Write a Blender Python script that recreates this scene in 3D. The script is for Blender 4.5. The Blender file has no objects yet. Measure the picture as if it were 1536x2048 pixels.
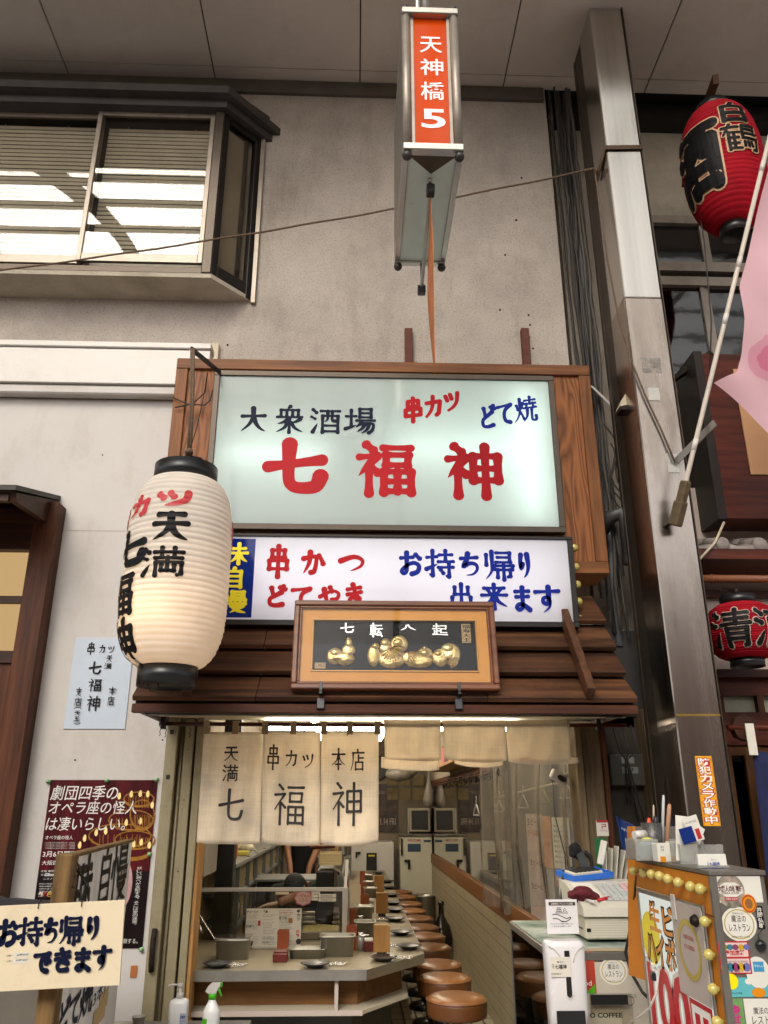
import bpy, bmesh, math, random
from mathutils import Vector, Matrix
random.seed(7)
R = math.radians
S = bpy.context.scene
COL = S.collection
# ---------------------------------------------------------------- camera
CAM = Vector((0.0, -4.73, 1.55)); FPX = 1600.0; TH = R(20.1); YW = R(2.0)
cd = bpy.data.cameras.new('camera'); cam = bpy.data.objects.new('camera', cd); COL.objects.link(cam)
cam.location = CAM; cam.rotation_euler = (R(90) + TH, 0, -YW)
cd.sensor_fit = 'VERTICAL'; cd.sensor_height = 36.0; cd.lens = FPX / 2048 * 36.0
cd.clip_start = 0.05; cd.clip_end = 500
S.camera = cam
# ---------------------------------------------------------------- world, sun, exposure
SUN_EL, SUN_AZ = R(39), R(199)
w = bpy.data.worlds.new('World'); S.world = w; w.use_nodes = True
nt = w.node_tree; bg = nt.nodes['Background']
sky = nt.nodes.new('ShaderNodeTexSky'); sky.sky_type = 'NISHITA'; sky.sun_disc = False
sky.sun_elevation = SUN_EL; sky.sun_rotation = SUN_AZ; sky.dust_density = 4.0; sky.air_density = 1.0
hs = nt.nodes.new('ShaderNodeHueSaturation'); hs.inputs['Saturation'].default_value = 0.3
nt.links.new(sky.outputs[0], hs.inputs['Color']); nt.links.new(hs.outputs[0], bg.inputs['Color'])
bg.inputs['Strength'].default_value = 0.15
sd = bpy.data.lights.new('sun', 'SUN'); sun = bpy.data.objects.new('sun', sd); COL.objects.link(sun)
sd.energy = 0.9; sd.angle = R(24); sd.color = (1.0, 0.985, 0.965)
sun.location = (0, -6, 14)
_d = Vector((math.sin(SUN_AZ) * math.cos(SUN_EL), math.cos(SUN_AZ) * math.cos(SUN_EL), math.sin(SUN_EL)))
sun.rotation_euler = _d.to_track_quat('Z', 'Y').to_euler()
S.view_settings.view_transform = 'Standard'; S.view_settings.look = 'None'
S.view_settings.gamma = 1.0; S.view_settings.exposure = 0.84
S.cycles.use_denoising = True
S.cycles.max_bounces = 8; S.cycles.transparent_max_bounces = 16
S.cycles.sample_clamp_indirect = 4.0
S.cycles.caustics_reflective = False; S.cycles.caustics_refractive = False
# ---------------------------------------------------------------- view helpers (pixel of the 1536x2048 photo -> point on a real plane)
_fw = Vector((math.sin(YW) * math.cos(TH), math.cos(YW) * math.cos(TH), math.sin(TH)))
_rt = Vector((math.cos(YW), -math.sin(YW), 0)); _up = _rt.cross(_fw)
def ray(px, py): return _fw + _rt * ((px - 768) / FPX) + _up * ((1024 - py) / FPX)
def at(px, py, Y):
    d = ray(px, py); return CAM + d * ((Y - CAM.y) / d.y)
def atz(px, py, Z):
    d = ray(px, py); return CAM + d * ((Z - CAM.z) / d.z)
def atx(px, py, X):
    d = ray(px, py); return CAM + d * ((X - CAM.x) / d.x)
class Plane:
    def __init__(s, o, u, v):
        s.o = Vector(o); s.u = Vector(u).normalized(); s.v = Vector(v).normalized(); s.n = s.u.cross(s.v)
    def hit(s, px, py):
        d = ray(px, py); t = (s.o - CAM).dot(s.n) / d.dot(s.n); p = CAM + d * t - s.o
        return p.dot(s.u), p.dot(s.v)
    def rect(s, x0, y0, x1, y1):
        ym, xm = (y0 + y1) / 2, (x0 + x1) / 2
        return s.hit(x0, ym)[0], s.hit(xm, y1)[1], s.hit(x1, ym)[0], s.hit(xm, y0)[1]
    def at(s, u, v, n=0): return s.o + s.u * u + s.v * v + s.n * n
def PY(Y): return Plane((0, Y, 0), (1, 0, 0), (0, 0, 1))     # a plane parallel to the shopfront, normal to the street
# ---------------------------------------------------------------- materials
def C(h):
    h = h.lstrip('#'); o = []
    for i in (0, 2, 4):
        c = int(h[i:i + 2], 16) / 255; o.append(c / 12.92 if c <= .04045 else ((c + .055) / 1.055) ** 2.4)
    return (o[0], o[1], o[2], 1)
def mat(name, col, rough=.5, metal=0.0, var=.15, vs=6.0, bump=0.0, bs=80.0, stretch=(1, 1, 1), col2=None, spec=.5, dirt=0.0, ds=2.0, coat=0.0, speck=0.0, dst=(1, 1, 1)):
    m = bpy.data.materials.new(name); m.use_nodes = True; n = m.node_tree.nodes; l = m.node_tree.links
    p = n['Principled BSDF']; c = C(col) if isinstance(col, str) else col
    p.inputs['Roughness'].default_value = rough; p.inputs['Metallic'].default_value = metal
    p.inputs['Specular IOR Level'].default_value = spec
    if coat: p.inputs['Coat Weight'].default_value = coat; p.inputs['Coat Roughness'].default_value = .15
    tc = n.new('ShaderNodeTexCoord'); mp = n.new('ShaderNodeMapping'); mp.inputs['Scale'].default_value = stretch
    l.new(tc.outputs['Object'], mp.inputs['Vector'])
    c2 = C(col2) if isinstance(col2, str) else (tuple(x * (1 - var) for x in c[:3]) + (1,))
    c1 = c if col2 else tuple(min(1, x * (1 + var * .5)) for x in c[:3]) + (1,)
    no = n.new('ShaderNodeTexNoise'); no.inputs['Scale'].default_value = vs; no.inputs['Detail'].default_value = 6
    no.inputs['Roughness'].default_value = .65
    l.new(mp.outputs[0], no.inputs['Vector'])
    rp = n.new('ShaderNodeValToRGB'); rp.color_ramp.elements[0].position = .35; rp.color_ramp.elements[1].position = .65
    rp.color_ramp.elements[0].color = c2; rp.color_ramp.elements[1].color = c1
    l.new(no.outputs['Fac'], rp.inputs['Fac']); out = rp.outputs[0]
    if dirt:
        d = n.new('ShaderNodeTexNoise'); d.inputs['Scale'].default_value = ds; d.inputs['Detail'].default_value = 8; d.inputs['Roughness'].default_value = .75
        dm = n.new('ShaderNodeMapping'); dm.inputs['Scale'].default_value = dst; l.new(tc.outputs['Object'], dm.inputs['Vector']); l.new(dm.outputs[0], d.inputs['Vector'])
        r2 = n.new('ShaderNodeValToRGB'); r2.color_ramp.elements[0].position = .5; r2.color_ramp.elements[1].position = .72
        r2.color_ramp.elements[0].color = (1, 1, 1, 1); k = 1 - dirt; r2.color_ramp.elements[1].color = (k, k * .96, k * .9, 1)
        l.new(d.outputs['Fac'], r2.inputs['Fac'])
        mx = n.new('ShaderNodeMix'); mx.data_type = 'RGBA'; mx.blend_type = 'MULTIPLY'; mx.inputs[0].default_value = 1
        l.new(out, mx.inputs[6]); l.new(r2.outputs[0], mx.inputs[7]); out = mx.outputs[2]
    if speck:
        d = n.new('ShaderNodeTexNoise'); d.inputs['Scale'].default_value = 70; d.inputs['Detail'].default_value = 3; d.inputs['Roughness'].default_value = .6
        l.new(tc.outputs['Object'], d.inputs['Vector'])
        r2 = n.new('ShaderNodeValToRGB'); r2.color_ramp.elements[0].position = .30; r2.color_ramp.elements[1].position = .47
        k = 1 - speck; r2.color_ramp.elements[0].color = (k, k * .97, k * .93, 1); r2.color_ramp.elements[1].color = (1, 1, 1, 1)
        l.new(d.outputs['Fac'], r2.inputs['Fac'])
        mx = n.new('ShaderNodeMix'); mx.data_type = 'RGBA'; mx.blend_type = 'MULTIPLY'; mx.inputs[0].default_value = 1
        l.new(out, mx.inputs[6]); l.new(r2.outputs[0], mx.inputs[7]); out = mx.outputs[2]
    l.new(out, p.inputs['Base Color'])
    if rough > .12:
        mr = n.new('ShaderNodeMapRange'); mr.inputs[3].default_value = max(.02, rough - .1); mr.inputs[4].default_value = min(1, rough + .1)
        l.new(no.outputs['Fac'], mr.inputs[0]); l.new(mr.outputs[0], p.inputs['Roughness'])
    if bump:
        b = n.new('ShaderNodeTexNoise'); b.inputs['Scale'].default_value = bs; b.inputs['Detail'].default_value = 4
        l.new(mp.outputs[0], b.inputs['Vector'])
        bn = n.new('ShaderNodeBump'); bn.inputs['Strength'].default_value = bump; bn.inputs['Distance'].default_value = .01
        l.new(b.outputs['Fac'], bn.inputs['Height']); l.new(bn.outputs[0], p.inputs['Normal'])
    return m
def vary(m, k=.3):
    """each object of this material a little lighter or darker"""
    n = m.node_tree.nodes; l = m.node_tree.links; p = n['Principled BSDF']; src = p.inputs['Base Color'].links[0].from_socket
    oi = n.new('ShaderNodeObjectInfo'); mr = n.new('ShaderNodeMapRange'); mr.inputs[3].default_value = 1 - k; mr.inputs[4].default_value = 1 + k * .5; l.new(oi.outputs['Random'], mr.inputs[0])
    hv = n.new('ShaderNodeHueSaturation'); l.new(src, hv.inputs['Color']); l.new(mr.outputs[0], hv.inputs['Value']); l.new(hv.outputs[0], p.inputs['Base Color']); return m
def wood(name, c1, c2, axis=0, rough=.5, s=1.0, coat=0.0, dirt=0.0):
    """streaked wood, grain along axis"""
    st = [14 * s, 14 * s, 14 * s]; st[axis] = .9 * s
    m = mat(name, c1, rough, spec=.25, col2=c2, vs=1.6, stretch=tuple(st), bump=.12, bs=9, dirt=dirt, ds=1.6, coat=coat)
    return m
def grain(name, c1, c2, axis=2, rough=.45):
    """plywood with cathedral figure: distorted bands along axis"""
    m = mat(name, c1, rough, var=.1, spec=.25); n = m.node_tree.nodes; l = m.node_tree.links; p = n['Principled BSDF']
    tc = n.new('ShaderNodeTexCoord'); mp = n.new('ShaderNodeMapping'); st = [4.5, 4.5, 4.5]; st[axis] = .55; mp.inputs['Scale'].default_value = st
    l.new(tc.outputs['Object'], mp.inputs['Vector'])
    a = n.new('ShaderNodeTexNoise'); a.inputs['Scale'].default_value = 1.6; a.inputs['Detail'].default_value = 2; l.new(mp.outputs[0], a.inputs['Vector'])
    mu = n.new('ShaderNodeMath'); mu.operation = 'MULTIPLY'; mu.inputs[1].default_value = 14; l.new(a.outputs['Fac'], mu.inputs[0])
    fr = n.new('ShaderNodeMath'); fr.operation = 'PINGPONG'; fr.inputs[1].default_value = .5; l.new(mu.outputs[0], fr.inputs[0])
    rp = n.new('ShaderNodeValToRGB'); rp.color_ramp.elements[0].color = C(c2); rp.color_ramp.elements[1].color = C(c1)
    rp.color_ramp.elements[0].position = .02; rp.color_ramp.elements[1].position = .45
    l.new(fr.outputs[0], rp.inputs['Fac']); l.new(rp.outputs[0], p.inputs['Base Color'])
    return m
def emit(name, col, k):
    m = bpy.data.materials.new(name); m.use_nodes = True; n = m.node_tree.nodes; l = m.node_tree.links
    n.remove(n['Principled BSDF']); e = n.new('ShaderNodeEmission'); e.inputs[0].default_value = C(col) if isinstance(col, str) else col
    e.inputs[1].default_value = k; l.new(e.outputs[0], n['Material Output'].inputs[0]); return m
def schlick(n, l, k):
    f = n.new('ShaderNodeLayerWeight'); f.inputs['Blend'].default_value = .5
    p = n.new('ShaderNodeMath'); p.operation = 'POWER'; p.inputs[1].default_value = 4.5; l.new(f.outputs['Facing'], p.inputs[0])
    q = n.new('ShaderNodeMath'); q.operation = 'MULTIPLY_ADD'; q.use_clamp = True; q.inputs[1].default_value = .95 * k; q.inputs[2].default_value = .045 * k; l.new(p.outputs[0], q.inputs[0]); return q
def translucent(name, col, tr=.7, gloss=.08, rough=.15, var=0.0, weave=0):
    m = bpy.data.materials.new(name); m.use_nodes = True; n = m.node_tree.nodes; l = m.node_tree.links
    n.remove(n['Principled BSDF']); c = C(col) if isinstance(col, str) else col
    d = n.new('ShaderNodeBsdfDiffuse'); d.inputs[0].default_value = c
    t = n.new('ShaderNodeBsdfTranslucent'); t.inputs[0].default_value = c
    if var:
        tc = n.new('ShaderNodeTexCoord'); no = n.new('ShaderNodeTexNoise'); no.inputs['Scale'].default_value = 5; no.inputs['Detail'].default_value = 5
        l.new(tc.outputs['Object'], no.inputs['Vector']); rp = n.new('ShaderNodeValToRGB')
        rp.color_ramp.elements[0].color = tuple(x * (1 - var) for x in c[:3]) + (1,); rp.color_ramp.elements[1].color = c
        rp.color_ramp.elements[0].position = .3; rp.color_ramp.elements[1].position = .6
        fac = no.outputs['Fac']
        if weave:
            for st in ((weave, 3, 6), (6, 3, weave)):
                mp = n.new('ShaderNodeMapping'); mp.inputs['Scale'].default_value = st; l.new(tc.outputs['Object'], mp.inputs['Vector'])
                nn = n.new('ShaderNodeTexNoise'); nn.inputs['Scale'].default_value = 1; nn.inputs['Detail'].default_value = 3; l.new(mp.outputs[0], nn.inputs['Vector'])
                ma = n.new('ShaderNodeMath'); ma.operation = 'MULTIPLY_ADD'; ma.inputs[1].default_value = .34; ma.inputs[2].default_value = -.17; l.new(nn.outputs['Fac'], ma.inputs[0])
                ad = n.new('ShaderNodeMath'); l.new(ma.outputs[0], ad.inputs[0]); l.new(fac, ad.inputs[1]); fac = ad.outputs[0]
        l.new(fac, rp.inputs[0]); l.new(rp.outputs[0], d.inputs[0]); l.new(rp.outputs[0], t.inputs[0])
    a = n.new('ShaderNodeMixShader'); a.inputs[0].default_value = tr; l.new(d.outputs[0], a.inputs[1]); l.new(t.outputs[0], a.inputs[2])
    g = n.new('ShaderNodeBsdfGlossy'); g.inputs['Roughness'].default_value = rough
    mm = schlick(n, l, gloss * 10)
    b = n.new('ShaderNodeMixShader'); l.new(mm.outputs[0], b.inputs[0]); l.new(a.outputs[0], b.inputs[1]); l.new(g.outputs[0], b.inputs[2])
    l.new(b.outputs[0], n['Material Output'].inputs[0]); return m
def glass(name, tint='#ffffff', k=1.0, rough=.02, haze=0.0, bump=0.0, bs=20):
    """thin pane: see-through with a fresnel reflection"""
    m = bpy.data.materials.new(name); m.use_nodes = True; n = m.node_tree.nodes; l = m.node_tree.links
    n.remove(n['Principled BSDF'])
    t = n.new('ShaderNodeBsdfTransparent'); t.inputs[0].default_value = C(tint)
    d = n.new('ShaderNodeBsdfDiffuse'); d.inputs[0].default_value = (.75, .72, .66, 1)
    a = n.new('ShaderNodeMixShader'); a.inputs[0].default_value = haze; l.new(t.outputs[0], a.inputs[1]); l.new(d.outputs[0], a.inputs[2])
    g = n.new('ShaderNodeBsdfGlossy'); g.inputs['Roughness'].default_value = rough
    mm = schlick(n, l, k)
    b = n.new('ShaderNodeMixShader'); l.new(mm.outputs[0], b.inputs[0]); l.new(a.outputs[0], b.inputs[1]); l.new(g.outputs[0], b.inputs[2])
    if bump:
        tc = n.new('ShaderNodeTexCoord'); v = n.new('ShaderNodeTexNoise'); v.inputs['Scale'].default_value = bs; v.inputs['Detail'].default_value = 2
        l.new(tc.outputs['Object'], v.inputs['Vector']); bn = n.new('ShaderNodeBump'); bn.inputs['Strength'].default_value = bump; bn.inputs['Distance'].default_value = .02
        l.new(v.outputs['Fac'], bn.inputs['Height']); l.new(bn.outputs[0], g.inputs['Normal'])
    l.new(b.outputs[0], n['Material Output'].inputs[0]); return m
# ---------------------------------------------------------------- mesh builder
def wloc(o):
    v = Vector((0, 0, 0))
    while o is not None: v = v + o.location; o = o.parent
    return v
class MB:
    def __init__(s): s.v = []; s.f = []; s.sm = []; s.z = 0
    def add(s, vs, fs, smooth=False):
        b = len(s.v); s.v += [Vector(v) for v in vs]; s.f += [tuple(i + b for i in f) for f in fs]; s.sm += [smooth] * len(fs); return s
    def frame(s, c, half, ax, bev=0.0):
        """box with centre c, half sizes, axes matrix columns ax; bev chamfers the edges"""
        c = Vector(c); ax = [Vector(a) for a in ax]
        def P(x, y, z): return c + ax[0] * x + ax[1] * y + ax[2] * z
        h = half; bev = min(bev, *[x * .49 for x in h])
        if bev <= 0:
            vs = [P(h[0] * i, h[1] * j, h[2] * k) for k in (-1, 1) for j in (-1, 1) for i in (-1, 1)]
            return s.add(vs, [(0, 2, 3, 1), (4, 5, 7, 6), (0, 1, 5, 4), (2, 6, 7, 3), (0, 4, 6, 2), (1, 3, 7, 5)])
        vs = []; idx = {}
        for i in (-1, 1):
            for j in (-1, 1):
                for k in (-1, 1):
                    sg = (i, j, k)
                    for a in range(3):
                        q = [sg[t] * (h[t] if t == a else h[t] - bev) for t in range(3)]
                        idx[(i, j, k, a)] = len(vs); vs.append(P(*q))
        fs = []
        for a in range(3):
            o = [t for t in range(3) if t != a]
            for sg in (-1, 1):
                loop = []
                for p, q in ((-1, -1), (1, -1), (1, 1), (-1, 1)):
                    t = [0, 0, 0]; t[a] = sg; t[o[0]] = p; t[o[1]] = q; loop.append(idx[(t[0], t[1], t[2], a)])
                fs.append(tuple(loop))
            for p in (-1, 1):
                for q in (-1, 1):
                    loop = []
                    for e, b_ in ((-1, o[0]), (-1, o[1]), (1, o[1]), (1, o[0])):
                        t = [0, 0, 0]; t[a] = e; t[o[0]] = p; t[o[1]] = q; loop.append(idx[(t[0], t[1], t[2], b_)])
                    fs.append(tuple(loop))
        for i in (-1, 1):
            for j in (-1, 1):
                for k in (-1, 1): fs.append(tuple(idx[(i, j, k, a)] for a in range(3)))
        return s.add(vs, fs)
    def box(s, x0, x1, y0, y1, z0, z1, bev=0.0):
        return s.frame(((x0 + x1) / 2, (y0 + y1) / 2, (z0 + z1) / 2), (abs(x1 - x0) / 2, abs(y1 - y0) / 2, abs(z1 - z0) / 2), ((1, 0, 0), (0, 1, 0), (0, 0, 1)), bev)
    def pbox(s, P, u0, u1, v0, v1, n0, n1, bev=0.0):
        """box on a Plane: n measured out of the plane"""
        return s.frame(P.at((u0 + u1) / 2, (v0 + v1) / 2, (n0 + n1) / 2), (abs(u1 - u0) / 2, abs(v1 - v0) / 2, abs(n1 - n0) / 2), (P.u, P.v, P.n), bev)
    def bar(s, p, q, w, h=None, up=(0, 0, 1), bev=0.0):
        p = Vector(p); q = Vector(q); d = (q - p); L = d.length; d.normalize(); h = h or w
        a = d.cross(Vector(up))
        if a.length < 1e-4: a = d.cross(Vector((1, 0, 0)))
        a.normalize(); b = a.cross(d)
        return s.frame((p + q) / 2, (L / 2, w / 2, h / 2), (d, a, b), bev)
    def tube(s, pts, r, n=8, closed=False):
        pts = [Vector(p) for p in pts]; N = len(pts); vs = []; ref = None
        rr = r if isinstance(r, (list, tuple)) else [r] * N
        for i, p in enumerate(pts):
            if closed: d = pts[(i + 1) % N] - pts[i - 1]
            else: d = pts[min(i + 1, N - 1)] - pts[max(i - 1, 0)]
            d.normalize()
            if ref is None:
                ref = Vector((0, 0, 1)) if abs(d.z) < .9 else Vector((1, 0, 0))
            a = d.cross(ref); a.normalize(); b = a.cross(d); ref = b
            for k in range(n):
                t = 2 * math.pi * k / n; vs.append(p + (a * math.cos(t) + b * math.sin(t)) * rr[i])
        fs = []
        for i in range(N if closed else N - 1):
            for k in range(n):
                j = (i + 1) % N; fs.append((i * n + k, i * n + (k + 1) % n, j * n + (k + 1) % n, j * n + k))
        s.add(vs, fs, True)
        if not closed:
            b = len(s.v) - len(vs)
            s.f.append(tuple(b + k for k in range(n))[::-1]); s.sm.append(False)
            s.f.append(tuple(b + (N - 1) * n + k for k in range(n))); s.sm.append(False)
        return s
    def lathe(s, prof, c, n=24, ax=None, smooth=True, cap=True):
        c = Vector(c); ax = ax or ((1, 0, 0), (0, 1, 0), (0, 0, 1)); ax = [Vector(a) for a in ax]
        vs = []
        for r, z in prof:
            for k in range(n):
                t = 2 * math.pi * k / n; vs.append(c + ax[0] * (r * math.cos(t)) + ax[1] * (r * math.sin(t)) + ax[2] * z)
        fs = []
        for i in range(len(prof) - 1):
            for k in range(n): fs.append((i * n + k, i * n + (k + 1) % n, (i + 1) * n + (k + 1) % n, (i + 1) * n + k))
        b = len(s.v); s.add(vs, fs, smooth)
        if cap:
            if prof[0][0] > 1e-4: s.f.append(tuple(b + k for k in range(n))[::-1]); s.sm.append(False)
            if prof[-1][0] > 1e-4: s.f.append(tuple(b + (len(prof) - 1) * n + k for k in range(n))); s.sm.append(False)
        return s
    def ball(s, c, r, n=16, m=9, sc=(1, 1, 1)):
        vs = []; c = Vector(c)
        for i in range(m + 1):
            p = math.pi * i / m
            for k in range(n):
                t = 2 * math.pi * k / n; vs.append(c + Vector((r * sc[0] * math.sin(p) * math.cos(t), r * sc[1] * math.sin(p) * math.sin(t), -r * sc[2] * math.cos(p))))
        fs = [(i * n + k, i * n + (k + 1) % n, (i + 1) * n + (k + 1) % n, (i + 1) * n + k) for i in range(m) for k in range(n)]
        return s.add(vs, fs, True)
    def prism(s, pts, off):
        """closed polygon (3d points) pushed along off"""
        off = Vector(off); n = len(pts); a = [Vector(p) for p in pts]
        return s.add(a + [p + off for p in a], [tuple(range(n))[::-1], tuple(range(n, 2 * n))] + [(i, (i + 1) % n, n + (i + 1) % n, n + i) for i in range(n)])
    def sheet(s, fn, nu, nv, thick=0.0, smooth=True):
        """grid surface fn(u,v), u,v in 0..1; optional thickness vector"""
        vs = [Vector(fn(i / nu, j / nv)) for j in range(nv + 1) for i in range(nu + 1)]
        q = lambda i, j: j * (nu + 1) + i
        fs = [(q(i, j), q(i + 1, j), q(i + 1, j + 1), q(i, j + 1)) for j in range(nv) for i in range(nu)]
        if not thick: return s.add(vs, fs, smooth)
        th = Vector(thick); N = len(vs); vs2 = vs + [v + th for v in vs]
        fs2 = fs + [tuple(N + k for k in f)[::-1] for f in fs]
        rim = [q(i, 0) for i in range(nu)] + [q(nu, j) for j in range(nv)] + [q(i, nv) for i in range(nu, 0, -1)] + [q(0, j) for j in range(nv, 0, -1)]
        for i in range(len(rim)):
            a, b = rim[i], rim[(i + 1) % len(rim)]; fs2.append((b, a, N + a, N + b))
        return s.add(vs2, fs2, smooth)
    def flat(s, P, x0, y0, x1, y1, off):
        r = P.rect(x0, y0, x1, y1); return s.quadp(P, r[0], r[2], r[1], r[3], off)
    def quadp(s, P, u0, u1, v0, v1, off):
        return s.add([P.at(u0, v0, off), P.at(u1, v0, off), P.at(u1, v1, off), P.at(u0, v1, off)], [(0, 1, 2, 3)])
    def build(s, name, m, parent=None, recalc=True, label=None, uvfix=None):
        me = bpy.data.meshes.new(name)
        if parent is not None: L = wloc(parent)
        else:
            xs = [v.x for v in s.v]; ys = [v.y for v in s.v]; L = Vector(((min(xs) + max(xs)) / 2, (min(ys) + max(ys)) / 2, min(v.z for v in s.v)))
        me.from_pydata([tuple(v - L) for v in s.v], [], s.f)
        me.polygons.foreach_set('use_smooth', s.sm)
        me.materials.append(m)
        if recalc:
            bm = bmesh.new(); bm.from_mesh(me); bmesh.ops.recalc_face_normals(bm, faces=bm.faces); bm.to_mesh(me); bm.free()
        o = bpy.data.objects.new(name, me); COL.objects.link(o)
        if parent is not None: o.parent = parent
        else: o.location = L
        if label: o['label'] = label
        return o
def each(s, name, m, parent=None):
    """every connected piece of s as an object of its own"""
    par = list(range(len(s.v)))
    def fd(a):
        while par[a] != a: par[a] = par[par[a]]; a = par[a]
        return a
    for f in s.f:
        for i in f[1:]: par[fd(i)] = fd(f[0])
    gr = {}
    for f, sm in zip(s.f, s.sm): gr.setdefault(fd(f[0]), []).append((f, sm))
    for fs in gr.values():
        b = MB(); ix = {}
        for f, sm in fs:
            for i in f:
                if i not in ix: ix[i] = len(b.v); b.v.append(s.v[i])
            b.f.append(tuple(ix[i] for i in f)); b.sm.append(sm)
        b.build(name, m, parent)
MB.each = each
def tag(o, label, cat, group=None, kind=None):
    if label: o['label'] = label
    if cat: o['category'] = cat
    if group: o['group'] = group
    if kind: o['kind'] = kind
    return o
def thing(name, label, cat, loc=(0, 0, 0), group=None):
    o = bpy.data.objects.new(name, None); COL.objects.link(o); o.location = loc; o.empty_display_size = .05
    return tag(o, label, cat, group)
def copy_thing(o, loc, label=None, rz=None, parent=None):
    c = o.copy(); COL.objects.link(c)
    if parent is not None: c.parent = parent
    else:
        c.location = loc
        if rz is not None: c.rotation_euler.z = rz
    if label: c['label'] = label
    for ch in list(o.children): copy_thing(ch, None, parent=c)
    return c
# ---------------------------------------------------------------- lettering
_tc = {}; _tb = {}
def text2d(body, bold=0.0):
    k = (body, bold)
    if k in _tc: return _tc[k]
    cu = bpy.data.curves.new('t', 'FONT'); cu.body = body; cu.offset = bold; cu.resolution_u = 3
    cu.space_line = 1.0
    o = bpy.data.objects.new('t', cu); me = o.to_mesh()
    vs = [(v.co.x, v.co.y) for v in me.vertices]; fs = [tuple(p.vertices) for p in me.polygons]
    o.to_mesh_clear(); bpy.data.objects.remove(o); bpy.data.curves.remove(cu)
    if bold: text2d(body); x0, x1, y0, y1 = _tb[body]
    else: x0 = min(v[0] for v in vs); x1 = max(v[0] for v in vs); y0 = min(v[1] for v in vs); y1 = max(v[1] for v in vs); _tb[body] = (x0, x1, y0, y1)
    _tc[k] = ([((x - x0) / (x1 - x0 or 1), (y - y0) / (y1 - y0 or 1)) for x, y in vs], fs); return _tc[k]
def type_(mb, P, body, rect, off=.002, bold=.0, slope=0.0, px=True, shear=0.0):
    """printed type filling a rect of plane P (photo pixels, or plane units)"""
    u0, v0, u1, v1 = P.rect(*rect) if px else rect
    vs, fs = text2d(body, bold); W, H = u1 - u0, v1 - v0
    return mb.add([P.at(u0 + x * W + shear * y * H, v0 + y * H + slope * (x - .5) * W, off) for x, y in vs], fs)
def column(mb, P, body, rect, off=.002, bold=0.0, px=True, gap=.1, slope=0.0):
    u0, v0, u1, v1 = P.rect(*rect) if px else rect
    n = len(body); h = (v1 - v0) / n; W = u1 - u0
    for i, ch in enumerate(body):
        a = v1 - h * (i + 1) + h * gap / 2
        b = a + h * (1 - gap)
        if ch in 'ーー一': a, b = a + h * .3, b - h * .3
        if ch in '、。': type_(mb, P, ch, (u0 + W * .6, b - h * .3, u0 + W * .9, b), off, bold, px=False); continue
        type_(mb, P, ch, (u0, a, u1, b), off, bold, px=False)
    return mb
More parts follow.
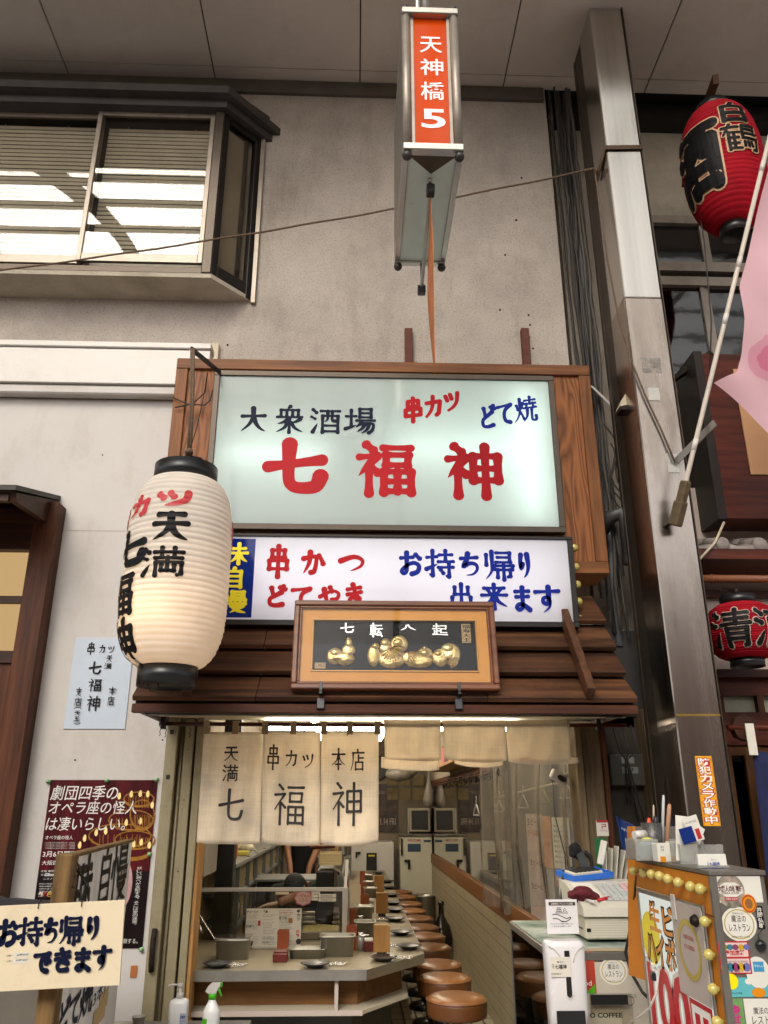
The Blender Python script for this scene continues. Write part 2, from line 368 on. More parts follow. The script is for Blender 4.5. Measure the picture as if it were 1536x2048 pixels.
G = {
'七': '6,50 94,36/c 40,6 40,66 46,84 62,89 84,85 92,66',
'福': '18,3 30,14/6,28 36,25 6,64>/23,46 23,99/26,48 38,58/46,9 95,9/52,23 52,44/52,23 90,23 88,44/52,43 88,43/48,56 48,97/48,56 94,56 94,97/71,56 71,94/48,75 94,75/48,94 94,94',
'神': '18,3 30,14/6,28 36,25 6,64>/23,46 23,99/26,48 38,58/50,22 50,70/50,22 93,22 93,70/50,46 93,46/50,69 93,69/71,3 71,100',
'天': '16,16 84,14/6,46 94,43/c 50,16 48,50 36,74 6,96>/c 50,46 60,70 76,86 96,95>',
'満': '8,8 20,20/3,36 16,44/8,96 24,62>/32,19 98,18/50,5 50,36/78,5 78,36/34,39 96,38/38,54 38,99/38,54 95,54 95,92 87,97/64,38 64,82/51,64 51,83 79,83/79,64 79,83',
'大': '6,38 94,35/c 48,5 48,40 34,70 5,97>/c 50,40 62,68 78,86 97,97>',
'衆': '52,0 42,11>/20,14 20,38/20,14 80,14 80,38/40,15 40,38/60,15 60,38/7,41 93,41/50,45 50,99/c 44,48 30,60 10,66>/c 42,60 34,80 6,97>/c 88,48 72,58 56,63>/c 56,62 70,82 96,96>',
'酒': '8,8 20,20/3,36 16,44/8,96 24,62>/34,13 99,13/41,32 41,97/41,32 93,32 93,97/c 58,14 58,44 48,56>/c 74,14 74,48 86,52/43,70 90,70/41,92 93,92',
'場': '5,34 38,33/22,10 22,74/3,82 40,67>/50,5 50,38/50,5 87,5 87,38/50,21 87,21/50,37 87,37/39,50 99,49/c 56,52 50,64 38,75>/c 52,63 92,62 91,86 79,97/c 66,66 58,80 42,92>/c 80,66 74,84 56,99>',
'串': '24,14 24,38/24,14 76,14 76,38/24,37 76,37/13,48 13,75/13,48 87,48 87,75/13,74 87,74/50,1 50,100',
'カ': '8,34 88,31 80,84 66,93/c 46,5 44,46 32,74 8,96>',
'ツ': '12,28 24,50/42,22 52,44/c 90,18 84,58 62,82 30,96>',
'本': '6,30 94,29/50,3 50,99/c 48,32 36,58 5,80>/c 52,32 64,58 95,78>/32,76 68,75',
'店': '50,1 52,13/14,17 95,16/c 18,17 18,60 3,97>/57,27 57,58/57,41 90,40/37,60 37,96/37,60 87,60 87,96/37,92 87,92',
'ど': 'c 28,10 34,30 40,46/c 82,30 50,46 22,62 24,86 52,93 88,88/74,8 84,22/90,3 99,16',
'て': '6,20 92,12/c 88,14 56,34 47,58 56,82 84,91',
'で': '6,20 92,12/c 86,14 52,34 44,58 54,84 80,94/66,40 76,56/82,34 92,48',
'焼': '11,30 17,48/41,22 33,42/c 26,5 26,50 18,76 1,97>/c 27,56 36,70 44,86/48,14 96,13/72,1 72,28/44,44 100,43/58,27 56,43/86,26 88,43/46,28 98,27/c 60,46 58,76 42,97>/c 80,46 80,84 84,93 99,93 99,78',
'お': '8,28 62,24/c 34,5 34,60 32,84 20,92 12,80 36,58 66,48 88,60 82,84 56,94/74,14 92,30',
'持': '3,27 40,24/24,3 24,90 10,84>/1,68 42,50>/48,18 95,17/71,3 71,40/44,42 100,41/44,62 99,61/83,44 83,94 69,90>/53,70 62,82',
'ち': '8,25 86,20/c 42,3 36,30 22,58 50,46 78,50 86,70 66,92 34,97>',
'帰': '8,14 8,50/c 27,3 27,60 20,80 5,97>/42,7 89,7 89,40/46,23 89,23/40,40 93,40/36,52 35,64/36,52 99,52 96,65/46,66 46,92/46,66 89,66 89,88 81,90/67,50 67,100',
'り': 'c 26,8 20,40 26,60 36,44/c 70,6 78,50 66,80 42,98>',
'出': '50,1 50,92/22,14 22,42 78,42/78,14 78,42/11,54 11,92 89,92/89,54 89,92',
'来': '13,18 87,17/29,25 36,40/71,23 62,40/5,46 95,45/50,3 50,99/c 48,48 34,72 5,92>/c 52,48 66,72 95,91>',
'ま': '12,20 88,18/16,42 84,40/c 52,3 52,60 50,84 32,94 18,84 32,72 60,76 90,94',
'す': '4,22 96,18/c 56,3 56,50 50,66 35,61 36,46 52,42 61,56 56,80 34,98>',
'味': '5,24 5,74/5,24 33,24 33,72/5,68 33,68/46,26 91,25/38,48 99,47/68,3 68,99/c 66,50 56,74 37,92>/c 70,50 82,74 99,90>',
'自': '52,0 40,14>/20,16 20,97/20,16 80,16 80,97/20,41 80,41/20,66 80,66/20,92 80,92',
'慢': '18,3 18,99/8,28 3,48/28,24 35,40/46,5 46,32/46,5 89,5 89,32/46,18 89,18/46,31 89,31/42,42 42,59/42,42 95,42 95,59/60,43 60,58/77,43 77,58/42,58 95,58/44,69 88,68 42,99>/c 52,72 70,90 99,99>',
'か': 'c 6,33 58,24 63,48 55,84 40,90/c 36,5 32,50 8,94>/c 74,20 86,36 94,54',
'つ': 'c 6,38 60,16 94,32 89,64 48,90>',
'や': 'c 4,50 60,24 92,34 86,58 60,63/52,8 61,24/c 24,16 34,56 50,98>',
'き': '10,24 82,15/10,45 86,34/c 40,3 56,40 76,63/c 76,63 40,56 23,71 34,92 76,91',
'清': '8,8 20,20/3,36 16,44/8,96 24,62>/36,14 98,13/40,28 95,27/31,43 101,42/67,3 67,42/44,55 44,99/44,55 91,55 91,97 84,99/46,69 89,69/46,82 89,82',
'白': '52,0 42,16/15,20 15,97/15,20 85,20 85,97/15,56 85,56/15,92 85,92',
'鶴': '4,14 48,13/26,1 6,42>/20,30 20,97/20,34 49,34/20,54 46,54/20,74 46,74/20,92 51,92/34,34 34,92/58,8 58,56/58,8 93,8 93,34/58,22 91,22/58,37 99,37/58,55 99,55 96,95 87,97/62,68 62,85/72,68 74,85/82,68 85,83',
'八': 'c 40,20 34,56 4,90>/c 50,12 64,52 98,88>', '起': '8,22 46,22/28,4 28,44/2,44 52,43/28,44 28,86/30,64 48,64/c 14,60 14,80 4,94/4,92 98,96/56,20 90,20 88,46/58,46 90,46/56,46 56,78 94,78',
'転': '6,20 48,19/27,3 27,99/10,34 10,66/10,34 44,34 44,66/10,50 44,50/10,65 44,65/2,82 52,80/58,20 94,19/52,44 100,43/c 74,46 66,70 56,86 88,84/84,68 98,96',
'五': '14,12 86,12/48,12 38,92/22,46 74,46 70,92/4,92 96,92', '支': '8,26 92,25/50,3 50,48/20,48 78,47 10,98>/c 30,52 56,80 95,97>',
}
def strokes(ch):
    out = []
    for s in G[ch].split('/'):
        s = s.strip(); cur = s.startswith('c '); tp = s.endswith('>'); s = s[2:] if cur else s; s = s.rstrip('>')
        q_ = [tuple(float(q) / 100 for q in p.split(',')) for p in s.split()]
        if cur or len(q_) < 3: out.append((q_, cur, tp))
        else: out += [(q_[i:i + 2], False, tp and i == len(q_) - 2) for i in range(len(q_) - 1)]
    return out
def stroke_mesh(pts, cur, tp, w, style, na=1):
    """polyline in metres -> list of left/right rows (verts, faces)"""
    P = [Vector((p[0], p[1])) for p in pts]
    if cur and len(P) > 2:
        Q = []
        for i in range(len(P) - 1):
            a = P[max(i - 1, 0)]; b = P[i]; c = P[i + 1]; d = P[min(i + 2, len(P) - 1)]
            for k in range(6):
                t = k / 6; Q.append(.5 * ((2 * b) + (c - a) * t + (2 * a - 5 * b + 4 * c - d) * t * t + (3 * b - a - 3 * c + d) * t ** 3))
        Q.append(P[-1]); P = Q
    else:
        Q = []
        for i in range(len(P) - 1):
            L = (P[i + 1] - P[i]).length; m = max(3, min(10, int(L / max(w, 1e-4) * 1.5)))
            for k in range(m): Q.append(P[i].lerp(P[i + 1], k / m))
        Q.append(P[-1]); P = Q
    n = len(P); L = [0]
    for i in range(1, n): L.append(L[-1] + (P[i] - P[i - 1]).length)
    T = L[-1] or 1; vs = []; fs = []; rows = []
    horiz = abs(P[-1].x - P[0].x) > 1.6 * abs(P[-1].y - P[0].y)
    def hw(t):
        k = 1.0
        if style == 'brush':
            k = .78 + .30 * abs(2 * t - 1) ** 2
            if horiz: k *= .78
            if tp: k = 1.05 * (1 - t) ** .6 + .1
        elif style == 'pen':
            k = .85 + .2 * abs(2 * t - 1)
            if tp: k *= 1 - .6 * t
        elif tp: k = 1 - .35 * t
        return w / 2 * k
    for i in range(n):
        d = P[min(i + 1, n - 1)] - P[max(i - 1, 0)]
        if d.length < 1e-9: d = Vector((1, 0))
        d.normalize(); N = Vector((-d.y, d.x)); sc = 1.0
        if 0 < i < n - 1:
            a = (P[i] - P[i - 1]); a.normalize(); cs = a.dot(d); sc = min(1.35, 1 / max(.3, cs))
        rows.append((P[i], d, N, hw(L[i] / T) * sc))
    full = []
    p, d, N, h = rows[0]
    for k in (0, 1, 2):
        a = math.pi / 2 * (k / 3); full.append((p - d * (h * math.cos(a) * .9), N, max(h * math.sin(a), h * .12)))
    for p, d, N, h in rows: full.append((p, N, h))
    p, d, N, h = rows[-1]
    for k in (2, 1, 0):
        a = math.pi / 2 * (k / 3); full.append((p + d * (h * math.cos(a) * .9), N, max(h * math.sin(a), h * .12)))
    m = na + 1
    for p, N, h in full:
        for j in range(m): vs.append(p + N * (h * (1 - 2 * j / na)))
    for i in range(len(full) - 1):
        for j in range(na): fs.append((i * m + j, i * m + j + 1, (i + 1) * m + j + 1, (i + 1) * m + j))
    return vs, fs
def ink(mb, fn, ch, u0, v0, u1, v1, w, style='brush', off=.002, na=1, slope=0.0):
    """hand-painted character: fn(u,v,off) -> point; box in metres"""
    W, H = u1 - u0, v1 - v0
    for i, (pts, cur, tp) in enumerate(strokes(ch)):
        vs, fs = stroke_mesh([(u0 + x * W, v1 - y * H + slope * (x - .5) * W) for x, y in pts], cur, tp, w, style, na)
        mb.z += 1
        mb.add([fn(v.x, v.y, off + mb.z * .00009) for v in vs], fs)
    return mb
def inkp(mb, P, ch, rect, w, style='brush', off=.002, slope=0.0):
    """as ink, the box given in photo pixels on plane P"""
    return ink(mb, P.at, ch, *P.rect(*rect), w, style, off, slope=slope)
def inkrow(mb, P, body, rect, w, style='brush', off=.002, gap=.12, slope=0.0, vertical=False):
    u0, v0, u1, v1 = P.rect(*rect); n = len(body)
    for i, ch in enumerate(body):
        if vertical:
            h = (v1 - v0) / n; b = v1 - h * i - h * gap / 2; ink(mb, P.at, ch, u0, b - h * (1 - gap), u1, b, w, style, off)
        else:
            k = (u1 - u0) / n; a = u0 + k * i + k * gap / 2; dv = slope * (i - (n - 1) / 2) * k
            ink(mb, P.at, ch, a, v0 + dv, a + k * (1 - gap), v1 + dv, w, style, off, slope=slope)
    return mb
SXL = -1.222
# ================================================================ materials
K = {}
K['stucco'] = mat('stucco', '#b8ada3', .92, var=.2, vs=1.4, bump=.9, bs=75, dirt=.30, ds=1.3, dst=(1.6, 1, .55), speck=.34)
K['white_paint'] = mat('white_paint', '#c1bbb5', .55, var=.05, vs=2, bump=.05, bs=12, dirt=.16, ds=3.2, dst=(1, 1, .6))
K['white_gloss'] = mat('white_gloss', '#cbc5be', .35, var=.03, vs=3, dirt=.08, ds=4)
K['soffit'] = mat('soffit', '#cfc5bb', .8, var=.08, vs=1.2, dirt=.18, ds=.9)
K['dark_metal'] = mat('dark_metal', '#2b2724', .45, .5, var=.2, vs=9)
K['bronze'] = mat('bronze', '#4e443b', .4, .6, var=.15, vs=7)
K['alu'] = mat('alu', '#9b9084', .42, .55, var=.15, vs=10, dirt=.2, ds=7)
K['steel'] = mat('steel', '#d2cec7', .22, 1.0, var=.09, vs=2.0, stretch=(6, 6, .06))
K['steel_soft'] = mat('steel_soft', '#b4b1a8', .34, .9, var=.1, vs=12)
K['chrome'] = mat('chrome', '#d5d3cd', .16, 1.0, var=.03)
K['iron'] = mat('iron', '#2a211b', .6, .6, var=.3, vs=14)
K['black'] = mat('black', '#131212', .4, var=.2)
K['black_plastic'] = mat('black_plastic', '#1a1a1b', .32, var=.1)
K['rubber'] = mat('rubber', '#1b1a1a', .7, var=.2)
K['cream'] = mat('cream', '#c9bda4', .6, var=.08, dirt=.12, ds=3)
K['cream_wall'] = mat('cream_wall', '#b5ab9a', .9, var=.15, vs=4, bump=.6, bs=60, dirt=.25, ds=1.6)
K['plaster'] = mat('plaster', '#c2b3a8', .85, var=.08, vs=4, dirt=.15)
K['wood_frame_x'] = wood('wood_frame_x', '#8d5a33', '#60391d', 0, .5, dirt=.15)
K['wood_frame_z'] = wood('wood_frame_z', '#8d5a33', '#60391d', 2, .5, dirt=.15)
K['ply'] = grain('ply', '#925a2f', '#633819', 2, .5)
K['roof_board'] = wood('roof_board', '#664028', '#2f1c11', 0, .65, dirt=.55)
K['dark_wood_x'] = wood('dark_wood_x', '#4a2a1b', '#2d1810', 0, .5)
K['dark_wood_z'] = wood('dark_wood_z', '#5c331b', '#36190b', 2, .55)
K['red_wood'] = wood('red_wood', '#5e2c1d', '#3b1a10', 0, .4)
K['post_wood'] = wood('post_wood', '#7d6a51', '#544530', 2, .7, dirt=.35)
K['old_wood'] = wood('old_wood', '#8a6b42', '#5a452c', 2, .75, dirt=.4)
K['pale_wood'] = wood('pale_wood', '#b48a55', '#93693a', 2, .5)
K['counter_wood'] = wood('counter_wood', '#8a6238', '#6e4a27', 0, .5)
K['red_ink'] = mat('red_ink', '#b0101a', .45, var=.08, spec=.15)
K['navy_ink'] = mat('navy_ink', '#10152f', .5, var=.1, spec=.12)
K['blue_ink'] = mat('blue_ink', '#10268a', .45, var=.08, spec=.12)
K['ink'] = mat('ink', '#131113', .5, var=.2, spec=.15)
K['grey_ink'] = mat('grey_ink', '#3c3838', .8, var=.2, vs=30)
K['yellow_ink'] = mat('yellow_ink', '#f2df10', .35, var=.05)
K['white_ink'] = mat('white_ink', '#eeeae4', .5, var=.03)
K['red_print'] = mat('red_print', '#b3262c', .5, var=.05)
K['blue_board'] = mat('blue_board', '#0d2a72', .35, var=.08)
K['paper'] = mat('paper', '#d8d2c4', .75, var=.05, vs=8)
K['cream_board'] = mat('cream_board', '#e0cfae', .55, var=.05, vs=5, dirt=.15, ds=7)
K['placard'] = mat('placard', '#b9c3cf', .5, var=.03)
K['linen'] = translucent('linen', '#fbefda', .5, .012, .5, .22, weave=160)
K['linen_tab'] = mat('linen_tab', '#b39a78', .9, var=.15, vs=40, bump=.3, bs=300)
K['rope'] = mat('rope', '#6b5644', .95, var=.3, vs=60, bump=.6, bs=200)
K['cable'] = mat('cable', '#4a443d', .65, var=.35, vs=5)
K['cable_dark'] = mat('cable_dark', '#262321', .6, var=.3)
K['conduit'] = mat('conduit', '#6f7072', .5, var=.15)
K['glass'] = glass('glass', '#f1efea', 1.0, .01)
K['glass_dark'] = glass('glass_dark', '#5b5b58', .8, .02)
K['glass_bumpy'] = glass('glass_bumpy', '#3a3a38', 2.6, .05, bump=.03, bs=7)
K['film'] = glass('film', '#e9e6dc', 2.2, .10, haze=.15, bump=.25, bs=9)
K['mirror'] = mat('mirror', '#b9b8b0', .03, 1.0, var=.04)
K['tube_white'] = emit('tube_white', '#fff6e4', 22.0)
K['brass'] = mat('brass', '#c8a85a', .3, .9, var=.1)
# ================================================================ ground and floor
m = mat('paving', '#b6b0a9', .7, var=.15, vs=3, dirt=.2)
o = MB().box(-30, 30, -30, .12, -.1, 0).build('street_paving', m); o['kind'] = 'structure'
tile = bpy.data.materials.new('floor_tile'); tile.use_nodes = True
_n = tile.node_tree.nodes; _l = tile.node_tree.links; _p = _n['Principled BSDF']; _p.inputs['Roughness'].default_value = .4
_t = _n.new('ShaderNodeTexCoord'); _b = _n.new('ShaderNodeTexBrick'); _b.offset = 0
_b.inputs['Color1'].default_value = C('#b9b19a'); _b.inputs['Color2'].default_value = C('#aaa28b'); _b.inputs['Mortar'].default_value = C('#171513')
_b.inputs['Scale'].default_value = 1; _b.inputs['Mortar Size'].default_value = .008; _b.inputs['Brick Width'].default_value = .1; _b.inputs['Row Height'].default_value = .2
_l.new(_t.outputs['Object'], _b.inputs['Vector']); _l.new(_b.outputs[0], _p.inputs['Base Color'])
o = MB().box(-1.3, 1.7, .12, 8.2, -.1, .004).build('floor', tile); o['kind'] = 'structure'
# ================================================================ restaurant building
bld = thing('restaurant_building', 'grey stucco two storey building above the skewer restaurant', 'building', (0, .3, 0))
MB().box(-7, 1.52, .3, .5, 2.62, 7.6).build('upper_wall', K['stucco'], bld)
MB().box(-7, 1.52, .5, 8.0, 2.7, 7.6).build('upper_floors', K['soffit'], bld)
K['in_wall'] = mat('in_wall', '#958a7a', .8, var=.15, vs=3, dirt=.25)
K['in_ceil'] = mat('in_ceil', '#9a9080', .8, var=.1)
MB().box(-1.3, -1.12, .3, 8.0, 0, 2.6).build('left_wall', K['in_wall'], bld)
MB().box(1.1, 1.3, 1.3, 8.0, 0, 2.6).build('right_wall', K['in_wall'], bld)
MB().box(-1.3, 1.3, 7.9, 8.1, 0, 2.6).build('back_wall', K['in_wall'], bld)
MB().box(-1.12, 1.1, .5, 7.9, 2.45, 2.62).build('interior_ceiling', K['in_ceil'], bld)
c_ = MB()
c_.box(-7, 1.5, .27, .3, 7.03, 7.165)
c_.build('wall_top_strip', mat('wall_top_strip', '#5d554c', .8, var=.2), bld)  # darker strip along the top of the stucco wall
# stains / fixings left on the stucco
g = MB()
for px, py in ((1032, 440), (1033, 441), (1057, 630), (1060, 650), (1066, 697), (1058, 675), (1043, 356), (455, 690), (1010, 510), (1000, 620)):
    p = at(px, py, .3); g.ball((p.x, .299, p.z), .008, 8, 5)
g.build('bolt_hole', K['iron'], bld)
# ================================================================ arcade canopy: soffit over the pavement, glazed roof over the street
can = thing('arcade_roof', 'arcade roof of beige soffit panels with glazing over the street', 'roof', (0, -1.4, 7.17))
sx = [atz(px, 157, 7.17).x for px in (140, 435, 722, 1010, 1300)]
pitch = (sx[-1] - sx[0]) / 4
g = MB()
for i in range(-7, 12):
    a = sx[0] + pitch * i
    g.box(a + .005, a + pitch - .005, -1.15, .16, 7.17, 7.19, .002); g.box(a + .005, a + pitch - .005, .168, .3, 7.172, 7.19, .002)
g.each('soffit_panel', K['soffit'], can)
MB().box(-9, 9, -1.15, 1.2, 7.2, 7.25).build('soffit_backing', K['dark_metal'], can)
MB().box(-9, 9, -1.2, -1.152, 7.165, 7.23).build('fascia_beam', K['steel_soft'], can)
def roofz(y): return 7.3 + 1.4 * math.sin(math.pi * min(1, max(0, (-1.2 - y) / 8.3)))
g = MB()
for i in range(-6, 7):
    x = i * 1.9 + .7; pts = [(x, -1.2 - 8.3 * k / 10, roofz(-1.2 - 8.3 * k / 10)) for k in range(11)]
    for k in range(10): g.bar(pts[k], pts[k + 1], .10, .16)
g.each('roof_arch', K['dark_metal'], can)
g = MB()
for k in range(1, 10):
    y = -1.2 - 8.3 * k / 10; g.box(-12, 12, y - .022, y + .022, roofz(y) + .04, roofz(y) + .12)
g.each('purlin', K['steel_soft'], can)
g = MB()
for k in range(24):
    y0 = -1.2 - 8.3 * k / 24; y1 = -1.2 - 8.3 * (k + 1) / 24
    g.add([(-12, y0, roofz(y0) + .14), (12, y0, roofz(y0) + .14), (12, y1, roofz(y1) + .14), (-12, y1, roofz(y1) + .14)], [(0, 1, 2, 3)], True)
g.build('roof_glazing', glass('roof_glazing', '#f4f0e8', .6, .1, haze=.12), can, recalc=False)
# the other side of the street (only ever seen as reflections)
opp = thing('opposite_building', 'long pale shop building across the arcade street behind the viewer', 'building', (0, -9.6, 0))
MB().box(-14, 14, -10.4, -9.6, 3.1, 5.2).build('upper_wall', mat('opp_wall', '#cbb0a2', .9, var=.2, vs=.7), opp)
MB().box(-14, 14, -10.4, -9.8, 0, 2.2).build('shop_wall', mat('shop_wall', '#8a7466', .6, var=.4, vs=1.2), opp)
MB().box(-14, 14, -9.9, -9.4, 2.2, 3.1).build('shop_fascia', mat('shop_fascia', '#c09478', .5, var=.5, vs=.8, col2='#8c6a60'), opp)
# ================================================================ bay window
YB = .04; PB = PY(YB)
xr, zb, _, zt = PB.rect(445, 545, 446, 205); xr = PB.hit(436, 400)[0]
zt = PB.hit(300, 215)[1]; zb = PB.hit(300, 548)[1]
bay = thing('bay_window', 'brown framed bay window with venetian blinds on the stucco wall', 'window', (-2.4, .3, zb))
XL = -4.2; XB = -.80
zs0 = PB.hit(300, 512)[1]; zs1 = PB.hit(300, 232)[1]
xm = PB.hit(178, 380)[0]
xp = PB.hit(424, 400)[0]
g = MB(); g.box(XL, xr, YB - .02, .12, zb, zb + .05, .004); g.box(XL, xr, YB - .01, .12, zs1 + .045, zt + .02, .004)
g.box(xr - .07, xr, YB - .03, .10, zb, zt, .006)
g.build('bay_frame', K['bronze'], bay)
g = MB()
Vb = [(XL, YB - .02, zb), (xr, YB - .02, zb), (XB, .3, zb), (XL, .3, zb)]
g.prism(Vb, (0, 0, -.035)); g.build('bay_soffit', K['cream_wall'], bay)
g = MB(); g.prism([(XL, YB - .14, zt + .02), (xr + .04, YB - .14, zt + .02), (XB + .14, .3, zt + .02), (XL, .3, zt + .02)], (0, 0, .07))
g.prism([(XL, YB - .07, zt - .05), (xr + .02, YB - .07, zt - .05), (XB + .08, .3, zt - .05), (XL, .3, zt - .05)], (0, 0, .07))
g.prism([(XL, YB - .02, zt + .09), (xr, YB - .02, zt + .09), (XB + .05, .3, zt + .09), (XL, .3, zt + .09)], (0, 0, .12))
g.each('bay_roof', mat('bay_roof', '#4b4644', .5, .3, var=.2, vs=5, dirt=.3), bay)
def sash(x0, x1, y, name):
    s = MB(); t = .035
    s.box(x0, x0 + t, y, y + .03, zs0 - .05, zs1 + .04, .003); s.box(x1 - t, x1, y, y + .03, zs0 - .05, zs1 + .04, .003)
    s.box(x0 + t, x1 - t, y + .001, y + .029, zs0 - .05, zs0 + .02, .003); s.box(x0 + t, x1 - t, y + .001, y + .029, zs1, zs1 + .04, .003)
    o = s.build('sash', K['alu'], bay)
    MB().box(x0 + t, x1 - t, y + .012, y + .016, zs0 + .02, zs1).build('pane', K['glass'], o)
sash(xm - .02, xr - .075, YB + .0, 'a'); sash(xm - 1.55, xm + .018, YB + .034, 'b'); sash(xm - 3.0, xm - 1.5, YB, 'c')
K['blind'] = mat('blind', '#efe8da', .5, var=.1)
for x0, x1 in ((xm + .03, xr - .1), (xm - 1.52, xm - .01), (XL, xm - 1.54)):
    g = MB(); n = 34
    for k in range(n):
        z = zs0 + (zs1 - zs0) * (k + .5) / n + random.uniform(-.001, .001)
        g.frame(((x0 + x1) / 2, YB + .13, z), ((x1 - x0) / 2, .0112, .0008), ((1, 0, 0), (0, math.cos(R(62)), -math.sin(R(62))), (0, math.sin(R(62)), math.cos(R(62)))))
    for f in (.18, .5, .82): g.box(x0 + (x1 - x0) * f, x0 + (x1 - x0) * f + .003, YB + .115, YB + .117, zs0, zs1)
    g.build('blind', K['blind'], bay)
MB().box(XL, XB - .1, .24, .26, zb, zt).build('room_back', mat('room_dark', '#3a352f', .9), bay)
# angled side of the bay
a = Vector((xr - .002, YB - .01, 0)); b = Vector((XB, .3, 0)); u = (b - a).normalized(); PS = Plane((a.x, a.y, 0), u, (0, 0, 1)); L = (b - a).length
g = MB(); g.pbox(PS, 0, .05, zb, zt, -.05, .004, .003); g.pbox(PS, L - .06, L, zb - .03, zt, -.05, .004, .003)
g.pbox(PS, .05, L - .06, zb, zb + .1, -.04, .002, .003); g.pbox(PS, .05, L - .06, zt - .1, zt, -.04, .002, .003); g.build('side_frame', K['dark_metal'], bay)
MB().pbox(PS, .05, L - .06, zb + .1, zt - .1, -.022, -.018).build('side_pane', K['glass'], bay)
g = MB()
for k in range(60):
    z = zb + .12 + (zt - zb - .24) * k / 60; g.pbox(PS, .055, L * .62, z, z + .002, -.06, -.035)
g.build('side_blind', K['blind'], bay)
MB().box(XB - .005, XB + .03, .27, .3, zb - .06, zt, .003).build('corner_flashing', K['alu'], bay)
# ================================================================ neighbour to the left: white wall, blank fascia, timber window
wh = thing('white_wall', 'white painted wall panel between the timber shopfront and the entrance', 'wall', (-3, .15, 0))
MB().box(-7, -1.095, .15, .3, 0, 4.12).build('wall_panel', K['white_paint'], wh)
fz0, fz1 = PY(.05).hit(200, 766)[1], PY(.05).hit(200, 684)[1]; fx = PY(.05).hit(421, 700)[0]
fas = thing('blank_fascia_sign', 'long blank white fascia box above the white wall', 'sign', (-3, .15, fz0))
MB().box(-7, fx, .05, .16, fz0, fz1 - .05, .004).build('face', K['white_gloss'], fas)
MB().box(-7, fx + .006, .035, .16, fz1 - .046, fz1, .006).build('top_rim', K['white_gloss'], fas)
MB().box(-7, SXL, .07, .149, fz0 - .07, fz0 - .003, .01).build('lower_rim', K['white_paint'], fas)
g = MB(); p = at(429, 690, .28); g.box(p.x - .035, p.x + .035, .26, .3, fz1 - .22, fz1 + .14, .003)
tag(g.build('wooden_batten', K['cream']), 'pale painted batten fixed to the stucco beside the white fascia end', 'batten')
tf = thing('timber_shopfront', 'dark timber shopfront with lit cream panes and small roof', 'shopfront', (-2.4, .1, 0))
PT = PY(.1); zc = PT.hit(60, 1050)[1]
xR = at(106, 1090, .02).x
MB().box(xR - .14, xR, .02, .15, 0, zc + .13, .004).build('post', K['dark_wood_z'], tf)
MB().box(-5, xR - .14, .03, .15, PT.hit(20, 1105)[1], zc + .13, .004).build('head_beam', K['dark_wood_x'], tf)
z1, z2, z3 = PT.hit(20, 1105)[1], PT.hit(20, 1202)[1], PT.hit(20, 1305)[1]
g = MB(); g.box(-5, xR - .14, .05, .14, z2 - .02, z2 + .02); g.box(-5, xR - .14, .04, .14, z3 - .07, z3); g.each('window_bar', K['dark_wood_x'], tf)
g = MB()
for px, py in ((60, 1500), (150, 1520), (325, 1480), (105, 1180), (205, 910), (300, 1050)):
    p = at(px, py, .149); g.ball((p.x, .149, p.z), .005, 6, 4)
g.each('old_screw', K['iron'], wh)
zq = at(200, 1062, .149).z; MB().box(-1.93, -1.096, .1485, .1505, zq, zq + .003).build('panel_joint', K['cream_wall'], wh)
K['lit_pane'] = emit('lit_pane', '#f2c98c', .36)
MB().box(-5, xR - .14, .1, .12, z3, z1).build('lit_window', K['lit_pane'], tf)
MB().box(-5, xR - .14, .06, .14, 0, z3 - .07).build('door_panel', K['dark_wood_z'], tf)
# its little roof
zc = PT.hit(60, 1050)[1]; xk = -1.925; zk = 3.39; zf = 3.215
g = MB(); g.prism([(-5, -.5, zf - .01), (xk + .01, -.5, zf - .01), (xk + .01, .15, zk), (-5, .15, zk)], (0, 0, .03))
g.build('canopy_roof', K['dark_metal'], tf)
g = MB(); g.prism([(xk, -.46, zf - .012), (xk, .15, zk - .004), (xk, .15, zk - .18), (xk, -.05, zk - .2), (xk, -.44, zf - .06)], (-.04, 0, 0))
g.box(-5, xk - .041, -.46, -.42, zf - .06, zf - .012); g.box(-5, xk - .041, -.02, .03, zk - .2, zk - .12); g.each('canopy_bracket', K['dark_wood_x'], tf)
# ================================================================ hanging street light box
Y1, Y2 = -1.79, -.92
Pf = PY(Y1); x0 = Pf.hit(805, 200)[0]; x0 = at(806, 298, Y1).x; x1 = at(928, 298, Y1).x
zb_ = at(866, 300, Y1).z; zt_ = at(858, 16, Y1).z
sgn = thing('hanging_street_sign', 'aluminium hanging light box with an orange street name strip', 'sign', ((x0 + x1) / 2, Y1, zb_))
g = MB(); rr = .022
for x in (x0 + rr, x1 - rr):
    for y in (Y1 + rr, Y2 - rr): g.tube([(x, y, zb_ + .03), (x, y, zt_ - .03)], rr, 14)
g.each('corner_post', K['alu'], sgn)
g = MB()
for z in (zb_, zt_ - .04):
    g.box(x0, x1, Y1 - .006, Y1 + .04, z, z + .04, .004); g.box(x0, x1, Y2 - .04, Y2, z, z + .04, .004)
    g.box(x0, x0 + .03, Y1 + .04, Y2 - .04, z + .003, z + .038, .003); g.box(x1 - .03, x1, Y1 + .04, Y2 - .04, z + .003, z + .038, .003)
g.each('rim_bar', K['steel_soft'], sgn)
g = MB()
for x in (x0 + .02, x1 - .02):
    for y in (Y1 + .02, Y2 - .02):
        g.ball((x, y, zb_ - .018), .024, 14, 8); g.ball((x, y, zt_ + .018), .02, 12, 6)
g.each('end_knob', mat('knob', '#3a3633', .45, .4, var=.2), sgn)
MB().box(x0 + .045, x1 - .045, Y1 + .03, Y1 + .05, zb_ + .04, zt_ - .04).build('orange_panel', translucent('orange_acrylic', '#ef5f0e', .5, .06, .12), sgn)
g = MB(); ux0, ux1 = x0 + .045, x1 - .045
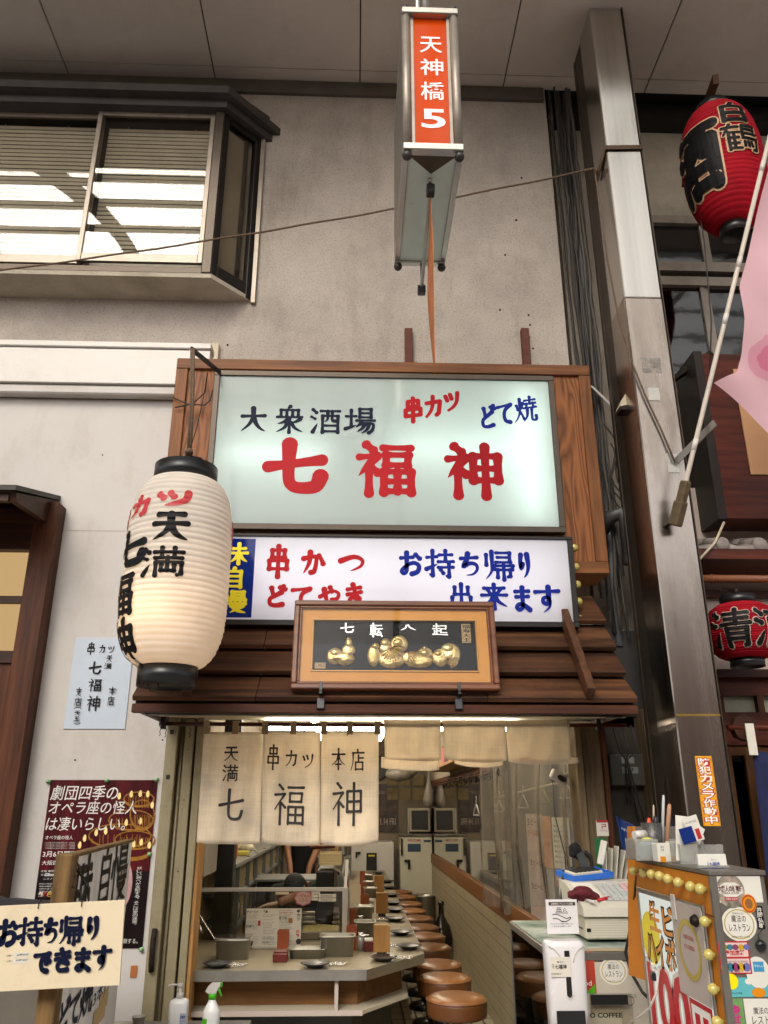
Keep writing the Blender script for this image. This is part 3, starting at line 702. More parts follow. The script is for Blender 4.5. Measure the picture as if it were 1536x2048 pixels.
for u0, u1 in ((x0 + .046, x0 + .06), (x1 - .06, x1 - .046)): g.box(u0, u1, Y1 + .02, Y1 + .03, zb_ + .04, zt_ - .04)
g.each('panel_trim', K['alu'], sgn)
g = MB(); Pl = PY(Y1 + .03)
for ch, r_ in (('天', (840, 75, 883, 106)), ('神', (841, 119, 886, 151)), ('橋', (842, 165, 888, 200))): type_(g, Pl, ch, r_, .003, .010)
type_(g, Pl, '5', (845, 220, 889, 256), .003, .02)
g.build('lettering', mat('white_vinyl', '#f4f1ee', .4, var=.02), sgn)
K['pale_panel'] = mat('pale_panel', '#c6d2c9', .3, var=.05)
g = MB(); g.box(x0 + .03, x1 - .03, Y1 + .04, Y2 - .04, zb_ + .012, zb_ + .02)
g.build('base_panel', K['pale_panel'], sgn)
g = MB(); xm_ = (x0 + x1) / 2
g.add([(x0 + .03, Y1 + .045, zb_ + .008), (x1 - .03, Y1 + .045, zb_ + .008), (xm_, Y1 + .14, zb_ - .012)], [(0, 1, 2)])
g.build('base_gusset', K['bronze'], sgn)
g = MB(); g.box(x0 + .004, x0 + .01, Y1 + .04, Y2 - .04, zb_ + .04, zt_ - .04); g.box(x1 - .01, x1 - .004, Y1 + .04, Y2 - .04, zb_ + .04, zt_ - .04)
g.each('side_panel', mat('side_panel', '#77716a', .4, .2, var=.15), sgn)
MB().tube([(xm_ - .0, Y1 + .2, zb_ - .012), (xm_, Y1 + .2, zb_ + .01)], .014, 12).build('lamp_lens', K['white_gloss'], sgn)
tb = MB(); tb.tube([(xm_, -1.4, zb_ + .15), (xm_, -1.4, zt_ - .1)], .013, 8); tb.build('inner_tube', emit('sign_tube', '#fff2e0', 12.0), sgn)
g = MB(); g.tube([(xm_, Y1 + .2, zt_), (xm_, Y1 + .2, 7.2)], .02); g.tube([(xm_, Y2 - .2, zt_), (xm_, Y2 - .2, 7.4)], .02); g.each('hanger_rod', K['steel_soft'], sgn)
# banner rail and the banner seen edge-on
pa = at(861, 378, -1.62); pb = at(843, 576, -.95)
rail = thing('banner_rail', 'thin metal banner rail clipped under the hanging street sign', 'rail', (xm_, -1.3, zb_ - .1))
zr = pa.z
MB().bar(pa, pb, .018, .03, bev=.003).build('rail_bar', K['steel_soft'], rail)
g = MB(); g.box(pa.x - .02, pa.x + .02, pa.y - .02, pa.y + .03, pa.z - .03, pa.z + .02, .004); g.tube([(pa.x, pa.y + .02, pa.z), (xm_, Y1 + .2, zb_)], .006)
g.box(pb.x - .022, pb.x + .022, pb.y - .02, pb.y + .02, pb.z - .04, pb.z + .01, .004); g.tube([(pb.x, pb.y, pb.z), (pb.x, pb.y, zb_ + .01)], .005)
g.each('rail_clip', K['black_plastic'], rail)
ft = at(861, 395, -1.60); fm = at(867, 650, -1.52); tip = at(856, 780, -1.45)
def bann(u, v):
    # u along the street depth, v down; pentagon with a pointed foot
    y = -1.6 + u * .36; zlow = 3.37 + .45 * abs(u - .12) ; top = pa.z - .03 + (pb.z - pa.z) * u
    z = top + (zlow - top) * v
    x = ft.x + (fm.x - ft.x) * v * .75 + u * .012 + .004 * math.sin(5 * v + 2 * u)
    return (x, y, z)
g = MB().sheet(bann, 8, 14, (.002, 0, 0))
tag(g.build('hanging_banner', translucent('banner_cloth', '#d98d5c', .3, .01, .5, .25)), 'thin orange banner hanging edge-on below the street sign', 'banner')
# ================================================================ steel pillar
pil = thing('steel_pillar', 'tall stainless steel clad arcade pillar right of the entrance', 'pillar', (1.81, -.3, 0))
PP = PY(-.45)
zj = PP.hit(1290, 596)[1]; zj2 = PP.hit(1300, 620)[1]
MB().box(1.69, 1.93, -.45, -.17, zj + .004, 7.17, .006).build('upper_casing', K['steel'], pil)
K['steel_low'] = mat('steel_low', '#a89d93', .26, 1.0, var=.12, vs=1.4, stretch=(5, 5, .12), dirt=.3, ds=2.2, dst=(2, 2, .6))
MB().box(1.688, 1.932, -.452, -.168, 0, zj, .006).build('lower_casing', K['steel_low'], pil)
g = MB(); g.box(1.70, 1.735, -.16, .0, 0, 7.17, .004); g.box(1.70, 1.74, .01, .06, 0, 7.17, .004); g.build('side_channel', K['bronze'], pil)
g = MB(); g.box(1.9325, 1.938, -.46, -.3, 0, 7.17); g.build('edge_strip', K['bronze'], pil)
g = MB(); g.pbox(PP, *[PP.rect(1296, 776, 1319, 802)[i] for i in (0, 2)], *[PP.rect(1296, 776, 1319, 802)[i] for i in (1, 3)], .002, .006, .001); g.build('cover_plate', K['steel_soft'], pil)
r_ = PP.rect(1284, 716, 1322, 746); MB().pbox(PP, r_[0], r_[2], r_[1], r_[3], .002, .0032).build('adhesive_residue', mat('residue', '#8d8780', .7, .3, var=.5, vs=30), pil); zz = PP.hit(1345, 1430)[1]; MB().box(1.69, 1.93, -.4535, -.452, zz - .006, zz + .006).build('tape_mark', K['brass'], pil)
st = thing('warning_sticker', 'yellow vertical camera warning sticker on the steel pillar', 'sticker', PP.at(*PP.hit(1415, 1655), .003))
Psk = Plane((0, -.4535, 0), (1, 0, 0), (0, 0, 1))
r_ = Psk.rect(1405, 1512, 1427, 1652); uu0 = PP.hit(1391, 1580)[0] + .02; uu0, uu1 = Psk.hit(1398, 1580)[0], Psk.hit(1432, 1580)[0]
MB().pbox(Psk, uu0, uu1, r_[1], r_[3], 0, .0006).build('backing', mat('sticker_yellow', '#e3a21c', .4, var=.04), st)
g = MB(); 
for q in ((uu0 + .003, uu0 + .0045, r_[1] + .004, r_[3] - .004), (uu1 - .0045, uu1 - .003, r_[1] + .004, r_[3] - .004)): g.quadp(Psk, q[0], q[1], q[2], q[3], .001)
column(g, Psk, '防犯カメラ作動中', (uu0 + .012, r_[1] + .008, uu1 - .012, r_[3] - .008), .0012, .07, px=False, gap=.06); g.build('outline_lettering', K['red_print'], st)
g = MB(); column(g, Psk, '防犯カメラ作動中', (uu0 + .014, r_[1] + .009, uu1 - .014, r_[3] - .009), .0018, .02, px=False, gap=.1); g.build('lettering', K['white_ink'], st)
# pole socket and bracket on the pillar, pole, cherry flag
sock0 = at(1350, 1052, -.52); sock1 = at(1372, 962, -.62)
fl = thing('flag_pole', 'white flag pole leaning out of a rusty socket on the pillar', 'pole', sock0)
g = MB(); d_ = (sock1 - sock0); g.bar(sock0, sock0 + d_ * .55, .062, .062, bev=.008); g.bar(sock0 + d_ * .5, sock1, .05, .05, bev=.008)
g.build('socket', mat('rusty', '#6b5a42', .7, .4, var=.4, vs=12, dirt=.4, ds=9), fl)
g = MB(); g.tube([sock0 + d_ * .15, (sock0.x - .03, -.45, sock0.z + .02)], .012); g.build('socket_pin', K['iron'], fl)
pt = at(1545, 250, -1.05)
MB().tube([sock1 - d_ * .2, sock1, sock1.lerp(pt, .5), pt], .0135, 12).build('shaft', mat('pole_white', '#c8bdb0', .35, var=.06, dirt=.15), fl)
g = MB()
for f in (.08, .42, .58, .86): p = sock1.lerp(pt, f); q = sock1.lerp(pt, f + .03); g.tube([p, q], .0146, 10)
g.each('clip', K['white_gloss'], fl)
bk = thing('pole_bracket', 'grey steel angle bracket screwed to the pillar behind the pole', 'bracket', at(1345, 930, -.45))
ru0, rv0, ru1, rv1 = PP.rect(1334, 908, 1357, 946)
MB().pbox(PP, ru0, ru1, rv0, rv1, .002, .006, .001).build('plate', K['steel_soft'], bk)
MB().bar(at(1350, 925, -.46), at(1430, 845, -.72), .006, .045).build('arm', K['steel_soft'], bk)
def flagpt(f): return sock1.lerp(pt, f)
fout = [(1536, 341), (1512, 458), (1497, 513), (1480, 571), (1486, 642), (1483, 713), (1469, 750), (1424, 770)]
def flag(u, v):
    # v: 0 at the top of the pole to 1 at the lowest clip; u: 0 at the pole side
    i = v * (len(fout) - 1); k = min(int(i), len(fout) - 2); t = i - k
    px = fout[k][0] * (1 - t) + fout[k + 1][0] * t; py = fout[k][1] * (1 - t) + fout[k + 1][1] * t
    p = at(px, py, -.98 + .3 * v)
    o = p + Vector((.62 * u, -.10 * u + .03 * math.sin(5 * u + 6 * v), -.62 * u * (.35 + .85 * v) + .02 * math.sin(9 * u)))
    o.y += .018 * math.sin(11 * v + 2 * u) + .012 * math.sin(19 * v - 5 * u)
    return o
pk = bpy.data.materials.new('pink_flag'); pk.use_nodes = True
_n = pk.node_tree.nodes; _l = pk.node_tree.links; _n.remove(_n['Principled BSDF'])
_t = _n.new('ShaderNodeTexCoord'); _v = _n.new('ShaderNodeTexVoronoi'); _v.inputs['Scale'].default_value = 2.6; _l.new(_t.outputs['Object'], _v.inputs['Vector'])
_no = _n.new('ShaderNodeTexNoise'); _no.inputs['Scale'].default_value = 7; _l.new(_t.outputs['Object'], _no.inputs['Vector'])
_ad = _n.new('ShaderNodeMath'); _ad.operation = 'MULTIPLY_ADD'; _ad.inputs[1].default_value = .25; _l.new(_no.outputs['Fac'], _ad.inputs[0]); _l.new(_v.outputs['Distance'], _ad.inputs[2])
_r = _n.new('ShaderNodeValToRGB'); _r.color_ramp.interpolation = 'CONSTANT'
_r.color_ramp.elements[0].color = C('#e287a4'); _r.color_ramp.elements[1].position = .47; _r.color_ramp.elements[1].color = C('#efc3cd')
_e = _r.color_ramp.elements.new(.33); _e.color = C('#e9a6ba')
_l.new(_ad.outputs[0], _r.inputs[0])
_d = _n.new('ShaderNodeBsdfDiffuse'); _tr = _n.new('ShaderNodeBsdfTranslucent'); _m = _n.new('ShaderNodeMixShader'); _m.inputs[0].default_value = .4
for q in (_d, _tr): _l.new(_r.outputs[0], q.inputs[0])
_l.new(_d.outputs[0], _m.inputs[1]); _l.new(_tr.outputs[0], _m.inputs[2]); _l.new(_m.outputs[0], _n['Material Output'].inputs[0])
g = MB().sheet(flag, 18, 30)
tag(g.build('cherry_blossom_flag', pk), 'pale pink blossom print flag hanging from the white pole', 'flag')
# security lamp bracket on the pillar side and perforated strip
pb_ = at(1246, 800, -.2)
sl = thing('side_lamp', 'small dusty lamp housing on the left side of the pillar', 'lamp', pb_)
g = MB(); a = at(1240, 812, -.28); g.prism([a, a + Vector((.07, 0, .015)), a + Vector((.085, 0, .1)), a + Vector((.055, 0, .11))], (0, .1, 0)); g.build('housing', K['cream'], sl)
MB().box(a.x + .0, a.x + .07, -.29, -.2, a.z - .03, a.z - .004, .003).build('mount', K['iron'], sl)
g = MB(); g.bar(at(1183, 772, .2), at(1243, 830, -.0), .035, .004)
o = g.build('perforated_strap', K['white_gloss']); tag(o, 'white perforated metal strap between the sign and the pillar', 'strap')
# ================================================================ cables in the gap, conduit, drain pipe
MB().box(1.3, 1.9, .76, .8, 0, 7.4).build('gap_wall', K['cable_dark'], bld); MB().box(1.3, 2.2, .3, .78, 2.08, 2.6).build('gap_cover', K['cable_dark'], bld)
def wander(x0, x1, z0, z1, y, n, amp, rnd):
    return [(x0 + (x1 - x0) * k / n + rnd.uniform(-amp, amp), y + rnd.uniform(-.02, .02), z0 + (z1 - z0) * k / n) for k in range(n + 1)]
rnd = random.Random(3)
cl = ['thick grey cable at the left edge of the bundle beside the stucco', 'dark cable hanging slack inside the bundle beside the pillar']
for i in range(15):
    xa = 1.54 + .012 * i + rnd.uniform(-.004, .004); xb = 1.57 + .010 * i + rnd.uniform(-.02, .02)
    g = MB().tube(wander(xa, xb, 7.1, 2.6 + rnd.uniform(-.1, .7), .2 + rnd.uniform(0, .1), 16, .012 if i % 3 else .004, rnd), rnd.choice((.006, .008, .011, .013)), 6)
    o = g.build('cable', K['cable'] if i % 3 else K['cable_dark'])
    tag(o, 'grey or black cable in the dusty bundle between stucco wall and pillar', 'cable', 'cables hanging in the gap beside the pillar')
o = MB().tube([(1.70, .33, 6.8), (1.70, .33, 3.2), (1.68, .3, 2.95), (1.68, .3, 2.5)], .022, 12).build('conduit_pipe', K['conduit']); tag(o, 'grey vertical conduit pipe right of the cable bundle', 'pipe')
pd = at(1245, 1030, .0)
g = MB().tube([(pd.x - .09, .2, pd.z - .05), (pd.x - .04, .12, pd.z + .03), (pd.x + .02, .08, pd.z + .04), (pd.x + .05, .08, pd.z - .02), (pd.x + .05, .08, pd.z - .3)], .05, 14)
o = g.build('drain_pipe', mat('drain', '#3d3a39', .5, var=.15)); tag(o, 'dark grey drain elbow behind the pillar above the small roof', 'pipe')
rnd = random.Random(5)
for i in range(4):
    c0 = at(1206 + 5 * i, 850 + 40 * i, .15); pts = [c0 + Vector((.03 * math.sin(k * (.5 + .2 * i) + i) + .008 * k, 0.02 * math.cos(k + i) - .04, -.05 * k)) for k in range(10)]
    o = MB().tube(pts, .0055, 6).build('loose_wire', K['cable_dark']); tag(o, 'loose black wire curling out of the bundle beside the wooden sign', 'wire', 'loose wires curling by the sign edge')
# rope across the street
p0 = at(-30, 545, -.30); p1 = at(1186, 338, -.30)
pts = []
for k in range(41):
    t = k / 40; p = p0.lerp(p1, t); p.z -= .10 * 4 * t * (1 - t) * .55; p.z += .003 * math.sin(40 * t); pts.append(p)
zc_ = at(1240, 296, -.46).z
rp_ = thing('hemp_rope', 'thin brown rope stretched across the front and tied round the pillar', 'rope', p1)
MB().tube(pts, .0065, 6).build('strand', K['rope'], rp_)
g = MB()
for k in range(3):
    z = zc_ + .012 * (k - 1); g.tube([(1.682, -.16, z - .03), (1.68, -.462, z), (1.94, -.462, z + .012), (1.942, -.16, z)], .007, 6)
g.tube([p1, (1.676, -.3, zc_ - .05), (1.68, -.44, zc_ - .01)], .009, 6); g.tube([p1, (1.678, -.25, zc_ - .09), (1.68, -.43, zc_ - .02)], .007, 6)
for k in range(4): g.ball(p1 + Vector((-.02 * k, 0, -.006 * k)), .013, 8, 6)
g.build('knot', K['rope'], rp_)
q = [at(1190, 345, -.28), at(1215, 520, -.36), at(1238, 640, -.43), at(1262, 720, -.47), at(1290, 790, -.472), at(1325, 865, -.472), at(1350, 925, -.474)]
o = MB().tube(q, .006, 6).build('dangling_wire', K['rope']); tag(o, 'brown wire running down the pillar from the rope knot', 'wire')
# ================================================================ neighbour to the right
nb = thing('right_neighbour_building', 'cream building with dark glazed windows right of the pillar', 'building', (2.6, .55, 0))
YN = .55; PN = PY(YN)
wz = [PN.hit(1400, y)[1] for y in (437, 452, 527, 545, 558, 575, 783)]
MB().box(1.62, 6, YN, YN + .2, wz[0], 7.6).build('upper_wall', K['cream_wall'], nb)
xw0 = 2.12
MB().box(1.62, xw0, YN, YN + .2, 2.2, wz[0]).build('pier', K['cream_wall'], nb)
MB().box(xw0, 6, YN, YN + .2, 2.2, wz[6] - .06).build('lower_wall', K['cream_wall'], nb)
g = MB(); g.box(xw0, 6, YN - .03, YN + .05, wz[1], wz[0]); g.box(xw0, 6, YN - .02, YN + .05, wz[3], wz[2]); g.box(xw0, 6, YN - .03, YN + .05, wz[5], wz[4]); g.box(xw0, 6, YN - .05, YN + .05, wz[6] - .06, wz[6])
xm2 = PN.hit(1408, 480)[0]; xm3 = PN.hit(1420, 660)[0]
g.box(xw0, xw0 + .04, YN - .02, YN + .04, wz[6], wz[1])
g.build('window_frame', K['alu'], nb)
g = MB(); g.box(xm2 - .03, xm2, YN - .01, YN + .04, wz[2], wz[1]); g.box(xm2, xm2 + .04, YN, YN + .045, wz[2], wz[1]); g.box(xm3 - .03, xm3, YN - .01, YN + .04, wz[6], wz[5]); g.box(xm3, xm3 + .045, YN, YN + .045, wz[6], wz[5])
g.each('window_mullion', K['alu'], nb)
g = MB(); g.box(xw0 + .04, xm2 - .03, YN + .012, YN + .016, wz[2], wz[1]); g.box(xm2 + .04, 6, YN + .02, YN + .024, wz[2], wz[1])
g.box(xw0 + .04, xm3 - .03, YN + .012, YN + .016, wz[6], wz[5]); g.box(xm3 + .045, 6, YN + .02, YN + .024, wz[6], wz[5]); g.build('window_pane', K['glass_bumpy'], nb)
MB().box(xw0, 6, YN + .15, YN + .2, wz[6], wz[1]).build('room_back', mat('room_black', '#1b1917', .9), nb)
MB().box(1.62, 6, YN - .15, YN, 7.0, 7.165).build('top_band', K['dark_metal'], nb)
# dark signboard
PG = PY(.0)
xs0 = PG.hit(1409, 870)[0]; xs1 = PG.hit(1427, 870)[0]; zs_0 = PG.hit(1480, 1040)[1]; zs_1 = PG.hit(1480, 706)[1]
sb = thing('brown_signboard', 'dark reddish wooden signboard with a peach panel behind the pink flag', 'sign', (xs0, .1, zs_0))
MB().box(xs1, 4.5, .0, .3, zs_0 + .01, zs_1 - .01, .003).build('board', K['red_wood'], sb)
MB().box(xs0, xs1, -.015, .32, zs_0, zs_1, .003).build('edge', K['dark_metal'], sb)
r_ = PG.rect(1483, 740, 1560, 950); MB().box(r_[0], 4, -.01, .0, r_[1], r_[3], .002).build('peach_panel', mat('peach', '#c99a6c', .5, var=.06), sb)
g = MB(); g.bar(at(1345, 760, .2), at(1425, 705, .0), .035); g.bar(at(1375, 765, .25), at(1412, 800, .1), .03); tag(g.build('sign_strut', K['iron']), 'rusty iron strut behind the dark signboard', 'strut')
# ground floor of the neighbour: tiled eave, plaster, timber
YE = .25; PE = PY(YE)
ze = PE.hit(1460, 1060)[1]; zp1 = PE.hit(1460, 1195)[1]; zp0 = PE.hit(1460, 1342)[1]
gf = thing('timber_restaurant_front', 'dark timber restaurant front with tiled eave right of the pillar', 'shopfront', (2.6, YE, 0))
MB().box(1.95, 6, YE, YE + .2, zp0, ze + .3).build('plaster_wall', K['plaster'], gf)
MB().box(1.95, 6, -.15, YE - .002, PY(.0).hit(1460, 1150)[1] + .06, PY(.0).hit(1460, 1112)[1]).build('eave_board', K['red_wood'], gf)
g = MB(); g.box(1.95, 6, YE - .06, YE, zp1 - .01, zp1 + .03); g.box(1.95, 6, YE - .08, YE, zp0 - .05, zp0, .003); g.build('beam', K['dark_wood_x'], gf)
z_a, z_b = PE.hit(1460, 1392)[1], PE.hit(1460, 1425)[1]; z_c = PE.hit(1460, 1490)[1]
MB().box(1.95, 6, YE - .02, YE + .1, z_a, zp0 - .05).build('lintel', K['red_wood'], gf)
MB().box(1.95, 6, YE - .02, YE + .1, z_c, z_b).build('lower_lintel', K['red_wood'], gf)
g = MB()
for px in (1440, 1520): x = PE.hit(px, 1408)[0]; g.box(x - .02, x + .02, YE - .015, YE + .08, z_b, z_a)
g.each('transom_bar', K['dark_wood_z'], gf)
MB().box(1.95, 6, YE + .03, YE + .04, z_b, z_a).build('transom_pane', mat('frosted', '#a5a48f', .3, var=.15, vs=3), gf)
xd0, xd1, xd2 = PE.hit(1448, 1560)[0], PE.hit(1470, 1560)[0], PE.hit(1497, 1560)[0]
K['door_wood'] = wood('door_wood', '#6a4524', '#4c2f16', 2, .5)
g = MB(); g.box(1.95, xd1, YE, YE + .06, 0, z_c, .003); g.box(xd2, xd2 + .1, YE, YE + .06, 0, z_c, .003); g.box(xd1, xd2, YE + .001, YE + .059, z_c - .06, z_c)
dr = g.build('door', K['door_wood'], gf)
MB().box(xd1, xd2, YE + .03, YE + .034, .2, z_c - .06).build('door_pane', K['glass_dark'], dr)
MB().box(xd2 + .1, 6, YE + .01, YE + .06, 0, z_c).build('door_leaf', K['door_wood'], gf)
MB().box(1.95, 6, YE + .5, YE + .6, 0, z_c).build('dim_interior', mat('dim_in', '#55503f', .8, var=.7, vs=6), gf)
# white lily on the other side of the glass
lil = thing('lily_arrangement', 'white lilies behind the glass of the timber door', 'flowers', (xd1 + .06, YE + .2, 1.0))
K['petal'] = mat('petal', '#c9cbb8', .5, var=.1)
def petal(c, d, L, w_):
    d = Vector(d).normalized(); s_ = d.cross(Vector((0, 1, 0))); s_.normalize()
    g.add([c, c + d * L * .5 + s_ * w_, c + d * L, c + d * L * .5 - s_ * w_, c + d * L * .5 + Vector((0, -.015, 0))], [(0, 1, 4), (1, 2, 4), (2, 3, 4), (3, 0, 4)], True)
g = MB(); rnd = random.Random(8)
for px, py in ((1492, 1622), (1499, 1680), (1497, 1690), (1505, 1640), (1500, 1712)):
    c = at(px, py, YE + .2)
    for k in range(6): a = k * 1.05 + rnd.uniform(-.3, .3); petal(c, (math.cos(a), -.5, math.sin(a)), .075, .017)
g.build('blossom', K['petal'], lil)
g = MB(); g.tube([(xd1 + .09, YE + .2, .9), (xd1 + .08, YE + .2, 1.55)], .005); g.tube([(xd1 + .09, YE + .2, .9), (xd1 + .13, YE + .2, 1.45)], .005); g.build('stem', mat('stem', '#4f6034', .6), lil)
# roof tiles: each run a pan with a round end
K['kawara'] = mat('kawara', '#9a918a', .6, var=.3, vs=9, dirt=.3, ds=8)
te = thing('tiled_eave', 'dusty grey clay tile eave under the dark signboard', 'eave', (2.6, .0, ze))
zt0 = PY(-.1).hit(1460, 1098)[1]
x = 2.0; k = 0
while x < 3.6:
    for row in range(3):
        y0 = -.12 + .2 * row; z0 = zt0 + .06 * row
        g = MB()
        def pan(u, v): return (x + .02 + .21 * u, y0 + .24 * v, z0 + .02 - .03 * math.sin(math.pi * u) + .075 * v)
        g.sheet(pan, 8, 1, (0, 0, .018))
        if row == 0:
            g.sheet(lambda u, v: (x + .02 + .21 * u, y0, z0 + .035 - .03 * math.sin(math.pi * u) - .065 * v * (1 - .25 * math.sin(math.pi * u))), 8, 1, (0, -.015, 0), False)
        g.tube([(x, y0 - .01, z0 + .03), (x, y0 + .24, z0 + .1)], .036, 12)
        if row == 0: g.lathe([(.0, -.015), (.04, -.015), (.046, 0), (.046, .02)], (x, y0 - .012, z0 + .02), 16, ((1, 0, 0), (0, 0, 1), (0, 1, 0)))
        g.build('roof_tile', K['kawara'], te)
    x += .235
o = MB().box(1.97, 6, -.12, .6, zt0 - .06, zt0 - .035).build('eave_sheathing', K['dark_wood_x'], te)
g = MB(); zbm = PY(-.2).hit(1460, 1158)[1]; g.tube([(1.97, -.2, zbm), (5, -.2, zbm + .01)], .024, 12)
for x in (2.1, 2.6): g.tube([(x, -.2, zbm), (x + .005, -.2, zbm)], .029, 12)
tag(g.build('bamboo_pole', mat('bamboo', '#7d4a2c', .45, var=.2, vs=4, stretch=(1, 8, 8))), 'brown bamboo pole below the tiled eave', 'pole')
o = MB().tube([at(1448, 1045, -.1), at(1430, 1085, -.16), at(1396, 1122, -.2)], .008, 6).build('white_wire', K['cream']); tag(o, 'pale wire hanging in front of the roof tiles', 'wire')
# curtain rod and navy curtain of the neighbour
PR = PY(-.05); zr_ = PR.hit(1480, 1455)[1]
nr = thing('wooden_curtain_rod', 'brown curtain rod with an eight sided bracket right of the pillar', 'rod', (2.3, -.05, zr_))
MB().tube([(PR.hit(1455, 1455)[0], -.05, zr_), (4, -.05, zr_)], .017, 12).build('rod', K['red_wood'], nr)
hx = PR.hit(1490, 1455)[0]
MB().lathe([(.075, -.03), (.075, .03)], (hx, -.03, zr_), 8, ((1, 0, 0), (0, 0, 1), (0, 1, 0)), smooth=False).build('bracket', K['dark_wood_x'], nr)
nv = thing('navy_curtain', 'navy blue shop curtain with a white loop at the right edge', 'curtain', (hx + .1, -.06, 1.4))
xn = PR.hit(1497, 1520)[0]
zn1 = PR.hit(1515, 1500)[1]; zn0 = PR.hit(1530, 1830)[1]
MB().sheet(lambda u, v: (xn + .9 * u + .03 * v, -.07 + .03 * math.sin(7 * u + 1) * (1 - v * .3), zn1 + (zn0 - zn1) * (1 - v) - .05 * math.sin(3 * u) * v), 26, 12, (0, .002, 0)).build('cloth', mat('navy_cloth', '#131b46', .85, var=.25, vs=5, bump=.2, bs=200), nv)
MB().box(xn - .005, xn + .045, -.085, -.075, zn1 - .03, zr_ + .02, .001).build('loop', K['paper'], nv)
# ================================================================ main shop sign
sg = thing('main_shop_sign', 'large wooden framed light box sign with three big red characters', 'sign', (.17, .0, 2.89))
SX0, SX1, SZ0, SZ1 = -1.222, 1.565, 2.894, 4.366; bw = .078
g = MB(); g.box(SX0, SX1, .0, .3, SZ1 - bw, SZ1, .004); g.box(SX0, SX1, .001, .3, SZ0, SZ0 + bw, .004); g.each('frame_rail', K['wood_frame_x'], sg)
g = MB(); g.box(SX0, SX0 + bw, .002, .3, SZ0 + bw, SZ1 - bw, .004); g.box(SX1 - bw, SX1, .002, .3, SZ0 + bw, SZ1 - bw, .004); g.each('frame_stile', K['wood_frame_z'], sg)
LX0, LX1, LZ0, LZ1 = -.958, 1.303, 3.146, 4.257; lf = .038
g = MB(); g.box(SX0 + bw, LX0, .022, .05, SZ0 + bw, SZ1 - bw); g.box(LX1, SX1 - bw, .022, .05, SZ0 + bw, SZ1 - bw); g.box(LX0, LX1, .022, .05, SZ0 + bw, LZ0); g.box(LX0, LX1, .022, .05, LZ1, SZ1 - bw)
g.build('plywood_panel', K['ply'], sg)
g = MB(); g.box(LX0, LX1, -.04, .02, LZ1 - lf, LZ1, .003); g.box(LX0, LX1, -.04, .02, LZ0, LZ0 + lf, .003)
g.box(LX0, LX0 + lf, -.039, .02, LZ0 + lf, LZ1 - lf, .003); g.box(LX1 - lf, LX1, -.039, .02, LZ0 + lf, LZ1 - lf, .003); g.build('light_box_frame', K['bronze'], sg)
K['box_white'] = mat('box_white', '#e9e7e2', .7, var=.02)
g = MB(); g.box(LX0, LX1, .27, .28, LZ0, LZ1); g.box(LX0, LX0 + .01, .02, .27, LZ0, LZ1); g.box(LX1 - .01, LX1, .02, .27, LZ0, LZ1); g.box(LX0 + .01, LX1 - .01, .02, .27, LZ0, LZ0 + .01); g.box(LX0 + .01, LX1 - .01, .02, .27, LZ1 - .01, LZ1)
g.build('light_box_case', K['box_white'], sg)
PM = PY(-.026)
K['acryl'] = translucent('acryl', '#bec5c3', .52, .05, .08)
sgp = MB().quadp(PM, LX0 + lf, LX1 - lf, LZ0 + lf, LZ1 - lf, 0).build('light_panel', K['acryl'], sg, recalc=False)
g = MB(); g.tube([(LX0 + .1, .10, 3.66), (LX0 + .75, .10, 3.66)], .014); g.tube([(.2, .12, 3.72), (LX1 - .3, .12, 3.72)], .014); g.tube([(LX1 - .2, .09, LZ0 + .1), (LX1 - .2, .09, LZ1 - .1)], .014)
K['sign_lamp'] = emit('sign_lamp', '#eafff6', 10.0)
g.each('inner_tube', K['sign_lamp'], sg)
g = MB()
inkp(g, PM, '七', (528, 882, 652, 988), .098, 'brush'); inkp(g, PM, '福', (711, 887, 829, 989), .062, 'brush'); inkp(g, PM, '神', (889, 891, 1004, 993), .066, 'brush')
g.build('red_lettering', K['red_ink'], sgp)
g = MB()
for ch, r_ in (('串', (806, 796, 846, 844)), ('カ', (850, 791, 884, 834)), ('ツ', (887, 780, 918, 822))): inkp(g, PM, ch, r_, .030, 'round', slope=.16)
g.build('small_red_lettering', K['red_ink'], sgp)
g = MB()
for ch, r_ in (('大', (481, 814, 533, 864)), ('衆', (550, 813, 608, 866)), ('酒', (621, 816, 680, 867)), ('場', (689, 816, 750, 868))): inkp(g, PM, ch, r_, .032 if ch == '大' else .025)
g.build('navy_lettering', K['navy_ink'], sgp)
g = MB()
for ch, r_ in (('ど', (959, 812, 990, 857)), ('て', (993, 805, 1025, 850)), ('焼', (1028, 795, 1072, 845))): inkp(g, PM, ch, r_, .030 if ch != '焼' else .022, slope=.16)
g.build('blue_lettering', K['blue_ink'], sgp)
K['rust_wood'] = mat('rust_wood', '#5f3226', .8, var=.3, vs=12, dirt=.3, ds=10)
for px, lab in ((817, 'brown painted batten above the middle of the wooden sign'), (1050, 'brown painted batten above the right end of the wooden sign')):
    p = at(px, 690, .29); zt2 = at(px, 660, .28).z
    tag(MB().box(p.x - .028, p.x + .028, .25, .3, SZ1, zt2, .003).build('sign_batten', K['rust_wood']), lab, 'batten', 'battens fixing the wooden sign')
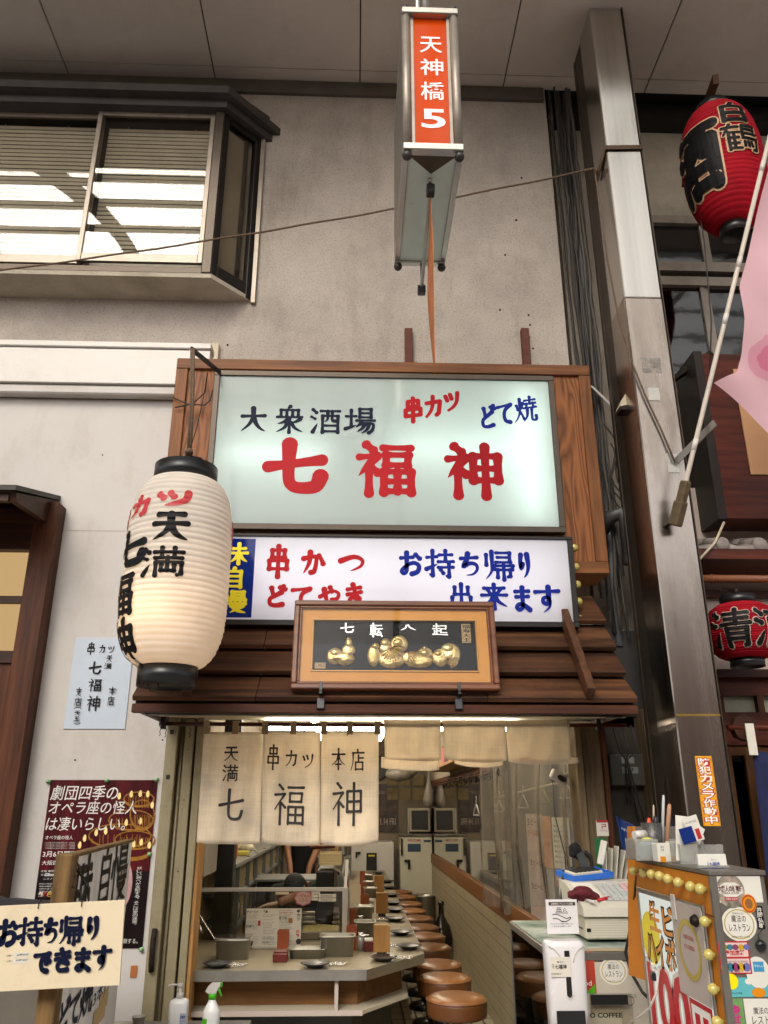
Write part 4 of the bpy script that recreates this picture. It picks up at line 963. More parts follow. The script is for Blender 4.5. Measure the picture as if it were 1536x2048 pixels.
# ================================================================ lower lit menu sign
YL = -.25; PL = PY(YL)
ls = thing('menu_light_sign', 'wide black framed light box with red and blue menu lettering', 'sign', (.23, YL, 2.5))
MX0, MX1, MZ0, MZ1 = -.84, 1.275, 2.50, 3.045; f = .032
g = MB(); g.box(MX0, MX1, YL - .012, .0, MZ1 - f * .6, MZ1, .003); g.box(MX0, MX1, YL - .012, .0, MZ0, MZ0 + f, .003); g.box(MX0, MX0 + f, YL - .011, .0, MZ0 + f, MZ1 - f * .6, .003); g.box(MX1 - f, MX1, YL - .011, .0, MZ0 + f, MZ1 - f * .6, .003)
g.build('case', K['dark_metal'], ls)
MB().box(MX0 + f, MX1 - f, -.035, -.03, MZ0 + f, MZ1 - f * .6).build('reflector', K['box_white'], ls)
lsp = MB().quadp(PL, MX0 + f, MX1 - f, MZ0 + f, MZ1 - f * .6, 0).build('light_panel', translucent('acryl_white', '#ecebf0', .5, .05, .08), ls, recalc=False)
g = MB(); g.tube([(MX0 + .08, -.12, 2.88), (.2, -.12, 2.88)], .012); g.tube([(.25, -.12, 2.88), (MX1 - .08, -.12, 2.88)], .012); g.tube([(MX0 + .08, -.12, 2.66), (.2, -.12, 2.66)], .012); g.tube([(.25, -.12, 2.66), (MX1 - .08, -.12, 2.66)], .012)
K['menu_lamp'] = emit('menu_lamp', '#f4f2ff', 3.6); g.each('inner_tube', K['menu_lamp'], ls)
ub = PL.hit(507, 1160)[0]
lbp = MB().quadp(PL, MX0 + f + .002, ub, MZ0 + f + .012, MZ1 - f, .0015).build('blue_panel', translucent('blue_acryl', '#0b2a80', .35, .05, .1), ls, recalc=False)
g = MB()
for ch, r_ in (('味', (440, 1087, 496, 1128)), ('自', (445, 1137, 491, 1176)), ('慢', (438, 1182, 493, 1226))): inkp(g, PL, ch, r_, .024, off=.004)
g.build('yellow_lettering', K['yellow_ink'], lbp)
g = MB()
for ch, r_ in (('串', (533, 1092, 580, 1154)), ('か', (604, 1102, 649, 1150)), ('つ', (678, 1108, 727, 1146)), ('ど', (532, 1172, 570, 1214)), ('て', (582, 1172, 624, 1216)), ('や', (638, 1172, 680, 1216)), ('き', (691, 1168, 727, 1216))): inkp(g, PL, ch, r_, .031)
g.build('red_lettering', K['red_ink'], lsp)
g = MB()
for ch, r_ in (('お', (798, 1103, 843, 1151)), ('持', (852, 1100, 907, 1157)), ('ち', (918, 1106, 960, 1152)), ('帰', (968, 1102, 1026, 1160)), ('り', (1035, 1106, 1062, 1157)), ('出', (899, 1168, 946, 1218)), ('来', (960, 1168, 1016, 1218)), ('ま', (1026, 1174, 1062, 1223)), ('す', (1068, 1173, 1120, 1226))):
    inkp(g, PL, ch, r_, .026 if ch in '持帰来出' else .030)
g.build('blue_lettering', K['blue_ink'], lsp)
K['bulb_glass'] = mat('bulb_glass', '#c2b160', .15, var=.05, coat=.6); K['bulb_off'] = mat('bulb_off', '#7a6a48', .3, var=.2)
def bulb(c, d, r, parent, m):
    c = Vector(c); d = Vector(d).normalized(); a = d.orthogonal().normalized(); b = d.cross(a)
    return MB().lathe([(r * .45, -r * 1.1), (r * .5, -r * .8), (r * .88, -r * .45), (r, 0), (r * .88, r * .48), (r * .5, r * .86), (.0005, r)], c, 14, (a, b, d)).build('light_bulb', m, parent)
for px, py in ((1150, 1098), (1157, 1136), (1160, 1171), (1162, 1205), (1165, 1240)):
    p = at(px, py, YL + .12); bulb((MX1 + .035, YL + .10, p.z), (1, 0, 0), .026, ls, K['bulb_glass'])
x = MX0 + .06
while x < MX1 - .03: bulb((x, YL + .06, MZ0 - .03), (0, 0, -1), .022, ls, K['bulb_off']); x += .125
# ================================================================ small plank roof over the entrance
rf = thing('plank_roof', 'small stepped plank roof over the restaurant entrance', 'roof', (.17, -.3, 2.0))
RX0, RX1 = -1.125, 1.452
K['roof_board2'] = wood('roof_board2', '#714a2e', '#3b2416', 0, .65, dirt=.5); vary(K['roof_board'], .3); vary(K['roof_board2'], .3)
seg = [(-.55, 2.03), (-.415, 2.185), (-.295, 2.345), (-.165, 2.52), (.02, 2.74)]
for i in range(4):
    (ya, za), (yb, zb2) = seg[i], seg[i + 1]
    dy, dz = yb - ya, zb2 - za; L = math.hypot(dy, dz); n = (0, -dz / L, dy / L); th = .030
    xs = [RX0, RX0 + .62 + .2 * (i % 2), RX0 + 1.5 + .3 * ((i + 1) % 2), RX1]
    ov = .035
    g = MB()
    for k in range(3):
        P0 = Vector((0, ya, za)) + Vector(n) * .055; P1 = Vector((0, yb, zb2)) + Vector(n) * .004; u = (P1 - P0); LL_ = u.length; u.normalize(); nn = Vector((0, -u.z, u.y))
        c_ = P0 + u * ((LL_ + .03) / 2) - nn * (th / 2)
        MB().frame(((xs[k] + xs[k + 1]) / 2, c_.y, c_.z), ((xs[k + 1] - xs[k]) / 2 - .0012, (LL_ + .03) / 2, th / 2), ((1, 0, 0), u, nn), .003).build('roof_plank', K['roof_board'] if (i + k) % 2 else K['roof_board2'], rf)
    MB().box(RX0 + .01, RX1 - .01, ya + .012, ya + .03, za - .03, za + .015).build('plank_shadow', K['black'], rf)  # black strip under the plank step, painting in its shadow line
g = MB(); g.box(RX0, RX1, -.575, -.535, 1.985, 2.03, .004); g.build('eave_edge', wood('eave_edge', '#55301e', '#3a1f13', 0, .5), rf)
g = MB(); g.prism([(RX0 + .02, -.53, 1.99), (RX0 + .02, .1, 2.55), (RX0 + .02, .1, 1.99)], (.02, 0, 0)); g.prism([(RX1 - .04, -.53, 1.99), (RX1 - .04, .1, 2.55), (RX1 - .04, .1, 1.99)], (.02, 0, 0)); g.build('gable_board', K['dark_wood_x'], rf)
for px, py in ((1181, 1406), (372, 1408)):
    x = at(px, py, -.6).x; a = Vector((x, -.6, 2.06)); b = Vector((x, -.12, 2.655)); n = Vector((0, -(b.z - a.z), b.y - a.y)).normalized()
    MB().bar(a + n * .035, b + n * .035, .042, .075, up=n, bev=.004).build('roof_batten', wood('batten', '#5b3a26', '#3a2317', 1, .5), rf)
bm_ = at(316, 1440, -.12)
g = MB(); g.box(-1.12, 1.44, -.53, .1, 2.037, 2.06); g.box(-1.1, 1.5, -.42, -.36, 1.992, 2.035); g.build('eave_beam', K['black'], rf)
g = MB(); g.box(-1.10, 1.53, -.16, -.1, 2.012, 2.04, .002); g.box(-1.10, 1.53, -.1, .25, 2.03, 2.04); g.build('shutter_track', K['cream'], rf)
# ================================================================ framed relief picture
A0 = at(581, 1378, -.60); A1 = at(1000, 1383, -.60); T0 = at(591, 1200, -.52); T1 = at(986, 1208, -.52)
A0.z = A1.z = (A0.z + A1.z) / 2; T0.z = T1.z = (T0.z + T1.z) / 2
PF_ = Plane(A0, (1, 0, 0), (T0 - A0) - Vector(((T0 - A0).x, 0, 0)))
fw_, fh_ = A1.x - A0.x, (T0 - A0).dot(PF_.v)
pic = thing('framed_relief', 'brown framed picture of gilded relief figures on black cloth', 'picture', A0 + Vector((fw_ / 2, 0, 0)))
K['fr_wood'] = wood('fr_wood', '#7a4a2c', '#5b321b', 0, .35, coat=.3); K['fr_gold'] = mat('fr_gold', '#b5843f', .4, .3, var=.12); K['mount'] = mat('mount', '#c98a36', .6, var=.06, vs=12)
b1, b2, b3 = .030, .062, .070
def ring(P, u0, u1, v0, v1, w_, n0, n1, bev=.003):
    g.pbox(P, u0, u1, v0, v0 + w_, n0, n1, bev); g.pbox(P, u0, u1, v1 - w_, v1, n0, n1, bev); g.pbox(P, u0, u0 + w_, v0 + w_, v1 - w_, n0, n1 - .0006, bev); g.pbox(P, u1 - w_, u1, v0 + w_, v1 - w_, n0, n1 - .0006, bev)
g = MB(); ring(PF_, 0, fw_, 0, fh_, b1, -.04, .022, .006); ring(PF_, b1, fw_ - b1, b1, fh_ - b1, .012, -.03, .012); g.build('frame', K['fr_wood'], pic)
g = MB(); ring(PF_, b1 + .012, fw_ - b1 - .012, b1 + .012, fh_ - b1 - .012, .055, -.03, -.006, .0); g.build('mount_board', K['mount'], pic)
iu = b1 + .012 + .055; g = MB(); ring(PF_, iu, fw_ - iu, iu, fh_ - iu, .009, -.03, .0, .003); g.build('gilt_slip', K['fr_gold'], pic)
MB().pbox(PF_, iu, fw_ - iu, iu, fh_ - iu, -.034, -.020).build('black_cloth', mat('black_cloth', '#14151b', .95, var=.3, vs=60), pic)
K['gilt'] = mat('gilt', '#ecd49a', .3, .75, col2='#9c7f45', vs=14, bump=.5, bs=45); K['silver'] = mat('silver', '#c8c8cc', .3, .9, var=.05)
def cpx(x, y): return PF_.hit(540 + x * .3125, 1180 + y * .3125)
def lump(g, x0, y0, x1, y1, d=.012, rot=0):
    a, b = cpx(x0, y1), cpx(x1, y0); c = ((a[0] + b[0]) / 2, (a[1] + b[1]) / 2); hu, hv = (b[0] - a[0]) / 2, (b[1] - a[1]) / 2
    s = MB().ball((0, 0, 0), 1, 18, 10); cs, sn = math.cos(R(rot)), math.sin(R(rot))
    g.add([PF_.at(c[0] + (v.x * hu * cs - v.z * hv * sn), c[1] + (v.x * hu * sn + v.z * hv * cs), -.019 + max(-.001, -v.y * d)) for v in s.v], s.f, True)
def fan(g, x, y, rx, ry, a0, a1, d=.012, n=9):
    cu, cv = cpx(x, y); k = abs(cpx(x + 10, y)[0] - cu) / 10
    def f_(u, v):
        a = R(a0 + (a1 - a0) * u); rr = v; rid = .5 + .5 * math.cos(u * n * 2 * math.pi)
        return PF_.at(cu + rr * rx * k * math.cos(a), cv + rr * ry * k * math.sin(a), -.019 + d * (1.02 - v ** 3) * (.75 + .3 * rid))
    g.sheet(f_, n * 6, 6)
g = MB(); lump(g, 360, 362, 470, 470, .014); lump(g, 400, 392, 545, 472, .016); lump(g, 378, 368, 452, 425, .020); fan(g, 400, 440, 140, 46, -60, 40, .018, 6)
lump(g, 458, 340, 547, 415, .012); lump(g, 478, 300, 530, 365, .018); lump(g, 488, 292, 512, 330, .012); g.build('gilt_figure', K['gilt'], pic)
g = MB(); lump(g, 622, 345, 705, 482, .013); lump(g, 648, 332, 700, 378, .019); lump(g, 700, 330, 775, 400, .012); lump(g, 706, 302, 770, 362, .019); lump(g, 770, 283, 884, 395, .016); lump(g, 782, 300, 858, 372, .024); lump(g, 808, 330, 830, 352, .030); lump(g, 690, 375, 865, 495, .013); fan(g, 778, 372, 92, 126, -168, -12, .018, 9)
lump(g, 784, 352, 818, 364, .029, 12); lump(g, 820, 352, 854, 364, .029, -12); lump(g, 790, 318, 812, 326, .028); lump(g, 826, 318, 848, 326, .028); g.build('gilt_figure', K['gilt'], pic)
g = MB(); lump(g, 840, 385, 1045, 490, .014, -8); fan(g, 880, 395, 165, 90, -88, 5, .018, 8); lump(g, 942, 360, 1045, 440, .016); lump(g, 955, 372, 1025, 425, .022); lump(g, 975, 352, 1005, 385, .016); g.build('gilt_figure', K['gilt'], pic)
g = MB(); lump(g, 1088, 332, 1220, 472, .014); lump(g, 1098, 340, 1180, 398, .022); lump(g, 1040, 368, 1145, 484, .016); lump(g, 1048, 378, 1110, 430, .021); fan(g, 1130, 440, 80, 60, -70, 60, .018, 6); g.build('gilt_figure', K['gilt'], pic)
g = MB()
for ch, x0, y0, x1, y1 in (('七', 447, 203, 540, 270), ('転', 640, 203, 718, 292), ('八', 832, 212, 938, 255), ('起', 1042, 208, 1136, 282)):
    a = cpx(x0, y1); b = cpx(x1, y0); ink(g, PF_.at, ch, a[0], a[1], b[0], b[1], .0085, 'brush', off=-.017)
g.build('silver_lettering', K['silver'], pic)
g = MB(); a = cpx(1233, 330); b = cpx(1283, 210); g.pbox(PF_, a[0], b[0], a[1], b[1], -.0195, -.017); a2 = cpx(285, 495); b2_ = cpx(355, 458); g.pbox(PF_, a2[0], b2_[0], a2[1], b2_[1], -.0195, -.017); g.build('title_card', K['linen_tab'], pic)
g = MB(); column(g, PF_, '福寿大王', (a[0] + .002, a[1] + .003, b[0] - .002, b[1] - .003), -.0165, .01, px=False); type_(g, PF_, '三木仙三', (a2[0] + .004, a2[1] + .006, b2_[0] - .004, b2_[1] - .003), -.0165, .0, px=False); g.build('card_lettering', K['ink'], pic)
MB().quadp(PF_, b1, fw_ - b1, b1, fh_ - b1, .0085).build('glazing', glass('picture_glass', '#f6f5f2', .45, .01), pic, recalc=False)
for px, lab in ((642, 'black clip holding the left foot of the relief picture'), (917, 'black clip holding the right foot of the relief picture')):
    u = PF_.hit(px, 1372)[0]; g = MB(); g.pbox(PF_, u - .008, u + .008, -.02, .035, .024, .03, .001); g.pbox(PF_, u - .008, u + .008, -.026, -.004, -.1, .03, .001); g.pbox(PF_, u - .02, u + .02, -.09, -.028, -.09, -.02, .003)
    tag(g.build('picture_clip', K['black_plastic']), lab, 'clip')
# ================================================================ paper lanterns
def lantern(name, label, c, Rr, z0, z1, rc0, rc1, ribs, m_paper, cap0, cap1, pw, qw, group=None):
    t = thing(name, label, 'lantern', (c[0], c[1], z0 - cap0), group); _r = random.Random(ribs); RJ = [_r.uniform(-.0016, .0012) for _ in range(ribs)]
    def rad(z):
        k = (z - z0) / (z1 - z0); k = min(1, max(0, k)); e = (1 - abs(2 * k - 1) ** pw) ** qw
        rc = rc0 if k < .5 else rc1
        return rc + (Rr - rc) * e
    def radr(z):
        k = (z - z0) / (z1 - z0) * ribs
        return rad(z) + RJ[min(int(k), ribs - 1) if k > 0 else 0] - .003 + .0055 * abs(math.sin(math.pi * k)) ** .45
    N = ribs * 5; prof = [(radr(z0 + (z1 - z0) * i / N), z0 + (z1 - z0) * i / N) for i in range(N + 1)]
    MB().lathe([(r, z) for r, z in prof], (c[0], c[1], 0), 56, cap=False).build('paper_body', m_paper, t, recalc=True)
    if rc1:
        MB().lathe([(rc1 + .006, z1 - .004), (rc1 + .006, z1 + cap1), (rc1 - .004, z1 + cap1), (rc1 - .004, z1 - .004)], (c[0], c[1], 0), 40).build('top_cap', K['black_plastic'], t)
    MB().lathe([(.001, z0 - cap0 + .012), (rc0 - .006, z0 - cap0 + .01), (rc0 - .006, z0 - cap0), (rc0 + .006, z0 - cap0), (rc0 + .006, z0 + .004), (rc0 - .002, z0 + .004)], (c[0], c[1], 0), 40).build('bottom_cap', K['black_plastic'], t)
    d = Vector((CAM.x - c[0], CAM.y - c[1])); d.normalize(); rg = Vector((-d.y, d.x))
    def fn(u, v, off):
        a = u / Rr; r = radr(v) + off
        return Vector((c[0] + r * (d.x * math.cos(a) + rg.x * math.sin(a)), c[1] + r * (d.y * math.cos(a) + rg.y * math.sin(a)), v))
    return t, fn
cL = (-.896, -.85); RL = .256
K['washi'] = translucent('washi', '#fbf4ea', .55, .02, .5, .12)
lz0, lz1 = 2.165, 3.115
t, fn = lantern('white_paper_lantern', 'large white paper lantern with black characters hanging at the left', cL, RL, lz0, lz1, .135, .155, 33, K['washi'], .092, .085, 4.2, .62)
def zp(py, px=352): return at(px, py, -1.1).z
def li(g, ch, a0, a1, y0, y1, w_, st='brush', off=.003, slope=0): ink(g, fn, ch, R(a0) * RL, zp(y1), R(a1) * RL, zp(y0), w_, st, off, 3, slope)
g = MB(); li(g, '天', -31, 9, 1020, 1082, .036); li(g, '満', -40, 6, 1094, 1152, .024); li(g, '七', -92, -36, 1054, 1128, .052); li(g, '福', -100, -47, 1138, 1222, .037); li(g, '神', -100, -45, 1232, 1318, .040)
g.build('black_lettering', K['ink'], t)
g = MB(); li(g, 'ツ', -32, 9, 978, 1012, .036, slope=0); li(g, 'カ', -70, -38, 985, 1026, .036); li(g, '串', -112, -78, 995, 1040, .034); li(g, '串', 72, 110, 1005, 1050, .034); g.build('red_lettering', K['red_print'], t)
lw = bpy.data.lights.new('lantern_bulb', 'POINT'); lw.energy = .85; lw.color = (1.0, .62, .28); lw.shadow_soft_size = .05
lo = bpy.data.objects.new('lantern_bulb', lw); COL.objects.link(lo); lo.parent = t; lo.location = Vector((cL[0] - .05, cL[1] - .11, 2.42)) - wloc(t)
MB().ball((cL[0] - .05, cL[1] - .11, 2.42), .028, 12, 8).build('lit_bulb', emit('bulb_glow', '#ffc070', 2.5), t)
top = Vector((cL[0], cL[1], lz1 + .085))
g = MB(); g.tube([top + Vector((-.13, 0, 0)), top + Vector((-.06, 0, .05)), top + Vector((0, 0, .075)), top + Vector((.07, 0, .06)), top + Vector((.12, 0, -.0))], .004, 6); g.build('wire_bail', K['iron'], t)
g = MB(); g.tube([(cL[0] - .04 + .025 * math.cos(k * .7), cL[1] - .1, 2.065 + .024 * math.sin(k * .7)) for k in range(9)], .003, 5, True); g.build('bottom_ring', K['iron'], t)
arm = thing('iron_bracket', 'flat rusty iron arm holding the white lantern ropes', 'bracket', at(440, 745, -.04))
e0 = at(440, 745, -.04); e1 = at(383, 698, -.80)
MB().bar(e0, e1, .012, .028).build('bar', K['iron'], arm)
rp2 = thing('lantern_rope', 'doubled hemp rope with a knot hanging the white lantern', 'rope', top)
g = MB(); hk = top + Vector((.0, 0, .08)); g.tube([e1, e1.lerp(hk, .5) + Vector((.006, 0, 0)), hk], .0075, 7); g.tube([e1 + Vector((.012, 0, 0)), e1.lerp(hk, .5) + Vector((.018, -.004, 0)), hk + Vector((.012, 0, 0))], .0075, 7)
for k in range(4): g.ball(hk + Vector((.012 * (k % 2), -.006 * k, .004 * k)), .017, 8, 6)
g.tube([hk, hk + Vector((.03, 0, -.05)), hk + Vector((.02, 0, -.09)), hk + Vector((-.02, 0, -.06))], .007, 6)
g.build('strand', K['rope'], rp2)
q0 = at(415, 745, -.3); o = MB().tube([q0, at(408, 790, -.35), at(395, 850, -.5), at(378, 905, -.8)], .003, 5).build('lantern_wire', K['iron']); tag(o, 'thin wire running from the sign corner down to the lantern', 'wire')
o = MB().tube([at(346, 795, -.01), at(375, 808, -.04), at(410, 810, -.045), at(420, 800, -.05), at(425, 780, -.04)], .0045, 6).build('loop_wire', K['cable_dark']); tag(o, 'black wire looped across the left side of the wooden sign', 'wire')
o = MB().tube([at(415, 745, -.05), at(410, 785, -.05), at(385, 808, -.05), at(350, 815, -.02)], .0045, 6).build('loop_wire', K['cable_dark']); tag(o, 'black wire drooping from the metal sign corner to its left edge', 'wire')
# red lanterns on the right
K['red_paper'] = translucent('red_paper', '#b01d2b', .25, .008, .6, .3)
K['outline'] = mat('outline', '#c9a27e', .6, var=.05); K['outline2'] = mat('outline2', '#b8a090', .6)
t, fn = lantern('tall_red_lantern', 'tall red paper lantern with a big black character high on the right', (2.575, -.3), .272, 5.30, 6.32, .09, .11, 30, K['red_paper'], .075, .06, 2.6, .6)
def lu(g, ch, a0, a1, z0_, z1_, w_, off, st='round'): ink(g, fn, ch, R(a0) * .282, z0_, R(a1) * .282, z1_, w_, st, off, 3)
g = MB(); lu(g, '酒', -74, -4, 5.49, 6.08, .120, .004); lu(g, '白', 6, 48, 5.97, 6.17, .052, .004); lu(g, '鶴', 4, 52, 5.71, 5.94, .044, .004); g.build('cream_outline', K['outline'], t)
g = MB(); lu(g, '酒', -74, -4, 5.49, 6.08, .094, .009); lu(g, '白', 6, 48, 5.97, 6.17, .036, .009); lu(g, '鶴', 4, 52, 5.71, 5.94, .022, .009); g.build('black_lettering', K['ink'], t)
g = MB(); g.bar(at(1412, 212, -.1), at(1432, 158, -.45), .04, .07); g.bar(at(1372, 290, .1), at(1368, 370, .1), .05, .02); tag(g.build('lantern_bracket', K['dark_wood_z']), 'dark timber arm under the soffit that holds the tall red lantern', 'bracket')
o = MB().tube([(2.40, -.22, 5.9), (2.38, -.24, 5.2), (2.36, -.2, 4.6), (2.30, -.18, 4.2)], .005, 5).build('hanging_wire', K['cable_dark']); tag(o, 'black cord dropping from the tall red lantern past the window', 'cord')
c2 = at(1486, 1270, -.2)
t, fn = lantern('round_red_lantern', 'small round red lantern under the bamboo pole with black outlined characters', (c2.x, -.2), .205, 2.335, 2.655, .088, .095, 24, K['red_paper'], .045, .05, 2.3, .55)
def lv(g, ch, a0, a1, z0_, z1_, w_, off): ink(g, fn, ch, R(a0) * .205, z0_, R(a1) * .205, z1_, w_, 'brush', off, 3)
g = MB(); lv(g, '清', -48, 12, 2.385, 2.595, .040, .004); lv(g, '酒', 20, 75, 2.385, 2.595, .040, .004); g.build('pale_outline', K['outline2'], t)
g = MB(); lv(g, '清', -48, 12, 2.385, 2.595, .029, .009); lv(g, '酒', 20, 75, 2.385, 2.595, .029, .009); g.build('black_lettering', K['ink'], t)
g = MB(); g.tube([(c2.x - .09, -.2, 2.70), (c2.x - .09, -.2, 2.76), (c2.x, -.2, 2.74)], .003, 5); g.tube([(c2.x, -.2, 2.70), (c2.x, -.2, 2.83)], .004, 5); g.ball((c2.x, -.2, 2.735), .022, 10, 6); g.build('hook', K['iron'], t)
# ================================================================ entrance: rod, curtains, lamp, posts
zrod = at(780, 1449, -.06).z
rod = thing('curtain_rod', 'thin brown rod carrying the linen curtains across the entrance', 'rod', (.2, -.06, zrod))
MB().tube([(-1.10, -.06, zrod + .0), (.2, -.06, zrod - .004), (1.55, -.06, zrod)], .011, 10).build('bar', K['red_wood'], rod)
g = MB()
for px in (328, 1195): x = at(px, 1449, -.06).x; g.box(x - .012, x + .012, -.09, -.05, zrod - .03, zrod + .06, .002)
g.each('rod_bracket', K['iron'], rod)
for px, py in ((318, 1463), (329, 1466), (378, 1466), (607, 1462), (693, 1462), (757, 1460)):
    p = at(px, py, -.065); g = MB(); g.tube([(p.x + .010 * math.sin(t * 1.2) * (1 if t < 3 else -1), -.066, p.z + .03 - .011 * t) for t in range(6)], .0022, 5)
    tag(g.build('s_hook', K['iron']), 'small wire hook dangling from the rod over the entrance', 'hook', 'hooks along the curtain rod')
PC1 = PY(-.075)
def cloth(x0t, x1t, x0b, x1b, zt, zb, ph, wv=.008, yo=-.07):
    def f_(u, v):
        a = x0t + (x1t - x0t) * u; b = x0b + (x1b - x0b) * u; x = a + (b - a) * v
        return (x, yo - wv * 1.5 * math.sin(5.2 * u + ph) * (.3 + .7 * v) - .005 * math.sin(17 * u + 3 * v + ph), zt + (zb - zt) * v + .006 * math.sin(3.1 * u + ph) * v - .012 * (1 - abs(2 * u - 1) ** 3) * v)
    return f_
ln = thing('linen_entrance_curtain', 'long unbleached linen curtain of three panels with thin black brush characters', 'curtain', (-.37, -.07, 1.36))
tops = [at(p, 1464, -.07) for p in (408, 526, 642, 758)]; bots = [at(p, 1686, -.07) for p in (393, 520, 523, 640, 640, 757)]
pan = []
for i in range(3):
    f_ = cloth(tops[i].x + .002, tops[i + 1].x - .002, bots[2 * i].x, bots[2 * i + 1].x, tops[0].z, bots[0].z, i * 1.7 + .4); pan.append(f_)
    MB().sheet(f_, 20, 24, (0, .0012, 0)).build('panel', K['linen'], ln)
g = MB()
for px in (414, 472, 531, 587, 648, 700, 755):
    x = at(px, 1455, -.07).x; g = MB(); g.box(x - .017, x + .017, -.092, -.088, tops[0].z - .012, zrod + .012, .001); g.box(x - .017, x + .017, -.05, -.047, tops[0].z - .005, zrod + .012, .001); g.box(x - .017, x + .017, -.09, -.048, zrod + .012, zrod + .015); g.build('loop', K['linen_tab'], ln)
def on_panel(i):
    def fn(u, v, off):
        zt, zb = tops[0].z, bots[0].z; vv = (zt - v) / (zt - zb)
        a = tops[i].x + (bots[2 * i].x - tops[i].x) * vv; b = tops[i + 1].x + (bots[2 * i + 1].x - tops[i + 1].x) * vv
        p = Vector(pan[i]((u - a) / (b - a), vv)); p.y -= off; p.x = u; return p
    return fn
def nl(i, ch, r_, w_): ink(g, on_panel(i), ch, *PC1.rect(*r_), w_, 'pen', .0025)
g = MB()
nl(0, '天', (449, 1490, 476, 1522), .0105); nl(0, '満', (446, 1528, 475, 1561), .009); nl(0, '七', (437, 1574, 488, 1644), .016)
nl(1, '串', (533, 1489, 560, 1538), .010); nl(1, 'カ', (571, 1499, 595, 1531), .0105); nl(1, 'ツ', (604, 1503, 627, 1534), .0105); nl(1, '福', (546, 1565, 610, 1646), .0135)
nl(2, '本', (663, 1495, 691, 1537), .0095); nl(2, '店', (701, 1498, 729, 1540), .0095); nl(2, '神', (663, 1561, 726, 1645), .0145)
g.build('lettering', K['grey_ink'], ln)
fc = thing('folded_linen_curtain', 'short linen curtain folded up over the rod at the right of the entrance', 'curtain', (.7, -.07, 1.8))
zt = zrod + .016
for x0, x1, yb, ph in ((768, 882, 1519, .5), (885, 1011, 1519, 2.1), (1012, 1139, 1522, 3.5)):
    a, b = at(x0, 1457, -.08).x, at(x1, 1457, -.08).x; zb = at((x0 + x1) / 2, yb, -.085).z
    MB().sheet(cloth(a, b, a + .004, b - .006, zt, zb, ph, .010, -.085), 18, 8, (0, .0012, 0)).build('front_fold', K['linen'], fc)
    MB().sheet(lambda u, v: (a + (b - a) * u, -.085 + .05 * v, zt + .01 * math.sin(math.pi * v)), 8, 4, (0, 0, -.001)).build('top_fold', K['linen'], fc)
for x0, x1, yb, ph in ((762, 876, 1538, 1.0), (906, 1000, 1529, 2.5), (1030, 1150, 1526, .2)):
    a, b = at(x0, 1457, -.04).x, at(x1, 1457, -.04).x; zb = at((x0 + x1) / 2, yb, -.035).z
    MB().sheet(cloth(a, b, a, b, at(900, 1519, -.045).z + .012, zb, ph, .006, -.06), 14, 8, (0, .0012, 0)).build('back_fold', K['linen'], fc)
lamp = thing('fluorescent_lamp', 'lit white fluorescent lamp behind the top of the entrance curtains', 'lamp', (.2, .35, 2.02))
xa, xb = at(530, 1452, .3).x, at(1036, 1452, .3).x; zl = at(780, 1454, .3).z
MB().tube([(xa, .3, zl), (xb, .3, zl)], .022, 12).build('tube', K['tube_white'], lamp)
g = MB(); g.box(xa - .03, xa - .001, .27, .33, zl - .03, zl + .05, .004); g.box(xb + .001, xb + .03, .27, .33, zl - .03, zl + .05, .004); g.box(xa - .03, xb + .03, .3, .36, zl + .04, zl + .08, .004); g.build('fitting', K['cream'], lamp)
MB().box(-1.12, 1.3, .3, .5, 2.28, 2.62).build('door_head', K['cream'], bld)
for i, x in enumerate((-.45, .35)):
    t = thing('ceiling_lamp', ['long fluorescent ceiling lamp over the kitchen side of the counter', 'long fluorescent ceiling lamp over the stools of the restaurant'][i], 'lamp', (x, 3.5, 2.42))
    MB().box(x - .05, x + .05, 1.4, 6.8, 2.41, 2.448, .004).build('fitting', K['cream'], t)
    MB().tube([(x, 1.45, 2.39), (x, 6.75, 2.39)], .016, 10).build('tube', emit('room_tube', '#fff0d8', 24.0), t)
sp = thing('shutter_post', 'beige steel shutter guide post at the left of the entrance', 'post', (-.98, .2, 0))
K['beige_metal'] = mat('beige_metal', '#8f8467', .5, .1, var=.12, vs=4, dirt=.3, ds=5, stretch=(3, 3, .6))
g = MB(); g.box(-1.095, -1.03, .12, .32, 0, 2.03, .004); g.box(-1.03, -.995, .18, .32, 0, 2.03, .003); g.box(-.995, -.94, .15, .32, 0, 2.03, .003); g.box(-.925, -.885, .14, .32, 0, 2.03, .003); g.tube([(-1.012, .172, 0), (-1.012, .172, 2.0)], .009, 8)
g.each('guide_rail', K['beige_metal'], sp)
MB().box(-.94, -.925, .24, .32, 0, 2.03).build('slot', K['black'], sp)
g = MB(); Ps = PY(.12)
for py in (1464, 1554, 1936):
    z = Ps.hit(340, py)[1]; g.box(-1.075, -1.055, .116, .121, z - .012, z + .012)
for py in (1498, 1600, 1744): z = Ps.hit(365, py)[1]; g.ball((-.97, .15, z), .004, 6, 4)
g.build('slot_hole', K['black'], sp)
z = at(333, 1900, .1).z; MB().tube([(-1.06, .105, z - .1), (-1.06, .09, z - .06), (-1.06, .09, z + .06), (-1.06, .105, z + .1)], .015, 8).build('handle', K['iron'], sp)
MB().box(-.883, -.862, .16, .32, 0, 2.02, .002).build('wood_strip', K['pale_wood'], sp)
rp = thing('timber_door_post', 'weathered timber post and boards at the right of the entrance', 'post', (1.4, .1, 0))
g = MB(); g.box(1.285, 1.325, .08, .3, 0, 2.0, .004); g.box(1.335, 1.445, .12, .3, 0, 2.0, .004); g.build('post', K['post_wood'], rp)
MB().box(1.447, 1.475, .10, .3, 0, 2.0, .003).build('dark_strip', K['dark_wood_z'], rp)
K['grimy'] = mat('grimy', '#3b332a', .8, var=.4, vs=3, dirt=.4)
MB().box(1.475, 1.74, .32, .4, 0, 2.0).build('backing_board', K['grimy'], rp)
